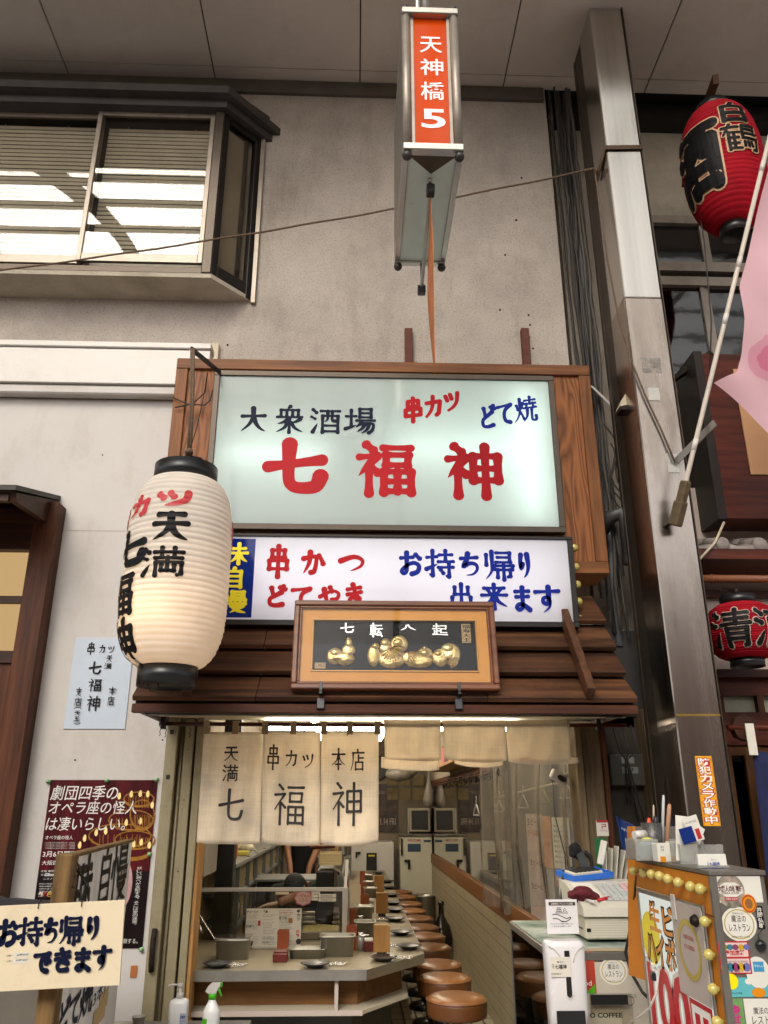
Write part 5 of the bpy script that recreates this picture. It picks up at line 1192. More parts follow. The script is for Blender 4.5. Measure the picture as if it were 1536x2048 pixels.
MB().box(1.74, 1.95, .18, .36, 0, 2.1).build('side_board', K['post_wood'], rp)
em = thing('electric_meter', 'grey plastic electric meter box on the dark wall right of the entrance', 'meter', (1.65, .3, 1.68))
Pm = PY(.27); r_ = Pm.rect(1221, 1508, 1290, 1572)
MB().pbox(Pm, r_[0], r_[2], r_[1], r_[3], -.05, .0, .006).build('case', mat('meter_case', '#4b4a46', .3, var=.15, coat=.4), em)
g = MB(); g.flat(Pm, 1243, 1514, 1268, 1527, .002); g.flat(Pm, 1244, 1534, 1276, 1547, .002); g.build('label', mat('meter_label', '#8b8c86', .5), em)
g = MB(); type_(g, Pm, '1 2 3', (1250, 1536, 1266, 1542), .004, .02); g.build('display', K['ink'], em)
rnd = random.Random(2)
for i in range(3):
    p = at(1225 + 18 * i, 1450, .2); o = MB().tube([p, p + Vector((.02, -.02, -.15)), p + Vector((.06 - .05 * i, 0, -.2)), p + Vector((.05, .02, -.45 - .1 * i))], .006, 6).build('meter_wire', K['cable_dark']); tag(o, 'black wire looping down to the electric meter', 'wire', 'wires above the electric meter')
# ================================================================ wall papers at the left
pl = thing('shop_placard', 'pale blue hand lettered placard on the white wall under the lantern', 'sign', at(190, 1460, .14))
Pw = Plane((0, .143, 0), (1, 0, 0), (0, 0, 1))
u0, v0, u1, v1 = Pw.rect(142, 1275, 248, 1458); u0 = Pw.hit(134, 1400)[0]; u1 = Pw.hit(256, 1400)[0]
plb = MB().pbox(Pw, u0, u1, v0, v1, -.006, 0, .001).build('board', K['placard'], pl)
g = MB()
for ch, r_, w_ in (('串', (174, 1285, 191, 1309), .0055), ('カ', (199, 1290, 211, 1306), .0055), ('ツ', (216, 1291, 229, 1306), .0055), ('天', (213, 1310, 225, 1324), .004), ('満', (209, 1326, 223, 1338), .003), ('七', (178, 1323, 203, 1350), .008), ('福', (177, 1358, 204, 1382), .005), ('神', (174, 1392, 201, 1421), .006), ('本', (218, 1374, 233, 1389), .004), ('店', (215, 1393, 229, 1411), .004), ('支', (153, 1375, 164, 1393), .004), ('店', (149, 1396, 164, 1412), .004), ('天', (150, 1421, 161, 1431), .0035), ('五', (149, 1433, 160, 1443), .0035)): inkp(g, Pw, ch, r_, w_ * 1.35, 'pen', .0015)
type_(g, Pw, '︵', (148, 1414, 163, 1418), .0015, .01); type_(g, Pw, '︶', (147, 1445, 161, 1449), .0015, .01)
g.build('lettering', K['ink'], plb)
po = thing('theatre_poster', 'dark red theatre poster with a glowing chandelier pinned to the white wall', 'poster', at(190, 1890, .145))
Pq = Plane((0, .146, 0), (1, 0, 0), (0, 0, 1))
u0, u1 = Pq.hit(80, 1720)[0], Pq.hit(301, 1720)[0]; v1 = Pq.hit(200, 1560)[1]; v0 = Pq.hit(180, 1897)[1]
red_p = mat('poster_red', '#5a0f18', .3, col2='#2a0509', vs=1.3, stretch=(9, 1, 1.2), spec=.4)
MB().pbox(Pq, u0, u1, v0, v1, 0, .001).build('sheet', red_p, po)
MB().quadp(Pq, u0, u1, v0, v0 + .38, .0014).build('black_foot', mat('poster_black', '#16090b', .3, var=.3, vs=4), po)
g = MB()
for s_, r_ in (('劇団四季の', (102, 1571, 235, 1600)), ('オペラ座の怪人', (98, 1602, 274, 1628)), ('は凄いらしい。', (92, 1634, 250, 1661))): type_(g, Pq, s_, r_, .0024, .006, shear=.12)
type_(g, Pq, 'オペラ座の怪人', (91, 1671, 146, 1679), .0024, .01); type_(g, Pq, '3月6日開幕', (86, 1702, 155, 1714), .0024, .012); type_(g, Pq, '大阪四季劇場', (84, 1721, 150, 1730), .0024, .005)
type_(g, Pq, '主催 劇団四季/朝日放送', (82, 1740, 150, 1744), .0024); type_(g, Pq, '協賛', (82, 1748, 87, 1751), .0024); type_(g, Pq, 'レオノギヤ', (88, 1755, 118, 1760), .0024)
for k in range(4): type_(g, Pq, '特別協力公演事務局大阪市北区梅田', (79, 1766 + 5 * k, 125, 1769 + 5 * k), .0024)
for k in range(5): type_(g, Pq, 'この公演はおすすめの作品です。上演予定', (90, 1684 + 3 * k, 150, 1686 + 3 * k), .0024)
column(g, Pq, '妖しい調べが支配する。そこは愛の迷宮。', (269, 1733, 279, 1853), .0024, .0); type_(g, Pq, '倒する。', (246, 1877, 276, 1887), .0024, .0)
g.build('lettering', mat('poster_white', '#d8d6cf', .4, var=.05), po)
for k, (ch, cc) in enumerate((('劇', '#d8d6cf'), ('団', '#b63a3a'), ('四', '#c9a040'), ('季', '#3d8a56'))):
    g = MB(); type_(g, Pq, ch, (77 + 9 * k, 1784, 85 + 9 * k, 1793), .0024, .03); g.build('logo_lettering', mat('logo%d' % k, cc, .4, var=.02), po)
type_(g := MB(), Pq, 'Glico', (89, 1746, 107, 1752), .0024, .02, shear=.3).build('sponsor_lettering', K['white_ink'], po)
K['gold_print'] = mat('gold_print', '#9a6a22', .35, var=.35, vs=30); K['glow_print'] = mat('glow_print', '#f5dd94', .4, var=.1)
g = MB()
def arc(cx, cy, rx, ry, a0, a1, w_, n=22):
    pts = [(cx + rx * math.cos(R(a0 + (a1 - a0) * k / n)), cy + ry * math.sin(R(a0 + (a1 - a0) * k / n))) for k in range(n + 1)]
    uv = [Pq.hit(*p) for p in pts]; vs, fs = stroke_mesh(uv, False, False, w_, 'round'); g.z += 1; g.add([Pq.at(v.x, v.y, .0015 + .00003 * g.z) for v in vs], fs)
for cx, cy, rx, ry in ((278, 1598, 30, 14), (262, 1640, 44, 20), (240, 1672, 62, 24), (270, 1680, 40, 18), (285, 1630, 24, 30)):
    arc(cx, cy, rx, ry, 0, 180, .009); arc(cx, cy, rx, ry, 180, 360, .006); arc(cx, cy + 6, rx * .9, ry * .7, 0, 180, .005)
    for k in range(9): a = R(20 + 17 * k); arc(cx + rx * .7 * math.cos(a), cy + ry * .4, 1, 12, 90, 270, .0035, 4)
arc(262, 1706, 36, 12, 0, 180, .02); g.build('chandelier_print', K['gold_print'], po)
g = MB()
for px, py in ((239, 1592), (263, 1588), (281, 1587), (296, 1588), (253, 1645), (281, 1642), (193, 1665), (212, 1662), (170, 1676), (160, 1690), (283, 1684), (299, 1690), (268, 1688), (305, 1610)):
    c = Pq.hit(px, py)
    if c[0] > u1 - .012: continue
    g.z += 1; g.add([Pq.at(c[0] + .011 * math.cos(k * .63) * (1 if math.sin(k * .63) < 0 else .8), c[1] + .019 * math.sin(k * .63), .003 + .00003 * g.z) for k in range(10)], [tuple(range(10))])
g.build('candle_print', K['glow_print'], po)
g = MB(); c = Pq.hit(246, 1770); g.add([Pq.at(c[0] + .05 * math.cos(R(a)), c[1] + .12 * math.sin(R(a)), .0016) for a in range(-90, 91, 12)], [tuple(range(16))]); g.build('pale_shape_print', mat('mask_print', '#b98f8f', .4), po)
for px, py in ((97, 1563), (214, 1561), (314, 1559), (299, 1709), (283, 1899)):
    c = Pq.hit(px, py); g = MB(); g.lathe([(.013, 0), (.012, .004), (.006, .006), (.006, .012), (.010, .014), (.001, .016)], Pq.at(min(c[0], u1 - .004), c[1], .001), 10, (Pq.u, Pq.v, Pq.n))
    tag(g.build('push_pin', mat('pin', '#8fc08a', .4)), 'pale green push pin on the edge of the theatre poster', 'pin', 'push pins holding the theatre poster')
tag(MB().flat(Pq, 261, 1931, 274, 1955, .002).build('orange_tape', mat('tape', '#a8622e', .6)), 'small orange tape patch on the white wall below the poster', 'tape')
# ================================================================ takeaway board, A-board, table at the lower left
ta = thing('takeaway_board', 'cream board with navy brush letters hanging in front of the A board', 'sign', (-.9, -2.05, .98))
YTk = -2.05; a = at(250, 1800, YTk); b = at(0, 1812, YTk); Pt = Plane(at(240, 1972, YTk), (a - b), (0, 0, 1)); Pt = Plane(Pt.o, Pt.u, Vector((0, -1, 0)).cross(Pt.u))
u1, v1 = Pt.hit(250, 1800); u0 = Pt.hit(-90, 1900)[0]; v0 = Pt.hit(237, 1971)[1]; u1 = max(u1, Pt.hit(238, 1970)[0])
tab = MB().pbox(Pt, u0, u1, v0, v1, -.008, 0, .001).build('board', K['cream_board'], ta)
g = MB()
for ch, r_, w_ in (('お', (-4, 1840, 34, 1892), .016), ('持', (37, 1836, 84, 1892), .0125), ('ち', (88, 1838, 116, 1886), .015), ('帰', (119, 1833, 165, 1888), .0115), ('り', (172, 1834, 200, 1880), .015), ('で', (68, 1902, 102, 1945), .015), ('き', (108, 1897, 145, 1943), .014), ('ま', (148, 1897, 183, 1942), .014), ('す', (187, 1893, 223, 1940), .014)): inkp(g, Pt, ch, r_, w_, 'brush', .001)
g.build('lettering', K['navy_ink'], tab)
MB().flat(Pt, 28, 1905, 58, 1914, .0006).build('paper_label', K['paper'], ta); MB().flat(Pt, 26, 1917, 58, 1927, .0006).build('paper_label', K['paper'], ta)
g = MB(); type_(g, Pt, '22時30分', (34, 1907, 57, 1911), .0012, .01); type_(g, Pt, '22時30分', (32, 1918, 56, 1922), .0012, .01); type_(g, Pt, '12時〜', (13, 1909, 27, 1913), .0012); type_(g, Pt, '11時〜', (14, 1920, 26, 1924), .0012); g.build('hours_lettering', K['grey_ink'], tab)
g = MB()
for px in (78, 164): u = Pt.hit(px, 1805)[0]; c = Pt.at(u, v1 - .012, .004); g.tube([c, c + Vector((0, 0, .012)), c + Vector((-.01 if px > 100 else .015, .06, .06))], .0016, 5)
g.each('hanging_wire', K['iron'], ta)
A = Vector((-.888, -1.928, 0)); B = Vector((-.998, -.796, 0)); Pa = Plane(A, B - A, (0, 0, 1))
ab = thing('brush_lettered_board', 'white board in a worn timber frame with tall black brush characters', 'sign', (-.95, -1.4, 0))
La = (B - A).length; zt = 1.405
MB().pbox(Pa, .03, La, .25, zt - .012, -.012, .0).build('board', mat('board_white', '#f2eee7', .5, var=.08, vs=6, dirt=.25, ds=5), ab)
g = MB(); g.pbox(Pa, -.055, .03, .0, zt, -.045, .008, .004); g.build('post', K['old_wood'], ab)
MB().pbox(Pa, .03, La, zt - .012, zt, -.03, .008, .002).build('top_rail', K['old_wood'], ab)
g = MB(); ua, va, ub, vb = Pa.hit(150, 1800)[0], 1.23, 0, 0
for ch, x0, x1, y0, y1 in (('味', 152, 182, 1712, 1815), ('自', 196, 222, 1700, 1806), ('慢', 222, 252, 1692, 1802)):
    xm = (x0 + x1) / 2; ym = (y0 + y1) / 2; ink(g, Pa.at, ch, Pa.hit(x0, ym)[0], Pa.hit(xm, y1)[1], Pa.hit(x1, ym)[0], Pa.hit(xm, y0)[1], .028 if ch != '味' else .036, 'brush', .002)
g.build('lettering', K['ink'], ab)
g = MB()
for ch, x0, x1, y0, y1 in (('ど', 115, 136, 2005, 2060), ('て', 136, 158, 1990, 2050), ('焼', 158, 182, 1975, 2030)):
    xm = (x0 + x1) / 2; ym = (y0 + y1) / 2; ink(g, Pa.at, ch, Pa.hit(x0, ym)[0], Pa.hit(xm, y1)[1], Pa.hit(x1, ym)[0], Pa.hit(xm, y0)[1], .020, 'brush', .002)
type_(g, Pa, '(3本)', (182, 1976, 208, 2008), .002, .0)
g.build('blue_lettering', K['navy_ink'], ab)
g = MB(); g.flat(Pa, 199, 1982, 214, 2018, .0015); g.flat(Pa, 186, 2012, 208, 2046, .003); g.build('taped_paper', mat('taped', '#c7a877', .6, var=.15), ab)
g = MB(); c = Pa.at(.0, zt - .03, .012); g.tube([c, c + Vector((.02, -.01, -.03)), c + Vector((-.03, -.02, -.05)), c + Vector((.03, -.03, -.08)), c + Vector((.05, -.06, -.15))], .0025, 5); g.tube([c + Vector((0, 0, -.02)), c + Vector((.05, -.01, -.07)), c + Vector((.06, -.04, -.12))], .0025, 5)
g.build('tie_wire', K['iron'], ab)
cv = thing('covered_cart', 'grey steel cart under a folded black sheet at the left edge', 'cart', (-1.6, -1.0, 0))
zc1 = at(60, 1802, -1.1).z
g = MB(); g.box(-2.3, -1.14, -1.2, -.7, 0, zc1 - .04, .01); g.build('cabinet', mat('cart_steel', '#6c655a', .5, .3, var=.15), cv)
MB().sheet(lambda u, v: (-2.3 + 1.22 * u, -1.25 + .55 * v, zc1 - .03 + .018 * math.sin(9 * u + 4 * v) + .012 * math.sin(21 * u - 3 * v) + .02 * (1 - u)), 26, 10, (0, 0, -.04)).build('sheet', mat('black_sheet', '#1d1e24', .6, var=.3, vs=6), cv)
tbz = .66
tbl = thing('side_table', 'small table with a grey top in front of the entrance', 'table', (-.75, -.95, 0))
MB().box(-1.05, -.44, -1.3, -.635, tbz - .025, tbz, .004).build('table_top', mat('table_grey', '#7d7c78', .35, .2, var=.08), tbl)
for x, y in ((-1.02, -1.27), (-.47, -1.27), (-1.02, -.665), (-.47, -.665)): MB().box(x - .015, x + .015, y - .015, y + .015, 0, tbz - .025).build('leg', K['steel_soft'], tbl)
K['bottle_white'] = mat('bottle_white', '#f3f3f0', .3, var=.02, coat=.3)
pbt = thing('pump_bottle', 'white square hand sanitiser bottle with a long pump nozzle', 'bottle', (-.722, -.85, tbz))
c = Vector((-.722, -.85, 0))
def sq(r, z, n=20, e=4):
    return [(c.x + r * math.copysign(abs(math.cos(t)) ** (2 / e), math.cos(t)), c.y + r * .8 * math.copysign(abs(math.sin(t)) ** (2 / e), math.sin(t)), z) for t in [2 * math.pi * k / n for k in range(n)]]
def loft(g, rings):
    n = len(rings[0]); vs = [p for r_ in rings for p in r_]; fs = [(i * n + k, i * n + (k + 1) % n, (i + 1) * n + (k + 1) % n, (i + 1) * n + k) for i in range(len(rings) - 1) for k in range(n)]
    b0 = len(g.v); g.add(vs, fs, True); g.f.append(tuple(b0 + k for k in range(n))[::-1]); g.sm.append(False); g.f.append(tuple(b0 + (len(rings) - 1) * n + k for k in range(n))); g.sm.append(False)
g = MB(); loft(g, [sq(.036, tbz + .001), sq(.039, tbz + .006), sq(.039, tbz + .11), sq(.036, tbz + .121), sq(.022, tbz + .127), sq(.014, tbz + .129, e=2.2)]); g.build('body', K['bottle_white'], pbt)
zz = tbz + .129; g = MB(); g.lathe([(.0145, 0), (.0145, .018), (.008, .02), (.006, .022), (.005, .045)], (c.x, c.y, zz), 16); g.lathe([(.009, .040), (.010, .044), (.010, .052), (.008, .055)], (c.x, c.y, zz), 14)
g.tube([(c.x, c.y, zz + .048), (c.x - .03, c.y, zz + .049), (c.x - .048, c.y, zz + .046), (c.x - .053, c.y, zz + .034)], [.005, .0045, .004, .0035], 8); g.build('pump', K['white_gloss'], pbt)
g = MB(); Pb = PY(c.y - .0325); g.quadp(Pb, c.x + .012, c.x + .036, tbz + .01, tbz + .08, .0); g.build('label', K['placard'], pbt)
g = MB(); type_(g, Pb, '消毒液', (c.x + .014, tbz + .06, c.x + .035, tbz + .072), .0008, .02, px=False); [type_(g, Pb, '手指消毒用', (c.x + .014, tbz + .02 + .01 * k, c.x + .034, tbz + .024 + .01 * k), .0008, px=False) for k in range(4)]; g.build('label_lettering', K['blue_ink'], pbt)
sb_ = thing('spray_bottle', 'white spray bottle with a bright green collar and trigger', 'bottle', (-.578, -.9, tbz))
c = Vector((-.578, -.9, 0)); K['green'] = mat('green', '#4fb51d', .35, var=.04)
MB().lathe([(.033, tbz + .001), (.035, tbz + .006), (.035, tbz + .085), (.033, tbz + .095), (.022, tbz + .115), (.015, tbz + .128), (.014, tbz + .14)], (c.x, c.y, 0), 24).build('body', K['bottle_white'], sb_)
MB().lathe([(.0165, tbz + .134), (.0165, tbz + .154), (.012, tbz + .156)], (c.x, c.y, 0), 18).build('collar', K['green'], sb_)
g = MB(); z = tbz + .155; g.prism([(c.x - .030, c.y - .011, z + .008), (c.x - .016, c.y - .011, z), (c.x + .014, c.y - .011, z), (c.x + .022, c.y - .011, z + .02), (c.x + .03, c.y - .011, z + .026), (c.x + .03, c.y - .011, z + .038), (c.x - .006, c.y - .011, z + .038), (c.x - .02, c.y - .011, z + .026)], (0, .022, 0)); g.build('head', K['white_gloss'], sb_)
g = MB(); g.box(c.x + .030, c.x + .038, c.y - .009, c.y + .009, z + .022, z + .04, .002); g.tube([(c.x + .022, c.y, z + .02), (c.x + .028, c.y, z + .006), (c.x + .037, c.y, z - .012)], [.006, .005, .004], 8); g.build('trigger', K['green'], sb_)
Pb = PY(c.y - .036); g = MB(); g.quadp(Pb, c.x - .03, c.x - .012, tbz + .012, tbz + .07, .0); g.build('label', K['green'], sb_)
c = atz(281, 2046, tbz); g = MB(); g.lathe([(.022, 0), (.029, .034), (.030, .034), (.0285, .034), (.0215, .002)], (c.x, c.y - .04, tbz), 20); tag(g.build('paper_cup', K['paper']), 'small cream paper cup on the grey side table', 'cup')
p = atz(250, 2046, tbz); tag(MB().box(p.x - .045, p.x + .04, -.75, -.66, tbz + .001, tbz + .004).build('paper_slip', K['paper']), 'white paper slip lying on the grey side table', 'paper')
# ================================================================ inside the restaurant
CT = .70
ctr = thing('dining_counter', 'long L shaped dining counter with a cream top and steel edge', 'counter', (0, .8, 0))
def poly(pts, z, h, n=None):
    return MB().prism([(x, y, z) for x, y in pts], (0, 0, h))
outer = [(-1.115, .25), (.078, .25), (.43, .74), (.43, 7.3), (-.06, 7.3), (-.06, 1.3), (-1.115, 1.3)]
poly(outer, CT - .045, .045).build('counter_top', mat('laminate', '#8f846c', .35, var=.05, vs=5, dirt=.08, ds=5), ctr)
g = MB(); e = [(-1.115, .25), (.078, .25), (.43, .74), (.43, 7.3)]
for (xa, ya), (xb, yb) in zip(e, e[1:]):
    d = Vector((xb - xa, yb - ya, 0)); L = d.length; d.normalize(); n = Vector((d.y, -d.x, 0))
    g.frame(((xa + xb) / 2 + n.x * .003, (ya + yb) / 2 + n.y * .003, CT - .024), (L / 2, .003, .026), (d, n, (0, 0, 1)))
g.build('steel_edge', K['steel_soft'], ctr)
g = MB(); g.prism([(-1.115, .42, .5), (.03, .42, .5), (.30, .80, .5), (.30, 7.3, .5), (.26, 7.3, .5), (.26, .82, .5), (.0, .46, .5), (-1.115, .46, .5)], (0, 0, .155)); g.build('apron_panel', K['counter_wood'], ctr)
g = MB(); g.prism([(-1.115, .27, .485), (.06, .27, .485), (.33, .66, .485), (.33, .9, .485), (-1.115, .9, .485)], (0, 0, .018)); g.build('lower_shelf', K['cream'], ctr)
g = MB(); g.box(-1.115, .058, .262, .27, .48, .506); g.box(-.095, -.075, .27, .42, .503, .655); g.build('shelf_trim', K['plaster'], ctr)
g = MB(); g.prism([(-1.115, .5, .01), (.0, .5, .01), (.24, .84, .01), (.24, 7.3, .01), (-1.115, 7.3, .01)][:3] + [(.24, 1.3, .01), (-1.115, 1.3, .01)], (0, 0, .47)); g.build('kick_panel', mat('kick', '#4a4743', .35, .6, var=.15), ctr)
g = MB(); g.box(.2, .24, 1.3, 7.3, 0, .655); g.build('side_panel', K['counter_wood'], ctr)
# stools
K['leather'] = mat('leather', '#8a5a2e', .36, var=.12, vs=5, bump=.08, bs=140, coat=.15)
vary(K['leather'], .28)
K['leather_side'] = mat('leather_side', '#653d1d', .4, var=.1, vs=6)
st0 = thing('counter_stool', '', 'stool', (.59, .43, .004), 'round brown stools along the counter')
zc = .004
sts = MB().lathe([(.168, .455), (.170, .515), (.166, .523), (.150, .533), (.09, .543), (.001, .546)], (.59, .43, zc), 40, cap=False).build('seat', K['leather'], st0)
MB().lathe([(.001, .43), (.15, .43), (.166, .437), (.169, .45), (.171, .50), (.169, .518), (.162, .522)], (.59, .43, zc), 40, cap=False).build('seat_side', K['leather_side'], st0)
MB().tube([(.59 + .1705 * math.cos(t * math.pi / 18), .43 + .1705 * math.sin(t * math.pi / 18), zc + .516) for t in range(36)], .0038, 6, True).build('piping', K['leather_side'], sts)
MB().lathe([(.03, .0), (.03, .44)], (.59, .43, zc), 20).build('post', K['black'], st0)
MB().lathe([(.135, 0), (.135, .018), (.125, .035), (.06, .05), (.04, .06)], (.59, .43, zc), 30).build('foot', mat('stool_foot', '#3a3835', .3, .7), st0)
ys = [.43, 1.0, 1.5, 2.15, 2.72, 3.25, 3.8, 4.42, 5.07, 5.75, 6.35]
ordn = ['nearest the entrance', 'second from the entrance', 'third from the entrance', 'fourth from the entrance', 'fifth from the entrance', 'sixth from the entrance', 'seventh from the entrance', 'fourth from the far end', 'third from the far end', 'second from the far end', 'nearest the refrigerator at the far end']
for i, y in enumerate(ys):
    lab = 'round brown leather stool ' + ordn[i]
    if i == 0: st0['label'] = lab
    else: copy_thing(st0, (.59 + random.uniform(-.02, .02), y + random.uniform(-.03, .03), .004 + random.uniform(-.003, .0)), lab, rz=i * .7)
# dado, mirror, right side
dd = thing('wainscot_wall', 'low wall of cream boards with a brown cap rail right of the stools', 'wall', (1.08, 3, 0))
g = MB()
for k in range(8): g.box(1.07, 1.0735, .3, 7.8, .008 + .0985 * k, .0985 + .0985 * k - .001)
g.each('board', mat('wains', '#a79c80', .5, var=.1, vs=3, dirt=.2, ds=3, stretch=(1, .2, 3)), dd)
MB().box(1.062, 1.1, .3, 7.8, .797, .918, .003).build('cap_rail', wood('cap', '#86582f', '#6b4322', 1, .45), dd)
MB().box(1.074, 1.1, .3, 7.8, 0, .796).build('joint_backing', K['black'], dd)
mr = thing('wall_mirror', 'long wall mirror above the brown cap rail', 'mirror', (1.098, 4.5, .92))
MB().box(1.094, 1.099, 1.25, 7.75, .925, 1.78).build('mirror_glass', K['mirror'], mr)
MB().box(1.07, 1.099, 1.25, 7.75, 1.785, 1.86, .003).build('hook_rail', K['dark_wood_z'], mr)
g = MB()
for k in range(14):
    y = 1.3 + .38 * k; g.tube([(1.068, y, 1.81), (1.04, y, 1.80), (1.03, y, 1.77), (1.04, y, 1.745), (1.06, y, 1.75)], .005, 6)
g.each('coat_hook', K['iron'], mr)
MB().box(1.11, 1.5, 1.22, 1.3, 0, 2.4).build('inner_partition', K['in_wall'], bld)
MB().box(1.44, 1.5, .3, 1.3, 0, 2.4).build('entrance_side_wall', K['in_wall'], bld)
shf = thing('high_shelf', 'high wooden shelf with red and black boxes above the mirror', 'shelf', (1.0, 3.6, 1.95))
MB().box(.86, 1.1, 2.6, 5.0, 1.905, 1.93, .002).build('shelf_board', K['pale_wood'], shf)
for i, (y, cc, lab) in enumerate(((3.0, '#8c1f27', 'dark red box standing on the high shelf'), (3.25, '#151518', 'black box standing on the high shelf'), (3.5, '#b85060', 'pink packet standing on the high shelf'), (3.75, '#b08a55', 'brown carton standing on the high shelf'))):
    tag(MB().box(.88, 1.0, y, y + .18, 1.931, 2.05 + .02 * i, .006).build('shelf_box', mat('shelf_box%d' % i, cc, .5)), lab, 'box', 'boxes on the high shelf')
# hangers on a rail behind the plastic sheet
A = Vector((1.02, 1.6, 0)); B = Vector((1.285, .14, 0)); Pc = Plane(A, B - A, (0, 0, 1)); Lc = (B - A).length
hr = MB().tube([A + Vector((.05, 0, 1.60)), B + Vector((.03, 0, 1.70))], .008, 8).build('hanger_rail', K['cream']); tag(hr, 'thin white hanging rail behind the clear plastic sheet', 'rail')
hl = ['white wire hanger at the far end of the rail', 'white wire hanger second from the far end', 'white wire hanger in the middle of the rail', 'pale green hanger near the entrance end', 'white plastic hanger beside the red cloths']
K['green_pale'] = mat('green_pale', '#8fa35a', .4)
for i, px in enumerate((940, 985, 1032, 1072, 1118)):
    u = Pc.hit(px, 1590)[0]; z0 = 1.54 + .03 * i; m = K['green_pale'] if i == 3 else K['white_gloss']; s = .075 + .006 * i
    g = MB(); q = lambda a, b: Pc.at(u + a, z0 + b, -.05)
    g.tube([q(-s, -.07), q(s, -.07), q(s * .9, -.055), q(.01, .01), q(-.01, .01), q(-s * .9, -.055)], .006, 6, True); g.tube([q(0, .01), q(0, .04), q(.015, .06), q(.005, .075), q(-.012, .066)], .0035, 5)
    tag(g.build('clothes_hanger', m), hl[i], 'hanger', 'hangers behind the plastic sheet')
K['red_cloth'] = mat('red_cloth', '#8a1620', .9, var=.3, vs=12)
for i, px in enumerate((1112, 1130, 1142)):
    u = Pc.hit(px, 1600)[0]
    tag(MB().sheet(lambda a, b: Pc.at(u - .02 + .045 * a, 1.53 - .15 * b, -.06 + .012 * math.sin(8 * a + i)), 8, 6, (0, 0, 0)).build('red_cloth', K['red_cloth']), ['red cloth hanging at the left of the hanger', 'red cloth hanging in the middle under the hanger', 'red cloth hanging at the right beside the door post'][i], 'cloth', 'red cloths hanging under the white hanger')
cur = MB().sheet(lambda u, v: Pc.at(Lc * (-.10 + 1.1 * u), 1.93 - (1.03 + .06 * math.sin(7 * u)) * v, .02 + .03 * math.sin(26 * u + 1.5 * math.sin(3 * v)) * (.5 + .5 * v) + .05 * math.exp(-((u - .12) / .07) ** 2) * math.sin(40 * u)), 90, 14)
tag(cur.build('clear_plastic_sheet', K['film'], recalc=False), 'clear creased plastic sheet hanging beside the entrance counter', 'sheet')
# papers hung on the sheet
def paper(px0, py0, px1, py1, col, lab, lines=(), nm='hanging_paper', cat='paper', grp='papers behind the plastic sheet', n=-.03):
    u0, v0, u1, v1 = Pc.rect(px0, py0, px1, py1)
    t = thing(nm, lab, cat, Pc.at((u0 + u1) / 2, v0, n), grp)
    MB().pbox(Pc, u0, u1, v0, v1, n - .002, n).build('sheet', mat('pp%d' % len(bpy.data.materials), col, .5, var=.25, vs=7), t)
    for txt, m, rows in lines:
        g = MB()
        for q in rows: type_(g, Pc, txt, (u0 + (u1 - u0) * q[0], v0 + (v1 - v0) * q[1], u0 + (u1 - u0) * q[2], v0 + (v1 - v0) * q[3]), n + .001, .01, px=False)
        g.build('lettering', m, t)
paper(1049, 1628, 1080, 1862, '#d3bdb6', 'long pinkish poster strip hanging behind the plastic sheet', [('ビール祭り', K['red_print'], [(.1, .8, .9, .86)]), ('生ビール', K['grey_ink'], [(.1, .9, .9, .96), (.15, .55, .85, .6), (.15, .35, .85, .4)])])
paper(1077, 1632, 1094, 1735, '#c98d4e', 'narrow orange food photo poster behind the plastic sheet', [('名物', K['red_print'], [(.2, .4, .8, .5)])])
paper(1097, 1635, 1131, 1738, '#d8d3c6', 'grey printed price list behind the plastic sheet', [('串カツ 一一〇円', K['grey_ink'], [(.1, .1 + .1 * k, .9, .15 + .1 * k) for k in range(8)])])
paper(1101, 1742, 1122, 1775, '#a5584a', 'small red notice taped behind the plastic sheet', [('お願い', K['white_ink'], [(.15, .4, .85, .65)])])
paper(1122, 1748, 1136, 1780, '#7d8c9b', 'small blue notice taped behind the plastic sheet', [('注意', K['white_ink'], [(.2, .4, .8, .65)])])
paper(1086, 1738, 1099, 1800, '#a8a196', 'plain grey leaflet taped behind the plastic sheet')
# back of the room
fr = thing('white_refrigerator', 'white upright refrigerator with black handles at the far end', 'refrigerator', (.87, 7.4, .3))
Pf = PY(7.2); x0, x1 = Pf.hit(801, 1730)[0], 1.085; z0, z1 = Pf.hit(835, 1790)[1], Pf.hit(835, 1672)[1]
K['fridge'] = mat('fridge', '#e2e0cb', .4, var=.05, vs=4, dirt=.1)
MB().box(x0, x1, 7.22, 7.85, z0, z1, .01).build('cabinet', K['fridge'], fr)
MB().box(x0 + .02, x1 - .005, 7.195, 7.219, z0 + .01, z1 - .02, .005).build('door', K['fridge'], fr)
MB().box(x0 - .02, x1, 7.18, 7.86, z1 + .002, z1 + .03, .004).build('steel_top', K['chrome'], fr)
g = MB(); g.box(x0 + .005, x0 + .03, 7.17, 7.194, z1 - .25, z1 - .03); g.box(x0 + .05, x0 + .13, 7.17, 7.194, z1 - .33, z1 - .30); g.box(x0 + .10, x0 + .13, 7.17, 7.1945, z1 - .42, z1 - .33); g.build('handle', K['black_plastic'], fr)
g = MB(); g.quadp(PY(7.192), x0 + .10, x0 + .28, z1 - .2, z1 - .10, .001); g.quadp(PY(7.192), x1 - .12, x1 - .02, z1 - .08, z1 - .05, .001); g.build('badge', mat('badge', '#3b5568', .4), fr)
g = MB(); type_(g, PY(7.192), 'WELCOME', (x0 + .10, z1 - .07, x0 + .28, z1 - .04), .002, .01, px=False); g.build('lettering', K['red_print'], fr)
MB().box(.3, 1.09, 7.3, 7.85, 0.005, z0 - .004).build('plinth', K['black'], fr)
mw = thing('microwave_oven', 'black fronted microwave oven on top of the white refrigerator', 'oven', (.87, 7.5, z1 + .03))
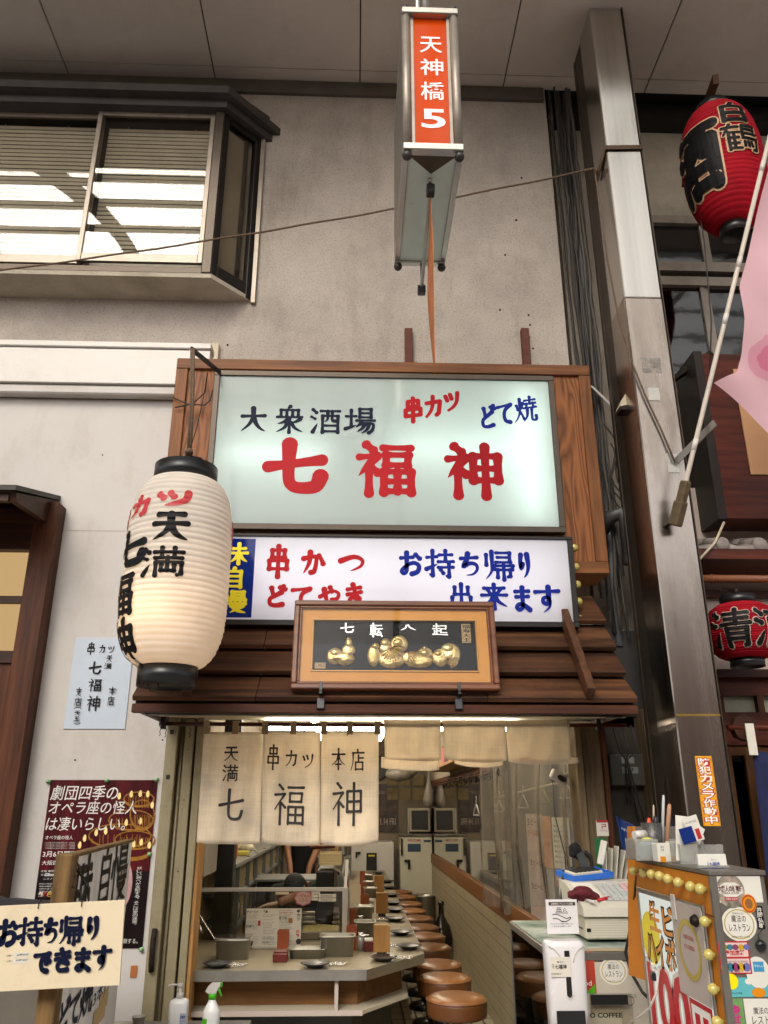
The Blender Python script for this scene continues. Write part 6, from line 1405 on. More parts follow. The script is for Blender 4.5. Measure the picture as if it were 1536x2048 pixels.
zt = z1 + .031; MB().box(x0 + .13, x1 - .02, 7.25, 7.7, zt + .02, zt + .33, .008).build('body', K['cream'], mw); MB().box(x0 + .16, x1 - .05, 7.238, 7.249, zt + .05, zt + .30, .004).build('door_window', K['black_plastic'], mw); MB().box(x0 + .11, x0 + .125, 7.24, 7.6, zt, zt + .33).build('rail', K['steel_soft'], mw)
wp = thing('pinned_notices', 'yellowed notices pinned above the microwave oven', 'notice', (.9, 7.88, 1.6))
g = MB(); rnd = random.Random(4)
for k in range(9): a = .5 + .19 * (k % 3) + rnd.uniform(-.02, .02); z = 1.62 + .2 * (k // 3); g.box(a, a + .16, 7.87 - .004 * k, 7.872 - .004 * k, z, z + .16)
g.build('sheet', mat('yellowed', '#a59268', .7, var=.5, vs=2.5), wp)
ba = thing('hanging_bag', 'pale plastic bags hanging from a hook above the refrigerator', 'bag', (.98, 7.0, 1.35))
Pb = PY(6.9); cb = Pb.hit(858, 1590)
g = MB(); g.lathe([(.005, .30), (.02, .2), (.06, .08), (.085, -.06), (.07, -.14), (.02, -.17)], (cb[0], 6.9, cb[1]), 9); g.build('bag', mat('plastic_bag', '#857d70', .4, var=.2), ba)
bw_ = thing('wrapped_stack', 'white plastic wrapped stack on the wall bracket at the back', 'bundle', (.4, 7.0, 1.8))
c = Pb.hit(800, 1548); g = MB(); g.ball((c[0], 6.95, c[1]), .16, 14, 9, (1.3, .8, .6)); g.ball((c[0] + .14, 6.9, c[1] + .05), .10, 12, 8, (1.2, .8, .8)); g.build('wrap', mat('wrap', '#8d877b', .35, var=.35, vs=9, bump=.5, bs=18), bw_)
wc = thing('wall_clock', 'round wall clock with a dark rim half hidden behind the curtain', 'clock', (.1, 7.88, 2.1))
Pk = PY(7.88); cc = Pk.hit(752, 1536); ax = ((1, 0, 0), (0, 0, 1), (0, -1, 0))
MB().lathe([(.17, 0), (.19, .02), (.18, .04), (.16, .03)], (cc[0], 7.88, cc[1]), 30, ax).build('rim', K['black_plastic'], wc); MB().lathe([(.16, .012), (.001, .012)], (cc[0], 7.88, cc[1]), 30, ax).build('face', K['placard'], wc)
g = MB(); g.bar((cc[0], 7.86, cc[1]), (cc[0] + .11, 7.86, cc[1] - .06), .012, .004); g.bar((cc[0], 7.858, cc[1]), (cc[0] - .03, 7.858, cc[1] - .12), .008, .004); g.build('hand', K['ink'], wc)
dp = thing('dark_event_poster', 'dark poster of many faces on the back wall below the clock', 'poster', (.3, 7.88, 1.2))
r_ = Pk.rect(752, 1568, 795, 1664); MB().box(r_[0], r_[2], 7.872, 7.88, r_[1], r_[3]).build('sheet', mat('dark_poster', '#5d4c47', .4, col2='#15110f', vs=9), dp)
g = MB(); type_(g, PY(7.871), 'LIVE TOUR', (r_[0] + .05, r_[3] - .14, r_[2] - .05, r_[3] - .10), .001, .01, px=False); type_(g, PY(7.871), '11.14 FRI', (r_[0] + .03, r_[1] + .1, r_[2] - .03, r_[1] + .19), .001, .02, px=False); g.build('lettering', K['plaster'], dp)
wf = thing('white_chest_freezer', 'low white freezer with a black handle panel behind the counter end', 'freezer', (.25, 7.6, .3))
r_ = Pf.rect(702, 1685, 789, 1742); MB().box(r_[0], r_[2], 7.35, 7.85, .02, r_[3], .012).build('cabinet', mat('freezer_white', '#e4e2dd', .35, var=.04), wf)
g = MB(); a = Pf.rect(733, 1707, 754, 1744); g.box(a[0], a[2], 7.32, 7.349, a[1], a[3], .004); a = Pf.rect(711, 1705, 721, 1709); g.box(a[0], a[2], 7.32, 7.348, a[1], a[3]); a = Pf.rect(711, 1709, 714, 1717); g.box(a[0], a[2], 7.32, 7.347, a[1], a[3]); g.build('handle', K['black_plastic'], wf)
a = Pf.rect(737, 1711, 750, 1714); MB().box(a[0], a[2], 7.312, 7.319, a[1], a[3]).build('label', K['yellow_ink'], wf)
pot = thing('steel_pot', 'wide steel pot on the floor beyond the last stool', 'pot', (.9, 6.6, .3))
MB().lathe([(.14, .005), (.15, .01), (.155, .42), (.17, .43), (.16, .44), (.145, .43), (.14, .1)], (.93, 6.85, 0), 26).build('body', K['steel_soft'], pot)
gb = thing('glass_bottle', 'dark round glass bottle standing by the wainscot', 'bottle', (.97, 5.0, .3))
MB().lathe([(.07, .005), (.10, .05), (.11, .2), (.09, .32), (.03, .42), (.028, .52), (.034, .53), (.034, .56), (.001, .565)], (.96, 4.9, 0), 22).build('body', mat('dark_glass', '#1d1b17', .1, coat=.5), gb)
# kitchen side
ks = thing('kitchen_shelf_unit', 'grey steel shelf unit with beige panels along the left wall', 'shelf', (-.95, 3, 0))
K['grey_steel'] = mat('grey_steel', '#6f716e', .45, .4, var=.12); K['beige_panel'] = mat('beige_panel', '#cdb98a', .6, var=.12)
g = MB()
yy = [1.75, 2.35, 2.9, 3.6, 4.3, 5.0, 5.7]
for y in yy: g.box(-.865, -.835, y - .015, y + .015, 0, 1.16 if y > 1.8 else 1.13)
for z in (.45, .72, .93): g.box(-1.11, -.84, 1.75, 5.7, z - .015, z + .012)
g.build('steel_frame', K['grey_steel'], ks)
MB().box(-1.115, -.83, 1.5, 5.8, 1.125, 1.155, .003).build('shelf_top', mat('shelf_top', '#8d8f8c', .35, .3, var=.1), ks)
g = MB()
for a, b in zip(yy, yy[1:]): g.box(-1.115, -1.10, a, b, 0, 1.12); g.box(-1.1, -.87, b - .02, b - .016, .47, 1.12)
g.build('back_panel', K['beige_panel'], ks)
g = MB()
for y in yy[1:]:
    for k in range(6): g.ball((-.93, y - .0205, .55 + .1 * k), .008, 6, 4); g.ball((-1.02, y - .0205, .55 + .1 * k), .008, 6, 4)
g.build('peg_hole', K['black'], ks)
def jar(nm, lab, cat, prof, c, m, grp=None, n=18):
    t = MB().lathe(prof, c, n).build(nm, m); return tag(t, lab, cat, grp)
K['amber'] = mat('amber', '#b5601a', .15, coat=.6); K['pet'] = glass('pet', '#cfd4d2', 2.0, .05, haze=.35)
p = atx(487, 1700, -.95); jar('amber_bottle', 'amber glass jar on top of the steel shelf unit', 'jar', [(.05, 0), (.055, .02), (.055, .14), (.03, .18), (.03, .2)], (-.95, 2.0, 1.156), K['amber'])
jar('plastic_jug', 'clear plastic jug with a white handle on the steel shelf', 'jug', [(.07, 0), (.08, .03), (.078, .12), (.045, .17), (.04, .2)], (-.93, 2.02, .735), K['pet'])
tag(MB().box(-1.0, -.87, 2.45, 2.6, 1.156, 1.19, .006).build('yellow_pack', mat('yellow_pack', '#c9b95a', .5)), 'small yellow packet on the shelf unit top', 'packet')
g = MB(); rnd = random.Random(9)
for k in range(7): g.ball((-.95 + rnd.uniform(-.05, .05), 2.9 + rnd.uniform(-.12, .12), 1.19 + rnd.uniform(0, .02)), .05, 10, 7, (1, 1.2, .7))
tag(g.build('crumpled_bag', mat('crumple', '#c8c2a5', .45, var=.2)), 'crumpled pale plastic bag on the shelf unit top', 'bag')
tag(MB().box(-1.05, -.88, 3.0, 3.25, .735, .88, .008).build('storage_box', mat('stor_brown', '#5d3520', .6)), 'brown box on the middle shelf of the steel unit', 'box')
tag(MB().box(-1.05, -.88, 2.45, 2.8, .465, .63, .008).build('storage_box', mat('stor_yel', '#a8842c', .6)), 'yellowish box on the lower shelf of the steel unit', 'box')
tag(MB().lathe([(.03, 0), (.035, .02), (.035, .13), (.012, .18), (.012, .22)], (-.9, 3.2, .94), 14).build('shelf_bottle', mat('shelf_bottle', '#22241f', .2, coat=.4)), 'small dark bottle on the upper shelf of the steel unit', 'bottle')
tag(MB().lathe([(.045, 0), (.045, .15), (.016, .21), (.016, .27)], (-.62, 6.3, 1.0), 16).build('green_bottle', mat('grn_bottle', '#7e8f4c', .25, coat=.4)), 'pale green liquor bottle beside the cook at the back', 'bottle')
tag(MB().box(-.95, -.83, 1.32, 1.45, .0, 2.3, .004).build('black_post', K['black']), 'tall black post between the wall pipes and the shelf unit', 'post')
ac = thing('vent_unit', 'beige louvred vent unit on the left kitchen wall', 'vent', (-1.0, 1.0, 1.1))
MB().box(-1.115, -.93, .8, 1.25, 1.12, 1.6, .01).build('case', mat('vent_case', '#918b80', .5), ac)
g = MB(); [g.box(-1.06 + .03 * k, -1.05 + .03 * k, .794, .8, 1.13, 1.3) for k in range(4)]; g.build('louvre', K['black'], ac)
g = MB(); g.tube([(-1.02, 1.05, 1.1), (-1.02, 1.05, .98), (-1.0, 1.02, .92), (-1.04, 1.0, .86), (-1.05, 1.0, .75)], .024, 10); tag(g.build('black_hose', K['rubber']), 'bent black hose on the left kitchen wall', 'hose')
g = MB(); g.tube([(-1.06, 1.1, 1.1), (-1.06, 1.1, .72)], .012, 8); g.tube([(-1.06, 1.1, .82), (-.98, 1.02, .82), (-.96, 1.0, .79)], .012, 8); g.box(-1.03, -1.0, .98, 1.08, .83, .85, .003); tag(g.build('water_tap', K['chrome']), 'chrome wall tap with pipes at the left of the counter', 'tap')
MB().box(-1.115, -1.07, .5, 1.6, .72, 1.12).build('wall_panel', mat('wpanel', '#6c6a61', .5, .2, var=.15, vs=3), bld)
# glass screen on the counter
gsn = thing('glass_screen', 'glass sneeze screen with a white frame standing on the counter', 'screen', (-.5, 1.22, CT))
zt = at(550, 1779, 1.22).z; xp = at(690, 1800, 1.22).x
g = MB(); g.box(-1.05, xp + .02, 1.21, 1.23, zt - .012, zt + .012, .002); g.box(xp - .018, xp + .018, 1.205, 1.235, CT, zt + .012, .002); g.bar((xp, 1.22, zt), (xp + .01, 1.5, zt + .16), .02); g.build('frame', K['white_paint'], gsn)
MB().box(-1.05, xp - .018, 1.217, 1.222, CT, zt - .012).build('pane', K['glass'], gsn)
Pg = PY(1.215); g = MB()
for a in ((623, 1783, 640, 1788), (623, 1789, 636, 1795), (637, 1788, 672, 1795), (623, 1796, 636, 1801), (637, 1796, 672, 1803)): g.flat(Pg, *a, .001)
g.build('paper_tape', K['paper'], gsn)
g = MB(); [type_(g, Pg, '使用後の紙', (a, b, a + 24, b + 3.5), .002) for a, b in ((641, 1790), (641, 1798))]; type_(g, Pg, 'アルコール', (625, 1784, 638, 1787), .002); g.build('tape_lettering', K['grey_ink'], gsn)
def blob(rx, ry, k): return [(math.cos(t) * rx * (1 + k * math.cos(8 * t)), math.sin(t) * ry * (1 + k * math.cos(8 * t))) for t in [2 * math.pi * i / 48 for i in range(48)]]
c = Pg.hit(607, 1796); g = MB(); g.add([Pg.at(c[0] + x, c[1] + y, .001) for x, y in blob(.058, .045, .07)], [tuple(range(48))]); g.build('pink_border', mat('pink_b', '#c06a80', .6), gsn)
g = MB(); g.add([Pg.at(c[0] + x, c[1] + y, .0016) for x, y in blob(.051, .038, .07)], [tuple(range(48))]); g.build('pink_notice', mat('pink_n', '#c4a79a', .6), gsn)
g = MB(); type_(g, Pg, 'ご注文は', (595, 1789, 619, 1794), .0022, .01); type_(g, Pg, 'こちら', (599, 1797, 615, 1803), .0022, .01); g.build('notice_lettering', K['red_print'], gsn)
MB().flat(Pg, 551, 1784, 578, 1789, .001).build('yellow_tape', K['cream_board'], gsn)
# display case with curved glass front
fc_ = thing('food_display_case', 'black food display case with a curved glass front behind the screen', 'case', (-.3, 2.3, CT))
MB().box(-.27, -.14, 1.62, 3.0, CT, 1.10, .01).build('body', K['black'], fc_)
g = MB(); prof = [(-.14, 1.12), (-.10, 1.10), (-.06, 1.04), (-.035, .96), (-.03, .86), (-.03, CT)]
for (xa, za), (xb, zb2) in zip(prof, prof[1:]): g.bar((xa, 1.6, za), (xb, 1.6, zb2), .03, .012, up=(1, 0, 0))
g.build('curved_end', K['steel_soft'], fc_)
MB().sheet(lambda u, v: (prof[min(4, int(u * 5))][0] + (prof[min(5, int(u * 5) + 1)][0] - prof[min(4, int(u * 5))][0]) * (u * 5 - min(4, int(u * 5))), 1.62 + 1.9 * v, prof[min(4, int(u * 5))][1] + (prof[min(5, int(u * 5) + 1)][1] - prof[min(4, int(u * 5))][1]) * (u * 5 - min(4, int(u * 5)))), 10, 2).build('curved_glass', K['glass'], fc_, recalc=False)
bs = thing('cream_basket', 'cream perforated plastic basket of tools on the black display case', 'basket', (-.35, 1.75, 1.131))
xa, xb = at(638, 1738, 1.7).x, at(682, 1738, 1.7).x
K['basket'] = mat('basket', '#cdb98c', .5)
g = MB(); z0, z1 = 1.132, 1.215
g.box(xa + .01, xb - .01, 1.70, 1.95, z0, z0 + .006); g.box(xa, xb, 1.69, 1.7, z0 + .068, z1, .002); g.box(xa, xb, 1.69, 1.7, z0, z0 + .014)
for k in range(12): x = xa + (xb - xa) * k / 11; g.box(x - .004, x + .004, 1.691, 1.699, z0 + .01, z1 - .01)
for k in range(4): z = z0 + .018 + .014 * k; g.box(xa, xb, 1.692, 1.698, z, z + .005)
g.box(xa, xa + .006, 1.7, 1.95, z0, z1); g.box(xb - .006, xb, 1.7, 1.95, z0, z1); g.box(xa, xb, 1.944, 1.95, z0, z1); g.build('shell', K['basket'], bs)
g = MB(); g.tube([(xa - .06, 1.8, z1 + .03), (xb - .05, 1.82, z1 + .04)], .012, 8); tag(g.build('red_knife', K['red_wood']), 'knife with a dark red handle lying on the cream basket', 'knife')
g = MB(); g.box(xa - .08, xa + .06, 1.84, 1.88, z1 + .03, z1 + .05, .004); tag(g.build('wooden_spatula', K['pale_wood']), 'pale wooden spatula lying across the basket', 'spatula')
pst = thing('plate_stack', 'stack of dark steel plates on the back kitchen shelf', 'plates', (-.12, 6.5, 1.1))
for nm, x0_, x1_, y0_, y1_, lab in (('plate_stack', 646, 668, 1696, 1713, ''), ('plate_stack', 674, 696, 1688, 1710, 'taller stack of steel plates on the back kitchen shelf')):
    r_ = PY(6.2).rect(x0_, y0_, x1_, y1_); g = MB(); c = (r_[0] + r_[2]) / 2; rr = (r_[2] - r_[0]) / 2
    for k in range(9): z = r_[1] + (r_[3] - r_[1]) * k / 9; g.lathe([(rr * .8, z), (rr, z + .012), (rr * .97, z + .014)], (c, 6.2, 0), 22)
    if lab: tag(g.build('steel_plates', K['steel_soft']), lab, 'plates')
    else: g.build('plate', K['steel_soft'], pst)
bsr = PY(6.2).rect(622, 1712, 702, 1722); tag(MB().box(bsr[0], bsr[2], 5.9, 6.5, .0, bsr[3], .004).build('kitchen_worktop', K['grey_steel']), 'steel worktop under the plate stacks at the back', 'worktop')
fcab = thing('fryer_cabinet', 'dark steel fryer cabinet behind the bending cook', 'fryer', (-.55, 2.6, 0)); MB().box(-.78, -.3, 2.4, 2.9, 0, .96, .01).build('cabinet', K['black'], fcab); MB().box(-.8, -.29, 2.38, 2.92, .962, .985, .004).build('steel_top', K['grey_steel'], fcab)
# two cooks behind the screen
K['skin'] = mat('skin', '#8f6448', .5, var=.08, vs=10); K['black_shirt'] = mat('black_shirt', '#141416', .9, var=.3, vs=14); K['hair'] = mat('hair', '#1a1d1f', .7, var=.4, vs=30, bump=.8, bs=90)
def skinned(nm, m, joints, edges, parent, root=0, sub=2):
    me = bpy.data.meshes.new(nm); L = wloc(parent); me.from_pydata([tuple(Vector(j[:3]) - L) for j in joints], edges, [])
    o = bpy.data.objects.new(nm, me); COL.objects.link(o); o.parent = parent; me.materials.append(m)
    md = o.modifiers.new('skin', 'SKIN'); md.use_smooth_shade = True
    for i, j in enumerate(joints): me.skin_vertices[0].data[i].radius = (j[3], j[4] if len(j) > 4 else j[3])
    me.skin_vertices[0].data[root].use_root = True
    s = o.modifiers.new('sub', 'SUBSURF'); s.levels = sub; s.render_levels = sub
    return o
def hand(parent, w_, fwd, side, m, s=1.0):
    """palm and five bent fingers from the wrist w_, pointing along fwd"""
    w_ = Vector(w_); f = Vector(fwd).normalized(); sd = Vector(side).normalized(); dn = f.cross(sd); dn = -dn if dn.z > 0 else dn
    P = lambda a, b, c: tuple(w_ + f * a * s + sd * b * s + dn * c * s)
    J = [P(0, 0, 0) + (.024 * s, .018 * s), P(.05, 0, .002) + (.036 * s, .014 * s), P(.09, 0, .004) + (.038 * s, .012 * s)]; E = [(0, 1), (1, 2)]
    for b, L_ in ((-.032, .066), (-.011, .078), (.011, .072), (.031, .055)):
        i = len(J); J += [P(.10, b, .006) + (.0085 * s,), P(.10 + L_ * .5, b * 1.1, .016) + (.008 * s,), P(.10 + L_ * .85, b * 1.1, .036) + (.0065 * s,)]; E += [(2, i), (i, i + 1), (i + 1, i + 2)]
    i = len(J); J += [P(.045, -.045, .010) + (.011 * s,), P(.075, -.062, .022) + (.009 * s,), P(.10, -.064, .034) + (.0075 * s,)]; E += [(1, i), (i, i + 1), (i + 1, i + 2)]
    return skinned('hand', m, J, E, parent, 0, 1)
def head(parent, c, fwd, r=.1):
    c = Vector(c); f = Vector(fwd).normalized(); u = Vector((0, 0, 1)); sd = f.cross(u); sd.normalize(); u = sd.cross(f)
    g = MB(); s = MB().ball((0, 0, 0), 1, 20, 14)
    def sh(v):
        x, y, z = v.x, v.y, v.z; k = 1 - .22 * max(0, -z) ** 1.5
        return c + sd * (x * r * .74 * k) + f * (y * r * .92 * k + (.012 if z < -.3 and y > 0 else 0)) + u * (z * r * 1.15)
    g.add([sh(v) for v in s.v], s.f, True)
    g.add([sh(Vector(q)) for q in ((-.14, .95, -.12), (.14, .95, -.12), (0, 1.22, -.16), (0, .97, .14))], [(0, 1, 2), (1, 3, 2), (3, 0, 2), (0, 3, 1)], True)
    for q in (-1, 1): g.ball(c + sd * (q * r * .76) - f * .004, r * .2, 8, 6, (.4, .8, 1.2))
    o = g.build('head', K['skin'], parent)
    g = MB(); hs = [sh(Vector((v.x * 1.06, v.y * 1.06, v.z * 1.06))) for v in s.v]; fs = [q for q in s.f if sum(s.v[i].z for i in q) / 4 > .15 or (sum(s.v[i].y for i in q) / 4 < -.05 and sum(s.v[i].z for i in q) / 4 > -.6)]
    g.add(hs, fs, True); g.build('hair', K['hair'], parent, recalc=False)
    g = MB()
    for q in (-1, 1): g.ball(sh(Vector((.34 * q, .9, .06))), r * .07, 8, 6)
    g.build('eye', K['black'], parent)
    MB().ball(sh(Vector((0, .93, -.48))), r * .2, 10, 6, (1.2, .5, .35)).build('mouth', K['red_wood'], parent)
c1 = at(608, 1700, 5.5); X = c1.x
pA = thing('person', 'standing cook in a black shirt and apron, forearms reaching down to the worktop', 'person', (X, 5.6, 0))
skinned('body', K['skin'], [(X, 5.6, .95, .12, .10), (X, 5.58, 1.18, .13, .10), (X, 5.52, 1.38, .14, .10), (X, 5.5, 1.48, .06), (X, 5.48, 1.56, .05),
    (X - .17, 5.5, 1.40, .055), (X - .21, 5.42, 1.16, .045), (X - .135, 5.16, .90, .036), (X - .115, 5.08, .79, .028), (X + .17, 5.5, 1.40, .055), (X + .20, 5.42, 1.16, .045), (X + .09, 5.16, .90, .036), (X + .07, 5.08, .79, .028),
    (X - .09, 5.6, .88, .09), (X - .1, 5.6, .5, .065), (X - .1, 5.62, .08, .045), (X + .09, 5.6, .88, .09), (X + .1, 5.6, .5, .065), (X + .1, 5.62, .08, .045)],
    [(0, 1), (1, 2), (2, 3), (3, 4), (2, 5), (5, 6), (6, 7), (7, 8), (2, 9), (9, 10), (10, 11), (11, 12), (0, 13), (13, 14), (14, 15), (0, 16), (16, 17), (17, 18)], pA)
skinned('black_shirt', K['black_shirt'], [(X, 5.6, .93, .17, .13), (X, 5.58, 1.18, .17, .13), (X, 5.52, 1.38, .165, .12), (X - .18, 5.5, 1.40, .075), (X - .215, 5.42, 1.14, .068), (X - .19, 5.34, 1.09, .06), (X + .18, 5.5, 1.40, .075), (X + .205, 5.42, 1.14, .068), (X + .18, 5.34, 1.09, .06), (X, 5.6, .55, .19, .15)], [(0, 1), (1, 2), (2, 3), (3, 4), (4, 5), (2, 6), (6, 7), (7, 8), (0, 9)], pA)
head(pA, (X, 5.45, 1.66), (0, -.8, -.6))
hand(pA, (X - .115, 5.08, .79), (.1, -.5, -.8), (1, 0, .1), K['skin']); hand(pA, (X + .07, 5.08, .79), (-.1, -.5, -.8), (-1, 0, .1), K['skin'])
g = MB(); rs = random.Random(5)
for k in range(16): x = -.17 + rs.uniform(-.03, .03); y = 3.3 + rs.uniform(-.03, .03); g.tube([(x, y, 1.0), (x + rs.uniform(-.02, .02), y, 1.21 + rs.uniform(0, .05))], .0025, 4)
skc = MB().lathe([(.045, 0), (.05, .15), (.046, .15), (.04, .01), (.001, .01)], (-.17, 3.3, .95), 16).build('skewer_jar', K['rubber']); tag(skc, 'dark jar of bamboo skewers behind the display case', 'jar'); g.build('bamboo_skewers', K['pale_wood'], skc)
c2_ = at(590, 1778, 1.9); X = c2_.x; Y0 = 1.95
pB = thing('person', 'cook in dark clothes bending over behind the glass screen with one gloved hand out', 'person', (X, Y0, 0))
K['teal'] = mat('teal', '#23302d', .9, var=.35, vs=16)
h1 = at(590, 1792, 1.6); h2 = at(556, 1806, 1.5)
skinned('body', K['skin'], [(X - .02, Y0 + .25, .66, .11, .1), (X, Y0 + .15, .80, .11, .1), (X + .02, Y0 - .02, .92, .11, .09), (X + .02, Y0 - .12, .97, .05), (X + .02, Y0 - .18, .97, .05),
    (X + .16, Y0 - .03, .95, .05), (X + .13, Y0 - .22, .93, .045), (h1.x, 1.6, h1.z, .036), (h2.x, 1.5, h2.z, .026), (X - .13, Y0 - .0, .92, .05), (X - .2, Y0 - .05, .78, .04), (X - .16, Y0 - .2, .72, .03),
    (X - .1, Y0 + .28, .6, .09), (X - .1, Y0 + .2, .4, .06), (X - .1, Y0 + .3, .06, .045), (X + .08, Y0 + .28, .6, .09), (X + .08, Y0 + .2, .4, .06), (X + .08, Y0 + .3, .06, .045)],
    [(0, 1), (1, 2), (2, 3), (3, 4), (2, 5), (5, 6), (6, 7), (7, 8), (2, 9), (9, 10), (10, 11), (0, 12), (12, 13), (13, 14), (0, 15), (15, 16), (16, 17)], pB)
skinned('dark_shirt', K['teal'], [(X - .02, Y0 + .28, .62, .17, .15), (X, Y0 + .15, .82, .17, .13), (X + .02, Y0 - .02, .93, .155, .11), (X + .17, Y0 - .03, .955, .07), (X + .14, Y0 - .2, .94, .062), (X - .14, Y0, .93, .07), (X - .19, Y0 - .03, .84, .06)], [(0, 1), (1, 2), (2, 3), (3, 4), (2, 5), (5, 6)], pB)
head(pB, (X + .02, Y0 - .26, .98), (-.35, -.5, -.75), .098)
K['glove'] = mat('glove', '#b9a08e', .25, var=.2, vs=20, coat=.5)
hand(pB, (h2.x, 1.5, h2.z), (-1, -.1, -.12), (0, -1, .1), K['glove'], 1.05); hand(pB, (X - .16, Y0 - .2, .72), (-.3, -1, 0), (1, -.3, 0), K['glove'])
# things on the counter
ZT = CT + .001
K['plate'] = mat('plate', '#222324', .35, var=.15, coat=.2)
pos = [(435, 1929, 'black plate at the left end of the front counter', 1), (630, 1929, 'black plate beside the crinkled wrapper on the front counter', 1), (767, 1916, 'black plate in front of the nearest wooden box', 1), (818, 1893, 'black plate at the counter corner nearest the stools', 1), (802, 1865, 'black plate by the stools, second beyond the counter corner', .95), (790, 1838, 'black plate by the stools, third beyond the counter corner', .95), (790, 1820, 'black plate by the stools, fourth beyond the counter corner', .95), (786, 1806, 'black plate by the stools, fifth beyond the counter corner', .95), (783, 1790, 'black plate by the stools, fourth from the far end', .95), (779, 1775, 'black plate by the stools, third from the far end', .95), (775, 1763, 'black plate by the stools, second from the far end', .95), (757, 1746, 'black plate at the far end of the counter', .95)]
pr = None
for px, py, lab, k in pos:
    p = atz(px, py, ZT + .015); p.z = ZT
    if pr is None:
        pr = MB().lathe([(.001, .004), (.04, .0), (.045, .004), (.052, .012), (.074, .020), (.082, .024), (.080, .026), (.055, .017), (.001, .012)], p, 28).build('black_plate', K['plate']); tag(pr, lab, 'plate', 'black plates along the counter')
    else:
        o = copy_thing(pr, (p.x + pr.location.x - pr.location.x, p.y, pr.location.z), lab)
K['cello'] = glass('cello', '#f4f4f2', 3.0, .12, haze=.35, bump=1.0, bs=40)
wl = ['crinkled clear wrapper left on the front counter end', 'crinkled clear wrapper right of the middle front plate', 'crinkled clear wrapper right of the corner plate', 'crinkled clear wrapper left of the plate nearest the stools', 'crinkled clear wrapper beside the far plate']
rnd = random.Random(12)
for i, (px, py) in enumerate(((470, 1932), (671, 1930), (803, 1918), (789, 1893), (765, 1840))):
    p = atz(px, py, ZT); n = 9; H = [[rnd.uniform(.001, .012) for _ in range(n + 1)] for _ in range(n + 1)]
    tag(MB().sheet(lambda u, v: (p.x - .05 + .10 * u + .02 * v, p.y - .045 + .09 * v, ZT + .001 + H[round(v * n)][round(u * n)]), n, n, smooth=False).build('clear_wrapper', K['cello'], recalc=False), wl[i], 'wrapper', 'clear wrappers on the counter')
def tray(nm, lab, px, py, w_, d_, h_, parent_m=K['steel_soft'], lidm=None, grp='steel trays on the counter'):
    p = atz(px, py, ZT); x, y = p.x, p.y + d_ / 2; t = thing(nm, lab, 'tray', (x, y, ZT), grp)
    def rr(hx, hy, z, r=.03):
        out = []
        for cx, cy, a0 in ((1, 1, 0), (-1, 1, 90), (-1, -1, 180), (1, -1, 270)):
            for k in range(5): a = R(a0 + 22.5 * k); out.append((x + cx * (hx - r) + r * math.cos(a), y + cy * (hy - r) + r * math.sin(a), z))
        return out
    g = MB(); loft(g, [rr(w_ / 2 * .92, d_ / 2 * .92, ZT), rr(w_ / 2, d_ / 2, ZT + h_ * .96), rr(w_ / 2 + .008, d_ / 2 + .008, ZT + h_ * .97), rr(w_ / 2 + .008, d_ / 2 + .008, ZT + h_), rr(w_ / 2 - .006, d_ / 2 - .006, ZT + h_), rr(w_ / 2 * .9, d_ / 2 * .9, ZT + .02)]); g.build('pan', parent_m, t)
    return t
ta_ = tray('sauce_tray', 'deep steel sauce tray with a lid at the left of the front counter', 462, 1921, .20, .14, .105)
p = atz(462, 1921, ZT); MB().box(p.x - .104, p.x + .104, p.y - .006, p.y + .146, ZT + .107, ZT + .119, .006).build('lid', K['chrome'], ta_)
MB().tube([(p.x - .10, p.y, ZT + .11), (p.x - .12, p.y + .02, ZT + .125), (p.x - .21, p.y + .05, ZT + .23)], .0045, 6).build('ladle', K['chrome'], ta_)
tb_ = tray('sauce_tray', 'deep open steel sauce tray at the right of the front counter', 674, 1915, .205, .15, .11)
p = atz(674, 1915, ZT); MB().tube([(p.x + .10, p.y + .03, ZT + .1), (p.x + .14, p.y + .02, ZT + .112), (p.x + .19, p.y - .0, ZT + .118)], .005, 6).build('ladle', K['chrome'], tb_)
tray('flat_tray', 'shallow steel tray between the two deep trays', 613, 1918, .215, .13, .05)
tray('sauce_tray', 'deep steel tray behind the nearest chopstick tube', 730, 1878, .14, .16, .1)
tray('sauce_tray', 'deep steel tray beside the second chopstick tube', 728, 1842, .14, .16, .1)
tray('sauce_tray', 'steel tray beyond the third chopstick tube', 741, 1797, .12, .16, .09)
tray('sauce_tray', 'steel tray half way down the long counter', 738, 1780, .12, .16, .08)
tray('sauce_tray', 'far steel tray near the end of the counter', 736, 1765, .12, .16, .08)
fl_ = thing('flour_tray', 'steel tray of pale yellow crumbs behind the glass screen', 'tray', (-.2, 1.4, CT))
a, b = at(600, 1868, 1.36), at(680, 1868, 1.36); zf = CT
MB().box(a.x, b.x, 1.3, 1.6, CT + .001, CT + .05, .008).build('pan', K['steel_soft'], fl_)
MB().sheet(lambda u, v: (a.x + .012 + (b.x - a.x - .024) * u, 1.31 + .28 * v, CT + .05 + .02 * math.sin(math.pi * u) * math.sin(math.pi * v) + .004 * math.sin(40 * u) * math.cos(31 * v)), 30, 14).build('crumbs', mat('crumb', '#cfc38f', .9, var=.25, vs=60, bump=.8, bs=200), fl_)
g = MB()
for k in range(4): g.box(at(600, 1850, 1.75).x + .002 * k, at(680, 1850, 1.75).x - .003 * k, 1.62 + .004 * k, 1.9, CT + .02 + .03 * k, CT + .045 + .03 * k, .006)
tag(g.build('tray_stack', K['steel_soft']), 'stack of steel trays behind the crumb tray', 'tray')
K['terra'] = mat('terra', '#8f4621', .5, var=.12, vs=8)
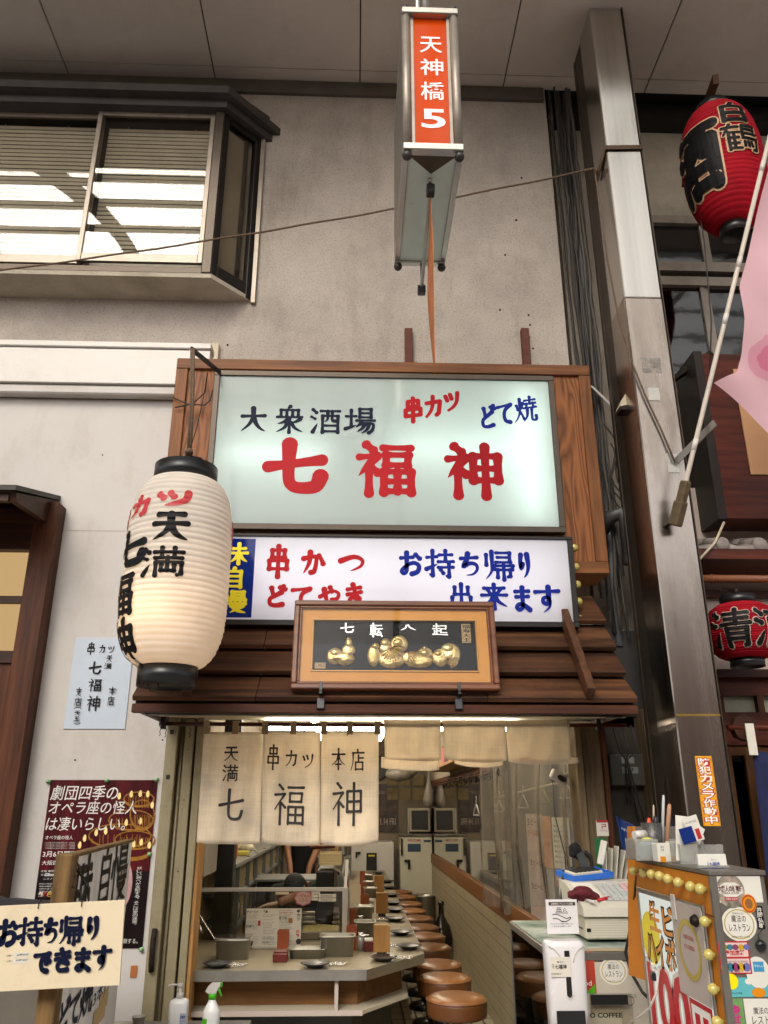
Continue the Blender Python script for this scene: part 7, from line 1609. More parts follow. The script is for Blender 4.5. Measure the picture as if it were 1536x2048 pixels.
def tubebox(px0, px1, pyt, pyb, lab):
    p0, p1 = atz(px0, pyb, ZT), atz(px1, pyb, ZT); h = at((px0 + px1) / 2, pyt, p0.y).z - ZT; x = (p0.x + p1.x) / 2; r = (p1.x - p0.x) / 2
    t = thing('chopstick_tube', lab, 'holder', (x, p0.y + r, ZT), 'brown chopstick tubes on the counter')
    MB().lathe([(r * 1.25, 0), (r * 1.3, h), (r * 1.1, h), (r * 1.05, .02), (.001, .02)], (x, p0.y + r, ZT), 4, ((.7071, .7071, 0), (-.7071, .7071, 0), (0, 0, 1)), smooth=False).build('tube', K['terra'], t)
    return t
for q in ((552, 577, 1862, 1903, 'brown chopstick tube in front of the menu board'), (691, 714, 1852, 1901, 'brown chopstick tube nearest the counter corner'), (693, 714, 1818, 1850, 'brown chopstick tube second along the long counter'), (720, 738, 1790, 1826, 'brown chopstick tube third along the long counter'), (721, 733, 1766, 1791, 'brown chopstick tube fourth along the long counter'), (719, 730, 1743, 1769, 'farthest brown chopstick tube along the long counter')): tubebox(*q)
def wbox(px0, px1, pyt, pyb, lab):
    p0, p1 = atz(px0, pyb, ZT + .02), atz(px1, pyb, ZT + .02); h = at((px0 + px1) / 2, pyt, p0.y).z - ZT
    t = thing('wooden_box', lab, 'box', ((p0.x + p1.x) / 2, p0.y, ZT), 'wooden menu boxes on the counter')
    MB().box(p0.x, p1.x, p0.y, p0.y + .06, ZT + .022, ZT + h, .003).build('body', wood('wbox%d' % px0, '#a87f4a', '#8b6334', 2, .5), t); xm = (p0.x + p1.x) / 2
    MB().box(xm - .03, xm + .03, p0.y + .005, p0.y + .055, ZT, ZT + .0215).build('foot', K['black'], t)
for q in ((747, 780, 1850, 1906, 'wooden box with upright grain nearest the entrance'), (752, 776, 1786, 1828, 'wooden box half way along the long counter'), (749, 768, 1751, 1787, 'farthest wooden box on the long counter')): wbox(*q)
K['red_lacquer'] = mat('red_lacquer', '#5d1715', .35, var=.1, coat=.2)
for px0, px1, pyt, pyb, lab in ((545, 574, 1903, 1925, 'dark red box on the front counter before the brown tube'), (728, 747, 1879, 1903, 'dark red box left of the nearest wooden box'), (728, 748, 1841, 1850, 'flat dark red box farther along the long counter')):
    p0, p1 = atz(px0, pyb, ZT), atz(px1, pyb, ZT); h = max(.03, at(px0, pyt, p0.y).z - ZT); t = thing('red_box', lab, 'box', ((p0.x + p1.x) / 2, p0.y, ZT), 'dark red boxes on the counter')
    g = MB(); g.box(p0.x, p1.x, p0.y, p0.y + .09, ZT, ZT + h - .012, .003); g.build('body', K['red_lacquer'], t); MB().box(p0.x + .004, p1.x - .004, p0.y + .004, p0.y + .086, ZT + h - .0115, ZT + h, .002).build('napkins', K['paper'] if px0 == 728 and pyt > 1860 else K['red_lacquer'], t)
for px, pyt, pyb, lab in ((563, 1883, 1901, 'small salt jar with a white cap before the brown tube'), (721, 1866, 1901, 'glass shaker jar left of the dark red box'), (721, 1832, 1850, 'white capped jar beside the second brown tube'), (743, 1798, 1826, 'jar beside the third brown tube')):
    p = atz(px, pyb, ZT); h = at(px, pyt, p.y).z - ZT; t = thing('seasoning_jar', lab, 'jar', (p.x, p.y + .03, ZT), 'seasoning jars on the counter')
    MB().lathe([(.022, 0), (.024, .005), (.024, h * .72), (.02, h * .76)], (p.x, p.y + .03, ZT), 16).build('glass_body', K['pet'], t); MB().lathe([(.023, h * .765), (.0245, h * .78), (.0245, h * .97), (.02, h)], (p.x, p.y + .03, ZT), 16).build('cap', K['paper'] if px != 721 else K['chrome'], t); MB().lathe([(.021, .004), (.021, h * .5)], (p.x, p.y + .03, ZT), 14).build('contents', mat('salt%d' % px, '#a5623f' if pyt == 1866 else '#c9c2b4', .8), t)
mb_ = thing('menu_board', 'laminated menu sheet in an acrylic stand on the front counter', 'menu', (-.5, .98, CT))
a = at(491, 1896, .98); b = at(602, 1896, .98); zt = at(545, 1817, 1.0).z; PB_ = Plane((0, .98, 0), (1, 0, 0), (0, .04, 1))
u0, v0, u1, v1 = PB_.rect(491, 1817, 602, 1897); MB().pbox(PB_, u0, u1, v0, v1, -.003, 0).build('sheet', K['paper'], mb_)
g = MB(); g.pbox(PB_, u0, u1, CT - .0, v0, -.006, -.003); g.box(u0, u1, .92, 1.02, CT + .001, CT + .006); g.build('stand', K['glass'], mb_)
g = MB(); mp = lambda *q: q
for s_, r_ in (('チューハイ', (494, 1821, 516, 1826)), ('焼酎', (527, 1821, 536, 1826)), ('ビール', (559, 1833, 574, 1838)), ('日本酒', (493, 1850, 508, 1855)), ('ソフトドリンク', (524, 1875, 548, 1878)), ('ウイスキー', (524, 1883, 540, 1887))): type_(g, PB_, s_, r_, .001, .03)
rnd = random.Random(6)
for cx in (493, 526, 558):
    for k in range(20):
        y = 1829 + 3.1 * k
        if rnd.random() < .22 or y > 1890: continue
        type_(g, PB_, rnd.choice(('レモンチューハイ 三五〇円', '麦・芋 水割り お湯割り 四〇〇円', '生ビール中 大 五五〇円', '冷酒一合 熱燗 四五〇円')), (cx, y, cx + rnd.uniform(16, 29), y + 1.7), .001)
for k, ch in enumerate('串カツ'): type_(g, PB_, ch, (594, 1819 + 8 * k, 600, 1825 + 8 * k), .001, .03)
g.build('lettering', K['ink'], mb_)
g = MB(); type_(g, PB_, '名物', (592, 1860, 598, 1866), .001, .03); type_(g, PB_, '揚げたて串カツ盛り合わせ', (558, 1820, 583, 1822), .001, .01); type_(g, PB_, '人気の名物どて焼き', (558, 1824, 586, 1827), .001, .02); type_(g, PB_, '物', (592, 1867, 598, 1873), .001, .03); g.flat(PB_, 516, 1841, 521, 1851, .001); g.build('red_lettering', K['red_print'], mb_)
g = MB(); g.flat(PB_, 577, 1836, 585, 1846, .001); g.build('beer_print', K['fr_gold'], mb_)
c = PB_.hit(597, 1883); g = MB(); g.add([PB_.at(c[0] + .017 * math.cos(k * .5), c[1] + .017 * math.sin(k * .5), .001) for k in range(12)], [tuple(range(12))]); c = PB_.hit(502, 1887); g.add([PB_.at(c[0] + .02 * math.cos(k * .9) * (.6 + .4 * (k % 2)), c[1] + .017 * math.sin(k * .9), .001) for k in range(7)], [tuple(range(7))]); g.build('emblem_print', K['grey_ink'], mb_)
# ================================================================ cash counter, register, dispenser, light box at the lower right
SZ = .93
sc = thing('glass_showcase', 'steel framed glass showcase with notices stuck on its front, under the register', 'showcase', (1.2, -.2, 0))
K['case_steel'] = mat('case_steel', '#8d8a82', .35, .7, var=.12)
SXa, SXb, SYa, SYb = .885, 1.62, -.72, .30
g = MB(); g.box(SXa, SXb, SYa, SYb, SZ - .035, SZ, .003)
for x in (SXa, SXb - .03):
    for y in (SYa, SYb - .03): g.box(x, x + .03, y, y + .03, 0, SZ - .035, .002)
g.box(SXa, SXb, SYa, SYb, .0, .06); g.build('frame', K['case_steel'], sc)
MB().box(SXa + .005, SXa + .012, SYa + .03, SYb - .03, .06, SZ - .035).build('side_pane', K['glass_dark'], sc)
g = MB(); g.box(SXa + .05, SXb - .05, SYa + .1, SYb - .05, .45, .46); g.box(SXa + .04, SXa + .05, -.25, -.22, .06, SZ - .04); g.build('inner_shelf', K['steel_soft'], sc)
MB().box(SXa + .3, SXb - .03, SYa + .05, SYb, .07, SZ - .04).build('dark_inside', K['grimy'], sc)
MB().box(SXa + .03, SXb - .03, SYa + .004, SYa + .01, .06, SZ - .04).build('front_panel', mat('front_cream', '#c3b9a8', .5, var=.08, dirt=.15, ds=6), sc)
MB().box(SXa + .01, SXb - .01, SYa + .01, SYb - .01, SZ + .001, SZ + .004).build('green_mat', mat('green_mat', '#2c5e45', .35, var=.2, vs=4, col2='#c8cbc2'), sc)
Pf2 = PY(SYa + .003)
g = MB(); g.flat(Pf2, 1166, 1903, 1190, 1986, .001); g.build('red_notice', mat('red_notice', '#b8402e', .4, var=.04), sc)
g = MB(); a = Pf2.hit(1172, 1986); b = Pf2.hit(1190, 1986); c = Pf2.hit(1190, 1968); g.add([Pf2.at(*a, .002), Pf2.at(*b, .002), Pf2.at(*c, .002)], [(0, 1, 2)]); g.build('green_corner', K['green'], sc)
g = MB(); type_(g, Pf2, 'od', (1168, 1961, 1183, 1971), .0025, .0); type_(g, Pf2, '店舗', (1166, 1911, 1179, 1919), .0025, .01); g.build('notice_lettering', K['white_ink'], sc)
def disc(g, P, c, rx, ry, off, n=36): g.z += 1; g.add([P.at(c[0] + rx * math.cos(2 * math.pi * k / n), c[1] + ry * math.sin(2 * math.pi * k / n), off + g.z * .00004) for k in range(n)], [tuple(range(n))])
def ringflat(g, P, c, r0, r1, off, n=40, k=1.0):
    vs = []
    for r in (r0, r1): vs += [P.at(c[0] + r * math.cos(2 * math.pi * i / n), c[1] + k * r * math.sin(2 * math.pi * i / n), off) for i in range(n)]
    g.add(vs, [(i, (i + 1) % n, n + (i + 1) % n, n + i) for i in range(n)])
K['st_white'] = mat('st_white', '#dcd8cc', .4, var=.03); K['st_gold'] = mat('st_gold', '#b8a24a', .4, var=.1); K['brown_ink'] = mat('brown_ink', '#3a2418', .5)
def tv_sticker(P, px, py, rpx, parent, kx=1.0):
    c = P.hit(px, py); r = abs(P.hit(px + rpx, py)[0] - c[0]); ry = abs(P.hit(px, py + rpx * kx)[1] - c[1]); k = ry / r
    g = MB(); disc(g, P, c, r, ry, .001); g.build('round_sticker', K['st_white'], parent)
    g = MB(); ringflat(g, P, c, r * .80, r * .86, .0016, k=k); g.build('sticker_ring', K['st_gold'], parent)
    g = MB(); q = lambda a, b, e, f: (c[0] + r * a, c[1] + ry * b, c[0] + r * e, c[1] + ry * f)
    type_(g, P, '魔法の', q(-.42, .12, .42, .52), .002, .0, px=False); type_(g, P, 'レストラン', q(-.60, -.42, .6, .0), .002, .005, px=False); type_(g, P, 'Mahou no', q(-.3, .58, .3, .68), .002, px=False); type_(g, P, '毎週水曜よる7時', q(-.5, -.76, .5, -.68), .002, px=False); g.build('sticker_lettering', K['brown_ink'], parent)
tv_sticker(Pf2, 1227, 1942, 28, sc)
g = MB(); g.flat(Pf2, 1208, 1908, 1290, 1915, .0015); g.flat(Pf2, 1172, 1896, 1290, 1902, .0015); g.build('masking_tape', mat('masking', '#b0a07f', .6, var=.1), sc)
g = MB(); r_ = Pf2.rect(1180, 1985, 1262, 2060); g.pbox(Pf2, r_[0], r_[2], r_[1], r_[3], .01, .03, .002); g.build('leaflet_holder', K['glass'], sc)
g = MB(); g.flat(Pf2, 1177, 1986, 1251, 2006, .034); g.build('holder_band', K['black_plastic'], sc)
g = MB(); g.flat(Pf2, 1182, 2026, 1243, 2062, .008); g.build('coffee_leaflet', K['st_white'], sc)
g = MB(); type_(g, Pf2, 'O COFFEE', (1179, 2025, 1243, 2034), .009, .03); g.build('leaflet_lettering', K['ink'], sc)
g = MB(); a = Pf2.rect(1254, 1992, 1268, 2042); c = ((a[0] + a[2]) / 2, (a[1] + a[3]) / 2); ringflat(g, Pf2, (c[0], c[1] + .03), .017, .019, .002); type_(g, Pf2, 'ちちんぷいぷい', (1254, 1988, 1273, 1996), .002); g.flat(Pf2, 1271, 1918, 1282, 1933, .002); g.build('doodle_sticker', K['ink'], sc)
# register
rg = thing('cash_register', 'cream cash register with a sloping keypad on the showcase', 'register', (1.3, -.28, SZ + .005))
rx0, rx1, ry0, ry1 = 1.11, 1.47, -.50, -.06; z0 = SZ + .006
K['reg'] = mat('reg', '#c9c3b4', .45, var=.04, dirt=.08); K['reg2'] = mat('reg2', '#bdb5a2', .5, var=.04)
MB().box(rx0, rx1, ry0, ry1, z0 + .012, z0 + .11, .006).build('drawer', K['reg2'], rg)
g = MB()
for k in range(8): g.box(rx0 + .03, rx1 - .003, ry0 - .002, ry0 - .0, z0 + .022 + .0105 * k, z0 + .027 + .0105 * k)
g.build('drawer_rib', K['reg'], rg)
g = MB(); g.prism([(rx0 - .01, ry0 - .02, z0 + .112), (rx0 - .01, ry0 - .02, z0 + .15), (rx0 - .01, ry0 + .02, z0 + .165), (rx0 - .01, ry1 - .12, z0 + .235), (rx0 - .01, ry1, z0 + .24), (rx0 - .01, ry1, z0 + .112)], (rx1 - rx0 + .01, 0, 0)); g.build('top_case', K['reg'], rg)
sl = Vector((0, .28, .07)).normalized(); Pk2 = Plane((rx0, ry0 + .02, z0 + .165), (1, 0, 0), sl)
g = MB(); g.pbox(Pk2, .015, .12, .02, .28, -.002, .002, .001); g.build('tray_recess', K['st_white'], rg)
kc = {0: '#b4b5b3', 1: '#9db2bf', 2: '#c9a4a4'}
for cidx in range(3):
    g = MB()
    for i in range(7):
        for j in range(6):
            if (0 if i < 4 else (1 if j < 3 else 2)) == cidx: u = .135 + .030 * i; v = .03 + .038 * j; g.pbox(Pk2, u, u + .026, v, v + .032, .0, .010, .003)
    g.build('keypad_key', mat('key%d' % cidx, kc[cidx], .4, var=.1), rg)
PR2 = PY(ry0 - .004); g = MB(); g.box(rx0 + .005, rx0 + .025, ry0 - .003, ry0 - .0, z0 + .045, z0 + .06); g.box(rx0 - .0035, rx0 - .001, ry0 + .05, ry0 + .12, z0 + .05, z0 + .056); g.build('slot', K['black'], rg)
# tray with calculator, cloth, pens, tablet
ctz = z0 + .242
a = atz(1178, 1783, ctz); bt = thing('blue_tray', 'blue plastic coin tray tilted on the back of the register', 'tray', (1.33, -.12, ctz))
PT2 = Plane((1.155, -.17, ctz - .01), Vector((1, .35, .06)), Vector((-.35, 1, .12)))
g = MB(); g.pbox(PT2, 0, .25, 0, .17, .0, .012, .004); g.pbox(PT2, 0, .25, 0, .008, .012, .03); g.pbox(PT2, 0, .25, .162, .17, .012, .03); g.pbox(PT2, 0, .008, .008, .162, .012, .03); g.pbox(PT2, .242, .25, .008, .162, .012, .03); g.build('tray', mat('blue_plastic', '#2f6fd0', .3, var=.05), bt)
cal = thing('pocket_calculator', 'grey desk calculator lying in the blue tray', 'calculator', PT2.at(.1, .08, .02))
MB().pbox(PT2, .02, .20, .02, .13, .02, .038, .005).build('case', K['reg'], cal); g = MB(); g.pbox(PT2, .03, .19, .10, .125, .038, .041, .001); g.build('display', K['black_plastic'], cal)
g = MB(); [g.pbox(PT2, .03 + .027 * i, .05 + .027 * i, .028 + .018 * j, .041 + .018 * j, .038, .043, .002) for i in range(6) for j in range(4)]; g.build('key', K['rubber'], cal)
def crumple(c, r, sx, sy, sz, seed):
    rn = random.Random(seed); s = MB().ball((0, 0, 0), 1, 26, 16); D = [Vector((rn.gauss(0, 1), rn.gauss(0, 1), rn.gauss(0, 1))).normalized() for _ in range(16)]
    g = MB(); g.add([Vector(c) + Vector((v.x * sx, v.y * sy, v.z * sz)) * r * (1 + sum(.05 * math.sin(6 * v.dot(d) + i) for i, d in enumerate(D)) ) for v in s.v], s.f, True); return g
pc = atz(1170, 1802, SZ + .19)
tag(crumple((1.13, -.42, SZ + .205), .055, 1.2, .9, .6, 3).build('red_towel', mat('wine', '#5c0f1c', .95, var=.3, vs=30, bump=.8, bs=160)), 'bunched wine red cloth at the left of the register', 'cloth')
g = MB(); g.tube([(1.19, -.47, SZ + .185), (1.26, -.42, SZ + .19)], .008, 8); tag(g.build('red_marker', K['red_print']), 'red marker pen on the register beside the red cloth', 'pen')
g = MB(); g.tube([(1.16, -.52, SZ + .18), (1.13, -.45, SZ + .185)], .007, 8); tag(g.build('white_pen', K['white_gloss']), 'white pen under the red cloth on the register', 'pen')
tz = thing('payment_tablet', 'dark tablet leaning behind the register at its left', 'tablet', (1.06, -.1, SZ + .006))
c = atx(1140, 1792, 1.06); Pt3 = Plane(at(1121, 1798, -.12), Vector((.5, .5, .1)), Vector((.25, .35, .9)))
MB().pbox(Pt3, 0, .11, -.05, .15, -.008, 0, .003).build('body', mat('tablet', '#3c3f3c', .3, var=.08), tz)
cl2 = thing('card_terminal', 'black handheld card terminal clipped to the door post', 'terminal', at(1165, 1720, .05))
p = at(1166, 1722, .04); Pt4 = Plane(p, (1, .2, .3), (-.3, 0, 1)); MB().pbox(Pt4, -.022, .022, -.05, .045, -.012, .0, .004).build('body', mat('term', '#45484a', .35), cl2)
MB().tube([p + Vector((.02, .02, .05)), p + Vector((.05, .02, .02)), p + Vector((.055, .02, -.05)), p + Vector((.03, .02, -.09))], .010, 8).build('strap', K['rubber'], cl2)
g = MB(); q = at(1150, 1702, .06); g.add([v * 1 for v in crumple(q, .035, 1.0, .7, 1.1, 7).v], crumple(q, .035, 1.0, .7, 1.1, 7).f, True); tag(g.build('black_cloth_bundle', K['black_shirt']), 'small black cloth bundle tied to the door post above the terminal', 'cloth')
o = MB().tube([at(1103, 1540, .25), at(1112, 1640, .22), at(1130, 1710, .2), at(1134, 1770, .15)], .0035, 5).build('thin_cable', K['black_plastic']); tag(o, 'thin black cord hanging in front of the posters behind the plastic sheet', 'cord')
dv = thing('white_speaker', 'white bracket device with a black oval face above the hangers', 'device', at(1118, 1555, .2))
p = at(1120, 1555, .2); Pd = Plane(p, (1, .2, -.55), (.5, 0, 1)); MB().pbox(Pd, -.055, .055, -.03, .03, -.03, .0, .012).build('body', K['white_gloss'], dv); g = MB(); disc(g, Pd, (.012, .0), .03, .016, .001); g.build('lens', K['black'], dv)
# stickers on the right post
Pp = PY(.118); ss = thing('payment_sticker', 'white payment sticker with a red mark on the weathered door post', 'sticker', at(1208, 1660, .118))
r_ = Pp.rect(1193, 1641, 1221, 1672); MB().pbox(Pp, r_[0], r_[2], r_[1], r_[3], 0, .0008).build('backing', K['st_white'], ss)
g = MB(); g.flat(Pp, 1193, 1640, 1221, 1645, .0016)
u = Pp.rect(1203, 1648, 1212, 1658); g.quadp(Pp, u[0], u[2], u[3] - .004, u[3], .0018); g.quadp(Pp, u[2] - .005, u[2], u[1] + .01, u[3] - .004, .0018); g.quadp(Pp, u[0], u[2] - .005, u[1] + .011, u[1] + .016, .0018); g.quadp(Pp, u[0], u[0] + .005, u[1], u[1] + .011, .0018)
type_(g, Pp, 'PayPay', (1201, 1660, 1214, 1663), .0016, .01); g.build('red_mark', K['red_print'], ss)
tag(MB().flat(Pp, 1191, 1676, 1214, 1735, .0012).build('green_sticker', mat('line_green', '#1f6a3c', .4)), 'dark green sticker below the payment sticker on the door post', 'sticker')
fb = thing('file_basket', 'white wire basket of papers and a yellow tape box behind the register', 'basket', at(1225, 1760, .05))
p = at(1222, 1775, .02)
g = MB(); g.box(p.x - .06, p.x + .12, -.04, .1, p.z - .06, p.z - .0, .006); g.build('basket', mat('wire_white', '#b9bcc0', .4), fb)
g = MB(); rnd = random.Random(21)
for k in range(5): q = at(1210 + 9 * k, 1735, .04 + .01 * k); g.bar(q + Vector((-.01, 0, -.08)), q + Vector((.005 + .01 * k, 0, .09 + .01 * (k % 3))), .004, .08, up=(0, 1, 0))
g.build('paper_file', K['paper'], fb)
q = at(1205, 1705, -.02); MB().bar(q + Vector((-.02, 0, -.06)), q + Vector((.015, 0, .06)), .03, .03, up=(0, 1, 0), bev=.003).build('carton', K['st_white'], fb)
bfl = at(1252, 1665, .08); tag(MB().sheet(lambda u, v: (bfl.x - .05 + .11 * u + .02 * v, .08 + .015 * math.sin(5 * u), bfl.z + .09 - .16 * v - .06 * u + .02 * math.sin(4 * v)), 10, 10, (0, .002, 0)).build('blue_banner', mat('blue_banner', '#10316f', .6, var=.15)), 'small folded dark blue banner behind the light box', 'banner')
g = MB(); Pq2 = PY(.062); type_(g, Pq2, 'のぼり有り', (1243, 1658, 1262, 1664), 0, .0, slope=-.5); g.build('banner_lettering', K['white_ink'], [o for o in bpy.data.objects if o.name == 'blue_banner'][0])
g = MB(); [g.bar(at(1186 + 5 * k, 1765, -.02), at(1187 + 5 * k, 1748, -.02), .012) for k in range(4)]; tag(g.build('wooden_pegs', K['pale_wood']), 'short pale wooden tally sticks behind the calculator', 'sticks')
# dispenser
ds = thing('sanitiser_dispenser', 'white automatic sanitiser dispenser on a stand with a hand symbol card', 'dispenser', (.913, -.85, 0))
dx0, dx1, dz1 = .826, 1.001, 1.0; cx = (dx0 + dx1) / 2; c = Vector((cx, -.85, 0)); K['disp'] = mat('disp', '#dedbdb', .25, var=.02, coat=.4)
def dsq(hx, hy, z, e=4, oy=0): return [(cx + hx * math.copysign(abs(math.cos(t)) ** (2 / e), math.cos(t)), -.85 + oy + hy * math.copysign(abs(math.sin(t)) ** (2 / e), math.sin(t)), z) for t in [2 * math.pi * k / 32 for k in range(32)]]
g = MB(); loft(g, [dsq(.079, .05, .66, oy=.02), dsq(.080, .052, .70, oy=.01), dsq(.083, .056, .73), dsq(.085, .058, .85), dsq(.087, .058, .975), dsq(.084, .055, .992), dsq(.07, .045, 1.0)]); g.build('body', K['disp'], ds)
g = MB(); Pdp = PY(-.909); g.pbox(Pdp, cx - .011, cx + .011, .79, .965, .0, .002, .001); g.build('level_window', K['black_plastic'], ds)
g = MB(); g.tube([Pdp.at(cx - .02 + 0, .93, .001), Pdp.at(cx - .016, .80, .001), Pdp.at(cx, .783, .001), Pdp.at(cx + .016, .80, .001), Pdp.at(cx + .02, .93, .001)][1:4], .0025, 6)
for sgn_ in (-1, 1): g.tube([Pdp.at(cx + sgn_ * .08, .985, -.004), Pdp.at(cx + sgn_ * .055, .972, .0), Pdp.at(cx + sgn_ * .034, .95, .0), Pdp.at(cx + sgn_ * .026, .92, .0)], .0022, 6)
g.build('moulded_line', K['white_gloss'], ds)
g = MB(); pr2 = dsq(.062, .03, .66, oy=-.035); g.pbox(Pdp, cx - .06, cx + .06, .66, .742, -.004, .002, .004); g.build('nozzle_recess', K['black_plastic'], ds)
MB().lathe([(.018, .0), (.018, .66)], (cx, -.85, 0), 16).build('stand_pole', K['steel_soft'], ds); MB().lathe([(.16, .0), (.16, .012), (.03, .03)], (cx, -.85, 0), 30).build('stand_foot', K['white_paint'], ds)
lab_ = PY(-.913); a = lab_.rect(1101, 1914, 1142, 1954); MB().pbox(lab_, a[0], a[2], a[1], a[3], -.001, .0, .0).build('name_label', K['paper'], ds)
g = MB(); type_(g, lab_, '七福神', (1110, 1929, 1133, 1938), .001, .02); type_(g, lab_, '串カツ', (1114, 1922, 1127, 1926), .001, .01); type_(g, lab_, '天満', (1104, 1928, 1108, 1937), .001); type_(g, lab_, '大阪市北区天神橋五丁目', (1102, 1946, 1122, 1950), .001); g.build('label_lettering', K['ink'], ds)
Pcd = PY(-.845); a = Pcd.rect(1093, 1799, 1156, 1868)
MB().pbox(Pcd, a[0], a[2], a[1], a[3], -.003, .0, .001).build('instruction_card', K['disp'], ds)
g = MB(); g.flat(Pcd, 1097, 1804, 1150, 1811, .001); g.build('card_band', K['brown_ink'], ds)
g = MB(); type_(g, Pcd, '自動検知 アルコール消毒', (1102, 1805.5, 1145, 1809.5), .002); g.build('band_lettering', K['white_ink'], ds)
g = MB()
def pline(P, pts, w_, off):
    vs, fs = stroke_mesh([P.hit(*p) for p in pts], True, False, w_, 'round'); g.z += 1; g.add([P.at(v.x, v.y, off + g.z * .00005) for v in vs], fs)
pline(Pcd, [(1105, 1829), (1114, 1829), (1124, 1833), (1134, 1837), (1140, 1834), (1141, 1837), (1132, 1843), (1122, 1842)], .0032, .001); pline(Pcd, [(1106, 1837), (1116, 1838), (1124, 1843), (1132, 1843)], .0032, .001)
for k in range(4): pline(Pcd, [(1111 + k, 1825.5 - 3.2 * k + 0), (1117, 1828 - 3.4 * k - 2), (1124 - k, 1825.5 - 3.2 * k)], .0028, .001)
for x, y in ((1129, 1819), (1127, 1825), (1133, 1825)): pline(Pcd, [(x, y - 3), (x - 2, y + 1), (x, y + 2.5), (x + 2, y + 1), (x, y - 3)], .0016, .001)
type_(g, Pcd, '手をかざすと自動で噴射します', (1101, 1846, 1147, 1849), .001); type_(g, Pcd, 'ご協力をお願いします', (1104, 1851, 1143, 1854), .001); g.build('hand_symbol', K['ink'], ds)
# standing light box with bulbs
BX0, BX1, BY0, BY1, BZ1 = 1.15, 1.325, -1.946, -1.216, 1.335
lb = thing('beer_light_box', 'standing light box with yellow bulbs and a draught beer advert on its side', 'sign', (1.24, -1.58, 0))
K['box_grey'] = mat('box_grey', '#7f7a72', .45, .5, var=.12, dirt=.2, ds=5); K['orange_board'] = mat('orange_board', '#c07410', .5, var=.08, vs=3, dirt=.12)
MB().box(BX0 + .006, BX1, BY0, BY1, 0, BZ1, .004).build('case', K['box_grey'], lb)
g = MB(); g.box(BX0 - .006, BX1 + .004, BY0 - .008, BY1, BZ1 + .001, BZ1 + .016, .003); g.box(BX0 - .004, BX0 + .018, BY0 - .004, BY0 + .018, 0, BZ1, .002); g.build('edge_trim', K['box_grey'], lb)
PL2 = Plane((BX0, BY0, 0), (0, -1, 0), (0, 0, 1)); LL = BY1 - BY0     # u runs towards the viewer: 0 at the near corner, negative towards the wall
g = MB(); g.pbox(PL2, -LL, -.02, .3, BZ1 - .002, -.004, .003); g.build('orange_panel', K['orange_board'], lb)
ax0, ax1, az1 = -.705, -.085, 1.222
adp = MB().pbox(PL2, ax0, ax1, .35, az1, .0035, .008, .001).build('advert_panel', emit('advert', '#f2f5ea', .42), lb)
g = MB(); w_ = .018; g.pbox(PL2, ax0 - w_, ax1 + w_, az1, az1 + w_, .0035, .012, .002); g.pbox(PL2, ax0 - w_, ax0, .33, az1, .0035, .0115, .002); g.pbox(PL2, ax1, ax1 + w_, .33, az1, .0035, .0115, .002); g.build('advert_frame', K['steel_soft'], lb)
o = MB(); px_ = [(1280, 1742), (1300, 1746), (1316, 1748), (1333, 1752), (1350, 1758), (1371, 1765), (1396, 1773), (1416, 1778)]
for (x, y) in px_: u, v = PL2.hit(x, y); bulb(PL2.at(u, v, .026), PL2.n, .0175, lb, K['bulb_glass'])
for (x, y) in ((1424, 1842), (1432, 1908), (1440, 1976), (1446, 2040)): u, v = PL2.hit(x - 2, y); bulb(PL2.at(max(u, -.03), v, .026), PL2.n, .0175, lb, K['bulb_glass'])
v0 = PL2.hit(1300, 1747)[1]; MB().pbox(PL2, -LL + .0, -.0, BZ1 - .12, BZ1 - .117, .0031, .006).build('trim_line', K['rust_wood'], lb)
def pr_(s_, x0, y0, x1, y1, off, bold, sh=0): u0, vb, u1, vt = PL2.rect(x0, y0, x1, y1); type_(g, PL2, s_, (min(u0, u1), vb, max(u0, u1), vt), off, bold, px=False, shear=sh)
K['ad_orange'] = mat('ad_orange', '#d98a18', .35, var=.05); K['ad_red'] = mat('ad_red', '#c4141f', .35, var=.04)
def lp(x, y): return PL2.hit(x, y)
g = MB(); a0 = lp(1303, 1880)[0]; a1 = lp(1360, 1880)[0]
PR_ = lambda u0, v0, u1, v1: (ax0 + (ax1 - ax0) * u0, v0, ax0 + (ax1 - ax0) * u1, v1)
rows = [('生ビール', (-.605, 1.105, -.10, 1.198)), ('ハイボール', (-.662, .992, -.17, 1.092))]
for s_, r_ in rows: type_(g, PL2, s_, r_, .0095, .085, px=False)
g.build('outline_lettering', K['ink'], adp)
g = MB(); [type_(g, PL2, s_, r_, .0102, .025, px=False) for s_, r_ in rows]; g.build('orange_lettering', K['ad_orange'], adp)
g = MB(); type_(g, PL2, '100', (-.68, .77, -.30, .975), .0095, .035, px=False); g.quadp(PL2, -.285, -.10, .76, .94, .0095); g.build('price_lettering', K['ad_red'], adp)
g = MB(); type_(g, PL2, '円', (-.265, .78, -.12, .92), .0105, .03, px=False); g.build('yen_lettering', K['white_ink'], adp)
g = MB(); type_(g, PL2, '100', (-.68, .77, -.30, .975), .0088, .085, px=False); type_(g, PL2, '何杯でも毎日この価格', (-.68, .70, -.35, .73), .0095, .01, px=False); g.build('shade_lettering', K['st_white'], adp)
g = MB(); disc(g, PL2, (ax0 + .09, az1 - .15), .10, .09, .0086); g.build('yellow_print', K['yellow_ink'], lb)
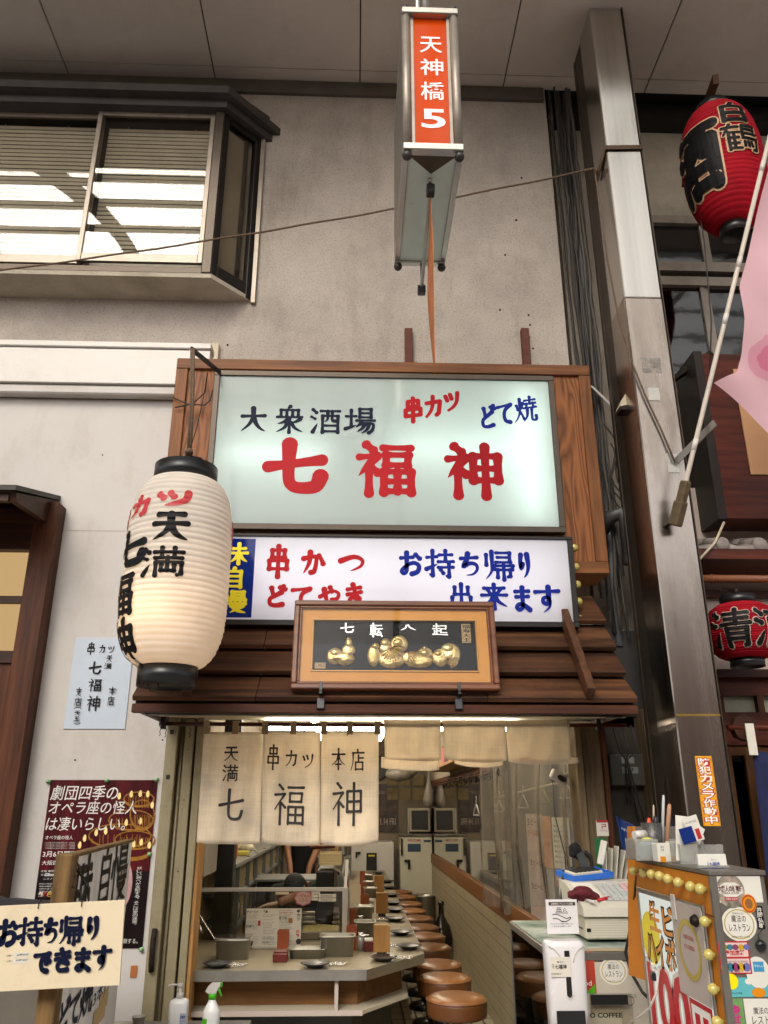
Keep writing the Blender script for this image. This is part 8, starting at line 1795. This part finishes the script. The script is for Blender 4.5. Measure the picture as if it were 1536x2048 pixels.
# grey card with a ring print hanging over the advert
cu0, cu1 = -.345, ax1 + .004; MB().pbox(PL2, cu0, cu1, .945, az1 + .012, .013, .016, .001).build('grey_card', mat('grey_card', '#b7aaa0', .5, var=.06), lb)
cc = ((cu0 + cu1) / 2, az1 - .13); g = MB(); ringflat(g, PL2, cc, .078, .098, .0172, k=.95); g.build('ring_print', K['st_gold'], lb)
g = MB(); [type_(g, PL2, s_, (cc[0] - .045, cc[1] + dz, cc[0] + .045, cc[1] + dz + .014), .0172, .01, px=False) for s_, dz in (('大阪の名店', .03), ('グルメ認定店', .0))]; g.build('ring_lettering', K['red_print'], lb)
g = MB(); g.pbox(PL2, cu0 + .02, cu0 + .055, az1 - .05, az1 + .03, .017, .022, .002); g.build('white_clip', K['white_gloss'], lb)
g = MB(); c = PL2.at(cu1 - .03, az1 - .03, .02); g.lathe([(.018, 0), (.02, .006), (.012, .02), (.001, .022)], c, 14, (PL2.u, PL2.v, PL2.n)); g.build('lock_knob', K['iron'], lb)
# narrow front face covered with stickers
Pn = PY(BY0 - .001)
def card(name, x0, y0, x1, y1, m, off=.001, rnd_=0): return MB().flat(Pn, x0, y0, x1, y1, off).build(name, m, lb)
card('white_card', 1433, 1752, 1523, 1805, K['st_white'], .0006)
rm = mat('collage', '#b8a290', .4, var=.3, vs=28, col2='#5a5f55')
g = MB(); c = Pn.hit(1461, 1782); r = abs(Pn.hit(1489, 1782)[0] - c[0]); disc(g, Pn, c, r, r * 1.1, .0012); g.build('collage_sticker', rm, lb)
g = MB(); [g.z or g.add([Pn.at(c[0] + r * .95 * math.cos(k * math.pi / 4 + .39) * 1.0, c[1] + .004 + r * .5 * math.sin(k * math.pi / 4 + .39), .0018) for k in range(8)], [tuple(range(8))])]; g.build('cream_badge', K['st_white'], lb)
g = MB(); type_(g, Pn, '大阪人の新常識', (1436, 1771, 1484, 1783), .0026, .04); type_(g, Pn, 'OSAKA LOVER', (1442, 1784, 1478, 1788), .0026, .01); g.build('badge_lettering', mat('maroon', '#5a1518', .5), lb)
g = MB(); g.flat(Pn, 1449, 1794, 1475, 1801, .002); g.build('red_band', K['red_print'], lb); g = MB(); type_(g, Pn, '日曜よる6:59', (1451, 1795.5, 1474, 1799.5), .0028); g.build('band_lettering', K['white_ink'], lb)
g = MB(); c = Pn.hit(1497, 1807); r = abs(Pn.hit(1512, 1807)[0] - c[0]); disc(g, Pn, c, r, r * 1.12, .0022); g.build('orange_sticker', K['ad_orange'], lb); g = MB(); ringflat(g, Pn, c, r * .78, r * .9, .0028, k=1.12); g.build('sticker_ring', K['red_print'], lb); g = MB(); disc(g, Pn, c, r * .5, r * .6, .003); g.build('sticker_centre', mat('tan_st', '#8a5a30', .5), lb)
tv_sticker(Pn, 1478, 1848, 35, lb, 1.0)
K['maze'] = mat('pink_st', '#d9a0a0', .4, var=.15, vs=30)
g = MB(); g.flat(Pn, 1438, 1882, 1500, 1948, .0014); g.build('red_bordered_sticker', K['red_print'], lb); g = MB(); g.flat(Pn, 1441, 1885, 1497, 1945, .002); g.build('sticker_field', mat('pale_pink', '#dcc0b8', .4, var=.1, vs=40), lb)
g = MB(); type_(g, Pn, '参加店舗', (1450, 1900, 1488, 1910), .0026, .03); g.flat(Pn, 1441, 1913, 1497, 1917, .0024); g.build('sticker_lettering', K['red_print'], lb)
for k, cc_ in enumerate(('#8a8f3a', '#3a7a8f', '#8f3a6a', '#caa02a', '#6a6aa8')):
    g = MB(); c = Pn.hit(1448 + 11 * k, 1894); disc(g, Pn, c, .010, .008, .0026); c = Pn.hit(1449 + 11 * k, 1934); disc(g, Pn, c, .012, .012, .0026); g.build('dot_print', mat('dot%d' % k, cc_, .5), lb)
g = MB(); type_(g, Pn, '期間10月1日〜11月30日', (1444, 1921, 1494, 1925), .0026); type_(g, Pn, '全1万枚', (1460, 1942, 1480, 1944.5), .0026); g.build('small_lettering', K['ink'], lb)
g = MB(); c = Pn.hit(1516, 1945); disc(g, Pn, c, .038, .044, .001); g.build('white_round_sticker', K['st_white'], lb); g = MB(); g.flat(Pn, 1506, 1923, 1527, 1943, .0022); g.build('blue_square', mat('sky_st', '#3f93bd', .4), lb); g = MB(); type_(g, Pn, 'やさしい', (1508, 1929, 1526, 1934), .003, .01); g.build('square_lettering', K['white_ink'], lb)
g = MB(); g.flat(Pn, 1513, 1812, 1527, 1858, .0015); g.build('name_strip', K['ink'], lb); g = MB(); column(g, Pn, '井岡弘樹', (1515, 1814, 1525, 1856), .002, .02); g.build('strip_lettering', K['st_white'], lb)
g = MB(); c = Pn.hit(1520, 1890); g.lathe([(.016, 0), (.016, .012), (.008, .018), (.001, .018)], Pn.at(c[0], c[1], .0), 10, (Pn.u, Pn.v, Pn.n)); p = Pn.at(c[0], c[1], .01); g.tube([p, p + Vector((-.012, -.01, .03)), p + Vector((.008, -.01, .05))], .002, 5); g.build('wire_knob', K['black_plastic'], lb)
g = MB(); g.flat(Pn, 1452, 1955, 1536, 1994, .001); g.build('sky_card', mat('aqua_st', '#5fb0b5', .4, var=.05), lb)
g = MB(); c = Pn.hit(1459, 1960); disc(g, Pn, (c[0] + .004, c[1] - .004), .022, .022, .002); g.build('sun_print', K['yellow_ink'], lb); g = MB(); type_(g, Pn, 'テレビ大阪', (1464, 1984, 1484, 1988), .002, .01); g.build('card_lettering', K['navy_ink'], lb); g = MB(); c = Pn.hit(1517, 1985); disc(g, Pn, c, .022, .013, .002); g.build('basket_print', K['ad_orange'], lb); g = MB(); c = Pn.hit(1497, 1963); disc(g, Pn, c, .012, .008, .002); g.build('cloud_print', K['st_white'], lb)
g = MB(); g.flat(Pn, 1455, 1997, 1488, 2060, .001); g.build('green_card', mat('leaf_st', '#6f9a5a', .4, var=.2, vs=30), lb); g = MB(); column(g, Pn, '幸せ', (1463, 2010, 1480, 2046), .002, .05); g.build('pink_lettering', mat('pink_ink', '#c02a7a', .4), lb)
g = MB(); g.flat(Pn, 1490, 1997, 1540, 2060, .001); g.build('pale_card', K['st_white'], lb); g = MB(); type_(g, Pn, '魔法の', (1506, 2014, 1536, 2028), .002, .0); type_(g, Pn, 'レスト', (1504, 2032, 1538, 2048), .002); g.build('card_lettering', K['brown_ink'], lb)
# end board standing behind the light box
eb = thing('folded_sign_board', 'orange sided grey board standing behind the light box', 'sign', (1.22, -1.17, 0))
a = at(1268, 1653, -1.17); b = at(1349, 1653, -1.17); MB().box(a.x, b.x, -1.19, -1.175, .9, a.z, .003).build('grey_face', K['box_grey'], eb)
MB().prism([(a.x - .001, -1.192, a.z), (a.x - .001, -1.12, a.z - .0), (a.x - .035, -1.06, .9), (a.x - .001, -1.192, .9)], (-.012, 0, 0)).build('orange_side', K['orange_board'], eb)
# things on top of the light box
TZ = BZ1 + .017
K['frost'] = glass('frost', '#e6e9e8', 1.2, .15, haze=.26); K['mesh'] = mat('mesh', '#5c5a57', .4, .5, var=.5, vs=120)
def topat(px, Y): p = at(px, 1720, Y); return p.x
pcp = thing('pen_cup', 'dark mesh pen cup full of pens on the light box', 'cup', (topat(1312, -1.3), -1.3, TZ)); x = topat(1310, -1.30)
MB().lathe([(.036, .02), (.040, .15), (.038, .15), (.034, .024), (.001, .022)], (x, -1.30, TZ - .02), 22).build('cup', K['mesh'], pcp)
pens = [('orange pen in the mesh cup', '#e2502a', 1294, 1298, 1636, .008), ('black marker in the mesh cup', '#151515', 1303, 1302, 1640, .008), ('broad black pen in the mesh cup', '#1b1b1c', 1312, 1311, 1632, .011), ('tall white ruler in the mesh cup', '#c8cac8', 1322, 1327, 1590, .006), ('pale wooden rod in the mesh cup', '#b88a6a', 1329, 1339, 1608, .009), ('thin cream pen in the mesh cup', '#b9a78f', 1306, 1307, 1610, .004), ('white pen with a pink cap in the mesh cup', '#cfb9b0', 1318, 1318, 1652, .008)]
for lab, cc_, xa, xb, yt, r in pens:
    p = at(xa, 1690, -1.30 + random.uniform(-.015, .015)); q = at(xb, yt, p.y + .005); p.z = TZ + .006
    tag(MB().tube([p, p.lerp(q, .9), q], [r, r, r * .7], 8).build('pen', mat('pen%d' % xa, cc_, .4)), lab, 'pen', 'pens in the mesh cup')
tr = thing('clear_tray', 'frosted plastic tray with blue tape rolls on the light box', 'tray', (topat(1297, -1.42), -1.42, TZ))
xa, xb = at(1272, 1710, -1.47).x, at(1319, 1710, -1.47).x; h = .075
g = MB(); g.box(xa, xb, -1.47, -1.466, TZ, TZ + h); g.box(xa, xb, -1.36, -1.356, TZ, TZ + h); g.box(xa, xa + .004, -1.466, -1.36, TZ, TZ + h); g.box(xb - .004, xb, -1.466, -1.36, TZ, TZ + h); g.box(xa, xb, -1.47, -1.36, TZ - .0005, TZ + .003); g.build('shell', K['frost'], tr)
tag(MB().box(xa + .025, xb - .006, -1.455, -1.38, TZ + .004, TZ + .062, .01).build('blue_tape_roll', mat('blue_tape', '#7fb0bf', .4)), 'light blue tape roll inside the frosted tray', 'tape')
tag(MB().tube([(xa + .01, -1.44, TZ + .088), (xa + .06, -1.42, TZ + .092)], .015, 10).build('white_glue', K['white_gloss']), 'small white glue bottle lying on the frosted tray', 'bottle'); tag(MB().lathe([(.025, 0), (.027, .012), (.001, .014)], (xb - .03, -1.42, TZ + .066), 18).build('round_tin', mat('yl', '#c9c06a', .4)), 'pale yellow round tin on the frosted tray', 'tin')
for i, (x0, x1, y0, y1, Y, lab) in enumerate(((1316, 1348, 1687, 1731, -1.56, 'white carton with an orange print beside the frosted tray'), (1345, 1364, 1684, 1735, -1.58, 'narrow white carton with a blue side on the light box'))):
    a, b = at(x0, 1710, Y), at(x1, 1710, Y); zt = at(x0, y0, Y).z; t = thing('small_carton', lab, 'box', ((a.x + b.x) / 2, Y, TZ), 'small cartons on the light box')
    MB().box(a.x, b.x - .003, Y, Y + .06, TZ, zt, .002).build('body', K['st_white'], t); Pq3 = PY(Y - .0006)
    if i == 0: g = MB(); g.flat(Pq3, 1321, 1713, 1332, 1724, 0); g.build('orange_print', K['ad_orange'], t); g = MB(); type_(g, Pq3, '替芯', (1321, 1692, 1328, 1696), 0); type_(g, Pq3, '伝票', (1321, 1698, 1328, 1702), 0); g.build('lettering', K['ink'], t)
    else: g = MB(); g.flat(Pq3, 1358, 1689, 1362, 1733, 0); g.build('blue_side', mat('blue_s', '#6f9fb5', .4), t)
lh = thing('leaflet_holder', 'frosted plastic pocket of leaflets on the light box', 'holder', (topat(1385, -1.66), -1.66, TZ))
a, b = at(1359, 1700, -1.69), at(1396, 1700, -1.69); zt = at(1370, 1683, -1.69).z
g = MB(); g.box(a.x, b.x, -1.69, -1.687, TZ, zt - .008); g.box(a.x, b.x + .06, -1.60, -1.597, TZ, zt + .005); g.box(a.x, a.x + .003, -1.687, -1.60, TZ, zt - .008); c = at(1440, 1700, -1.62); g.box(b.x, c.x, -1.65, -1.647, TZ, zt - .012); g.box(c.x - .003, c.x, -1.647, -1.6, TZ, zt - .012); g.build('pocket', K['frost'], lh)
rnd = random.Random(31)
for k in range(7):
    bx = a.x + .012 + .007 * k; t0 = Vector((bx, -1.675 + .01 * k, TZ + .01)); t1 = t0 + Vector((.02 + .007 * k, .01, .15 - .006 * k)); g = MB(); g.bar(t0, t1, .045, .0012, up=(0.05, 1, 0)); o = g.build('leaflet', K['paper'] if k % 3 else K['st_white'], None); tag(o, 'pale leaflet fanned out in the frosted pocket', 'leaflet', 'leaflets in the frosted pocket')
p = at(1374, 1672, -1.70); PQ = Plane((0, -1.693, 0), (1, 0, .25), (-.25, 0, 1)); u = PQ.hit(1374, 1668); tag(MB().pbox(PQ, u[0] - .025, u[0] + .025, u[1] - .03, u[1] + .022, .0, .002).build('navy_card', K['blue_board']), 'small navy card tilted in the leaflet pocket', 'card')
u = PQ.hit(1390, 1652); cdw = MB().pbox(PQ, u[0] - .035, u[0] + .02, u[1] - .05, u[1] + .035, -.006, -.004).build('white_leaflet', K['st_white']); tag(cdw, 'white leaflet with a red print standing behind the navy card', 'leaflet'); g = MB(); g.pbox(PQ, u[0] - .004, u[0] + .012, u[1] - .045, u[1] - .01, -.0038, -.003); g.build('red_print', K['red_print'], cdw); g = MB(); type_(g, PQ, 'おおさか食べある記', (u[0] - .03, u[1] + .012, u[0] + .012, u[1] + .02), -.0036, px=False); g.build('lettering', K['ink'], cdw)
chd = thing('card_holder', 'clear holder of white shop cards at the near corner of the light box', 'holder', (topat(1425, -1.86), -1.86, TZ))
PH = Plane((0, -1.875, TZ), (1, 0, 0), (0, .12, 1)); r_ = PH.rect(1397, 1708, 1454, 1742)
MB().pbox(PH, r_[0] - .003, r_[2] + .003, 0, r_[3] * .22, .001, .004, .001).build('clear_front', K['frost'], chd); MB().pbox(PH, r_[0] - .003, r_[2] + .003, -.0, .006, -.03, .004).build('clear_base', K['frost'], chd)
MB().pbox(PH, r_[0], r_[2], .002, r_[3], -.012, .0, .001).build('card_stack', K['st_white'], chd); g = MB(); type_(g, PH, '七福神', (1417, 1724, 1438, 1731), .0012 + .004, .015); type_(g, PH, '串カツ', (1421, 1718, 1432, 1721), .0052); type_(g, PH, '天満', (1413, 1724, 1416, 1731), .0052); type_(g, PH, '大阪市北区天神橋五丁目 電話', (1404, 1735, 1446, 1738), .0052); g.build('card_lettering', K['blue_ink'], chd)
# cords
o = MB().tube([at(1276, 1718, -1.2), at(1270, 1790, -1.16), at(1258, 1870, -1.0), at(1251, 1905, -.9), at(1262, 1945, -.95), at(1285, 1985, -1.12), at(1296, 1995, -1.2)], .0065, 8).build('power_cable', K['rubber']); tag(o, 'long black power cord drooping in front of the showcase', 'cord')
o = MB().tube([at(1281, 1716, -1.25), at(1286, 1770, -1.25), at(1296, 1830, -1.27), at(1304, 1895, -1.3), at(1308, 1935, -1.32)], .007, 8).build('extension_lead', K['rubber']); tag(o, 'thick black lead running down the far edge of the light box', 'cord')
p = at(1309, 1934, -1.33); pgm = thing('white_plug', 'white mains plug pushed into a black socket beside the advert', 'plug', p)
MB().box(p.x - .014, p.x + .016, p.y - .012, p.y + .012, p.z - .016, p.z + .014, .005).build('plug', K['white_gloss'], pgm); MB().box(p.x - .016, p.x + .014, p.y - .014, p.y + .014, p.z - .045, p.z - .018, .004).build('socket', K['black_plastic'], pgm)
o = MB().tube([p, at(1318, 1940, -1.42), at(1313, 1985, -1.45), at(1300, 2015, -1.4), at(1278, 2034, -1.3), at(1255, 2046, -1.2)], .004, 7).build('charging_cable', K['white_gloss']); tag(o, 'thin white cord curving from the white plug to the lower left', 'cord')
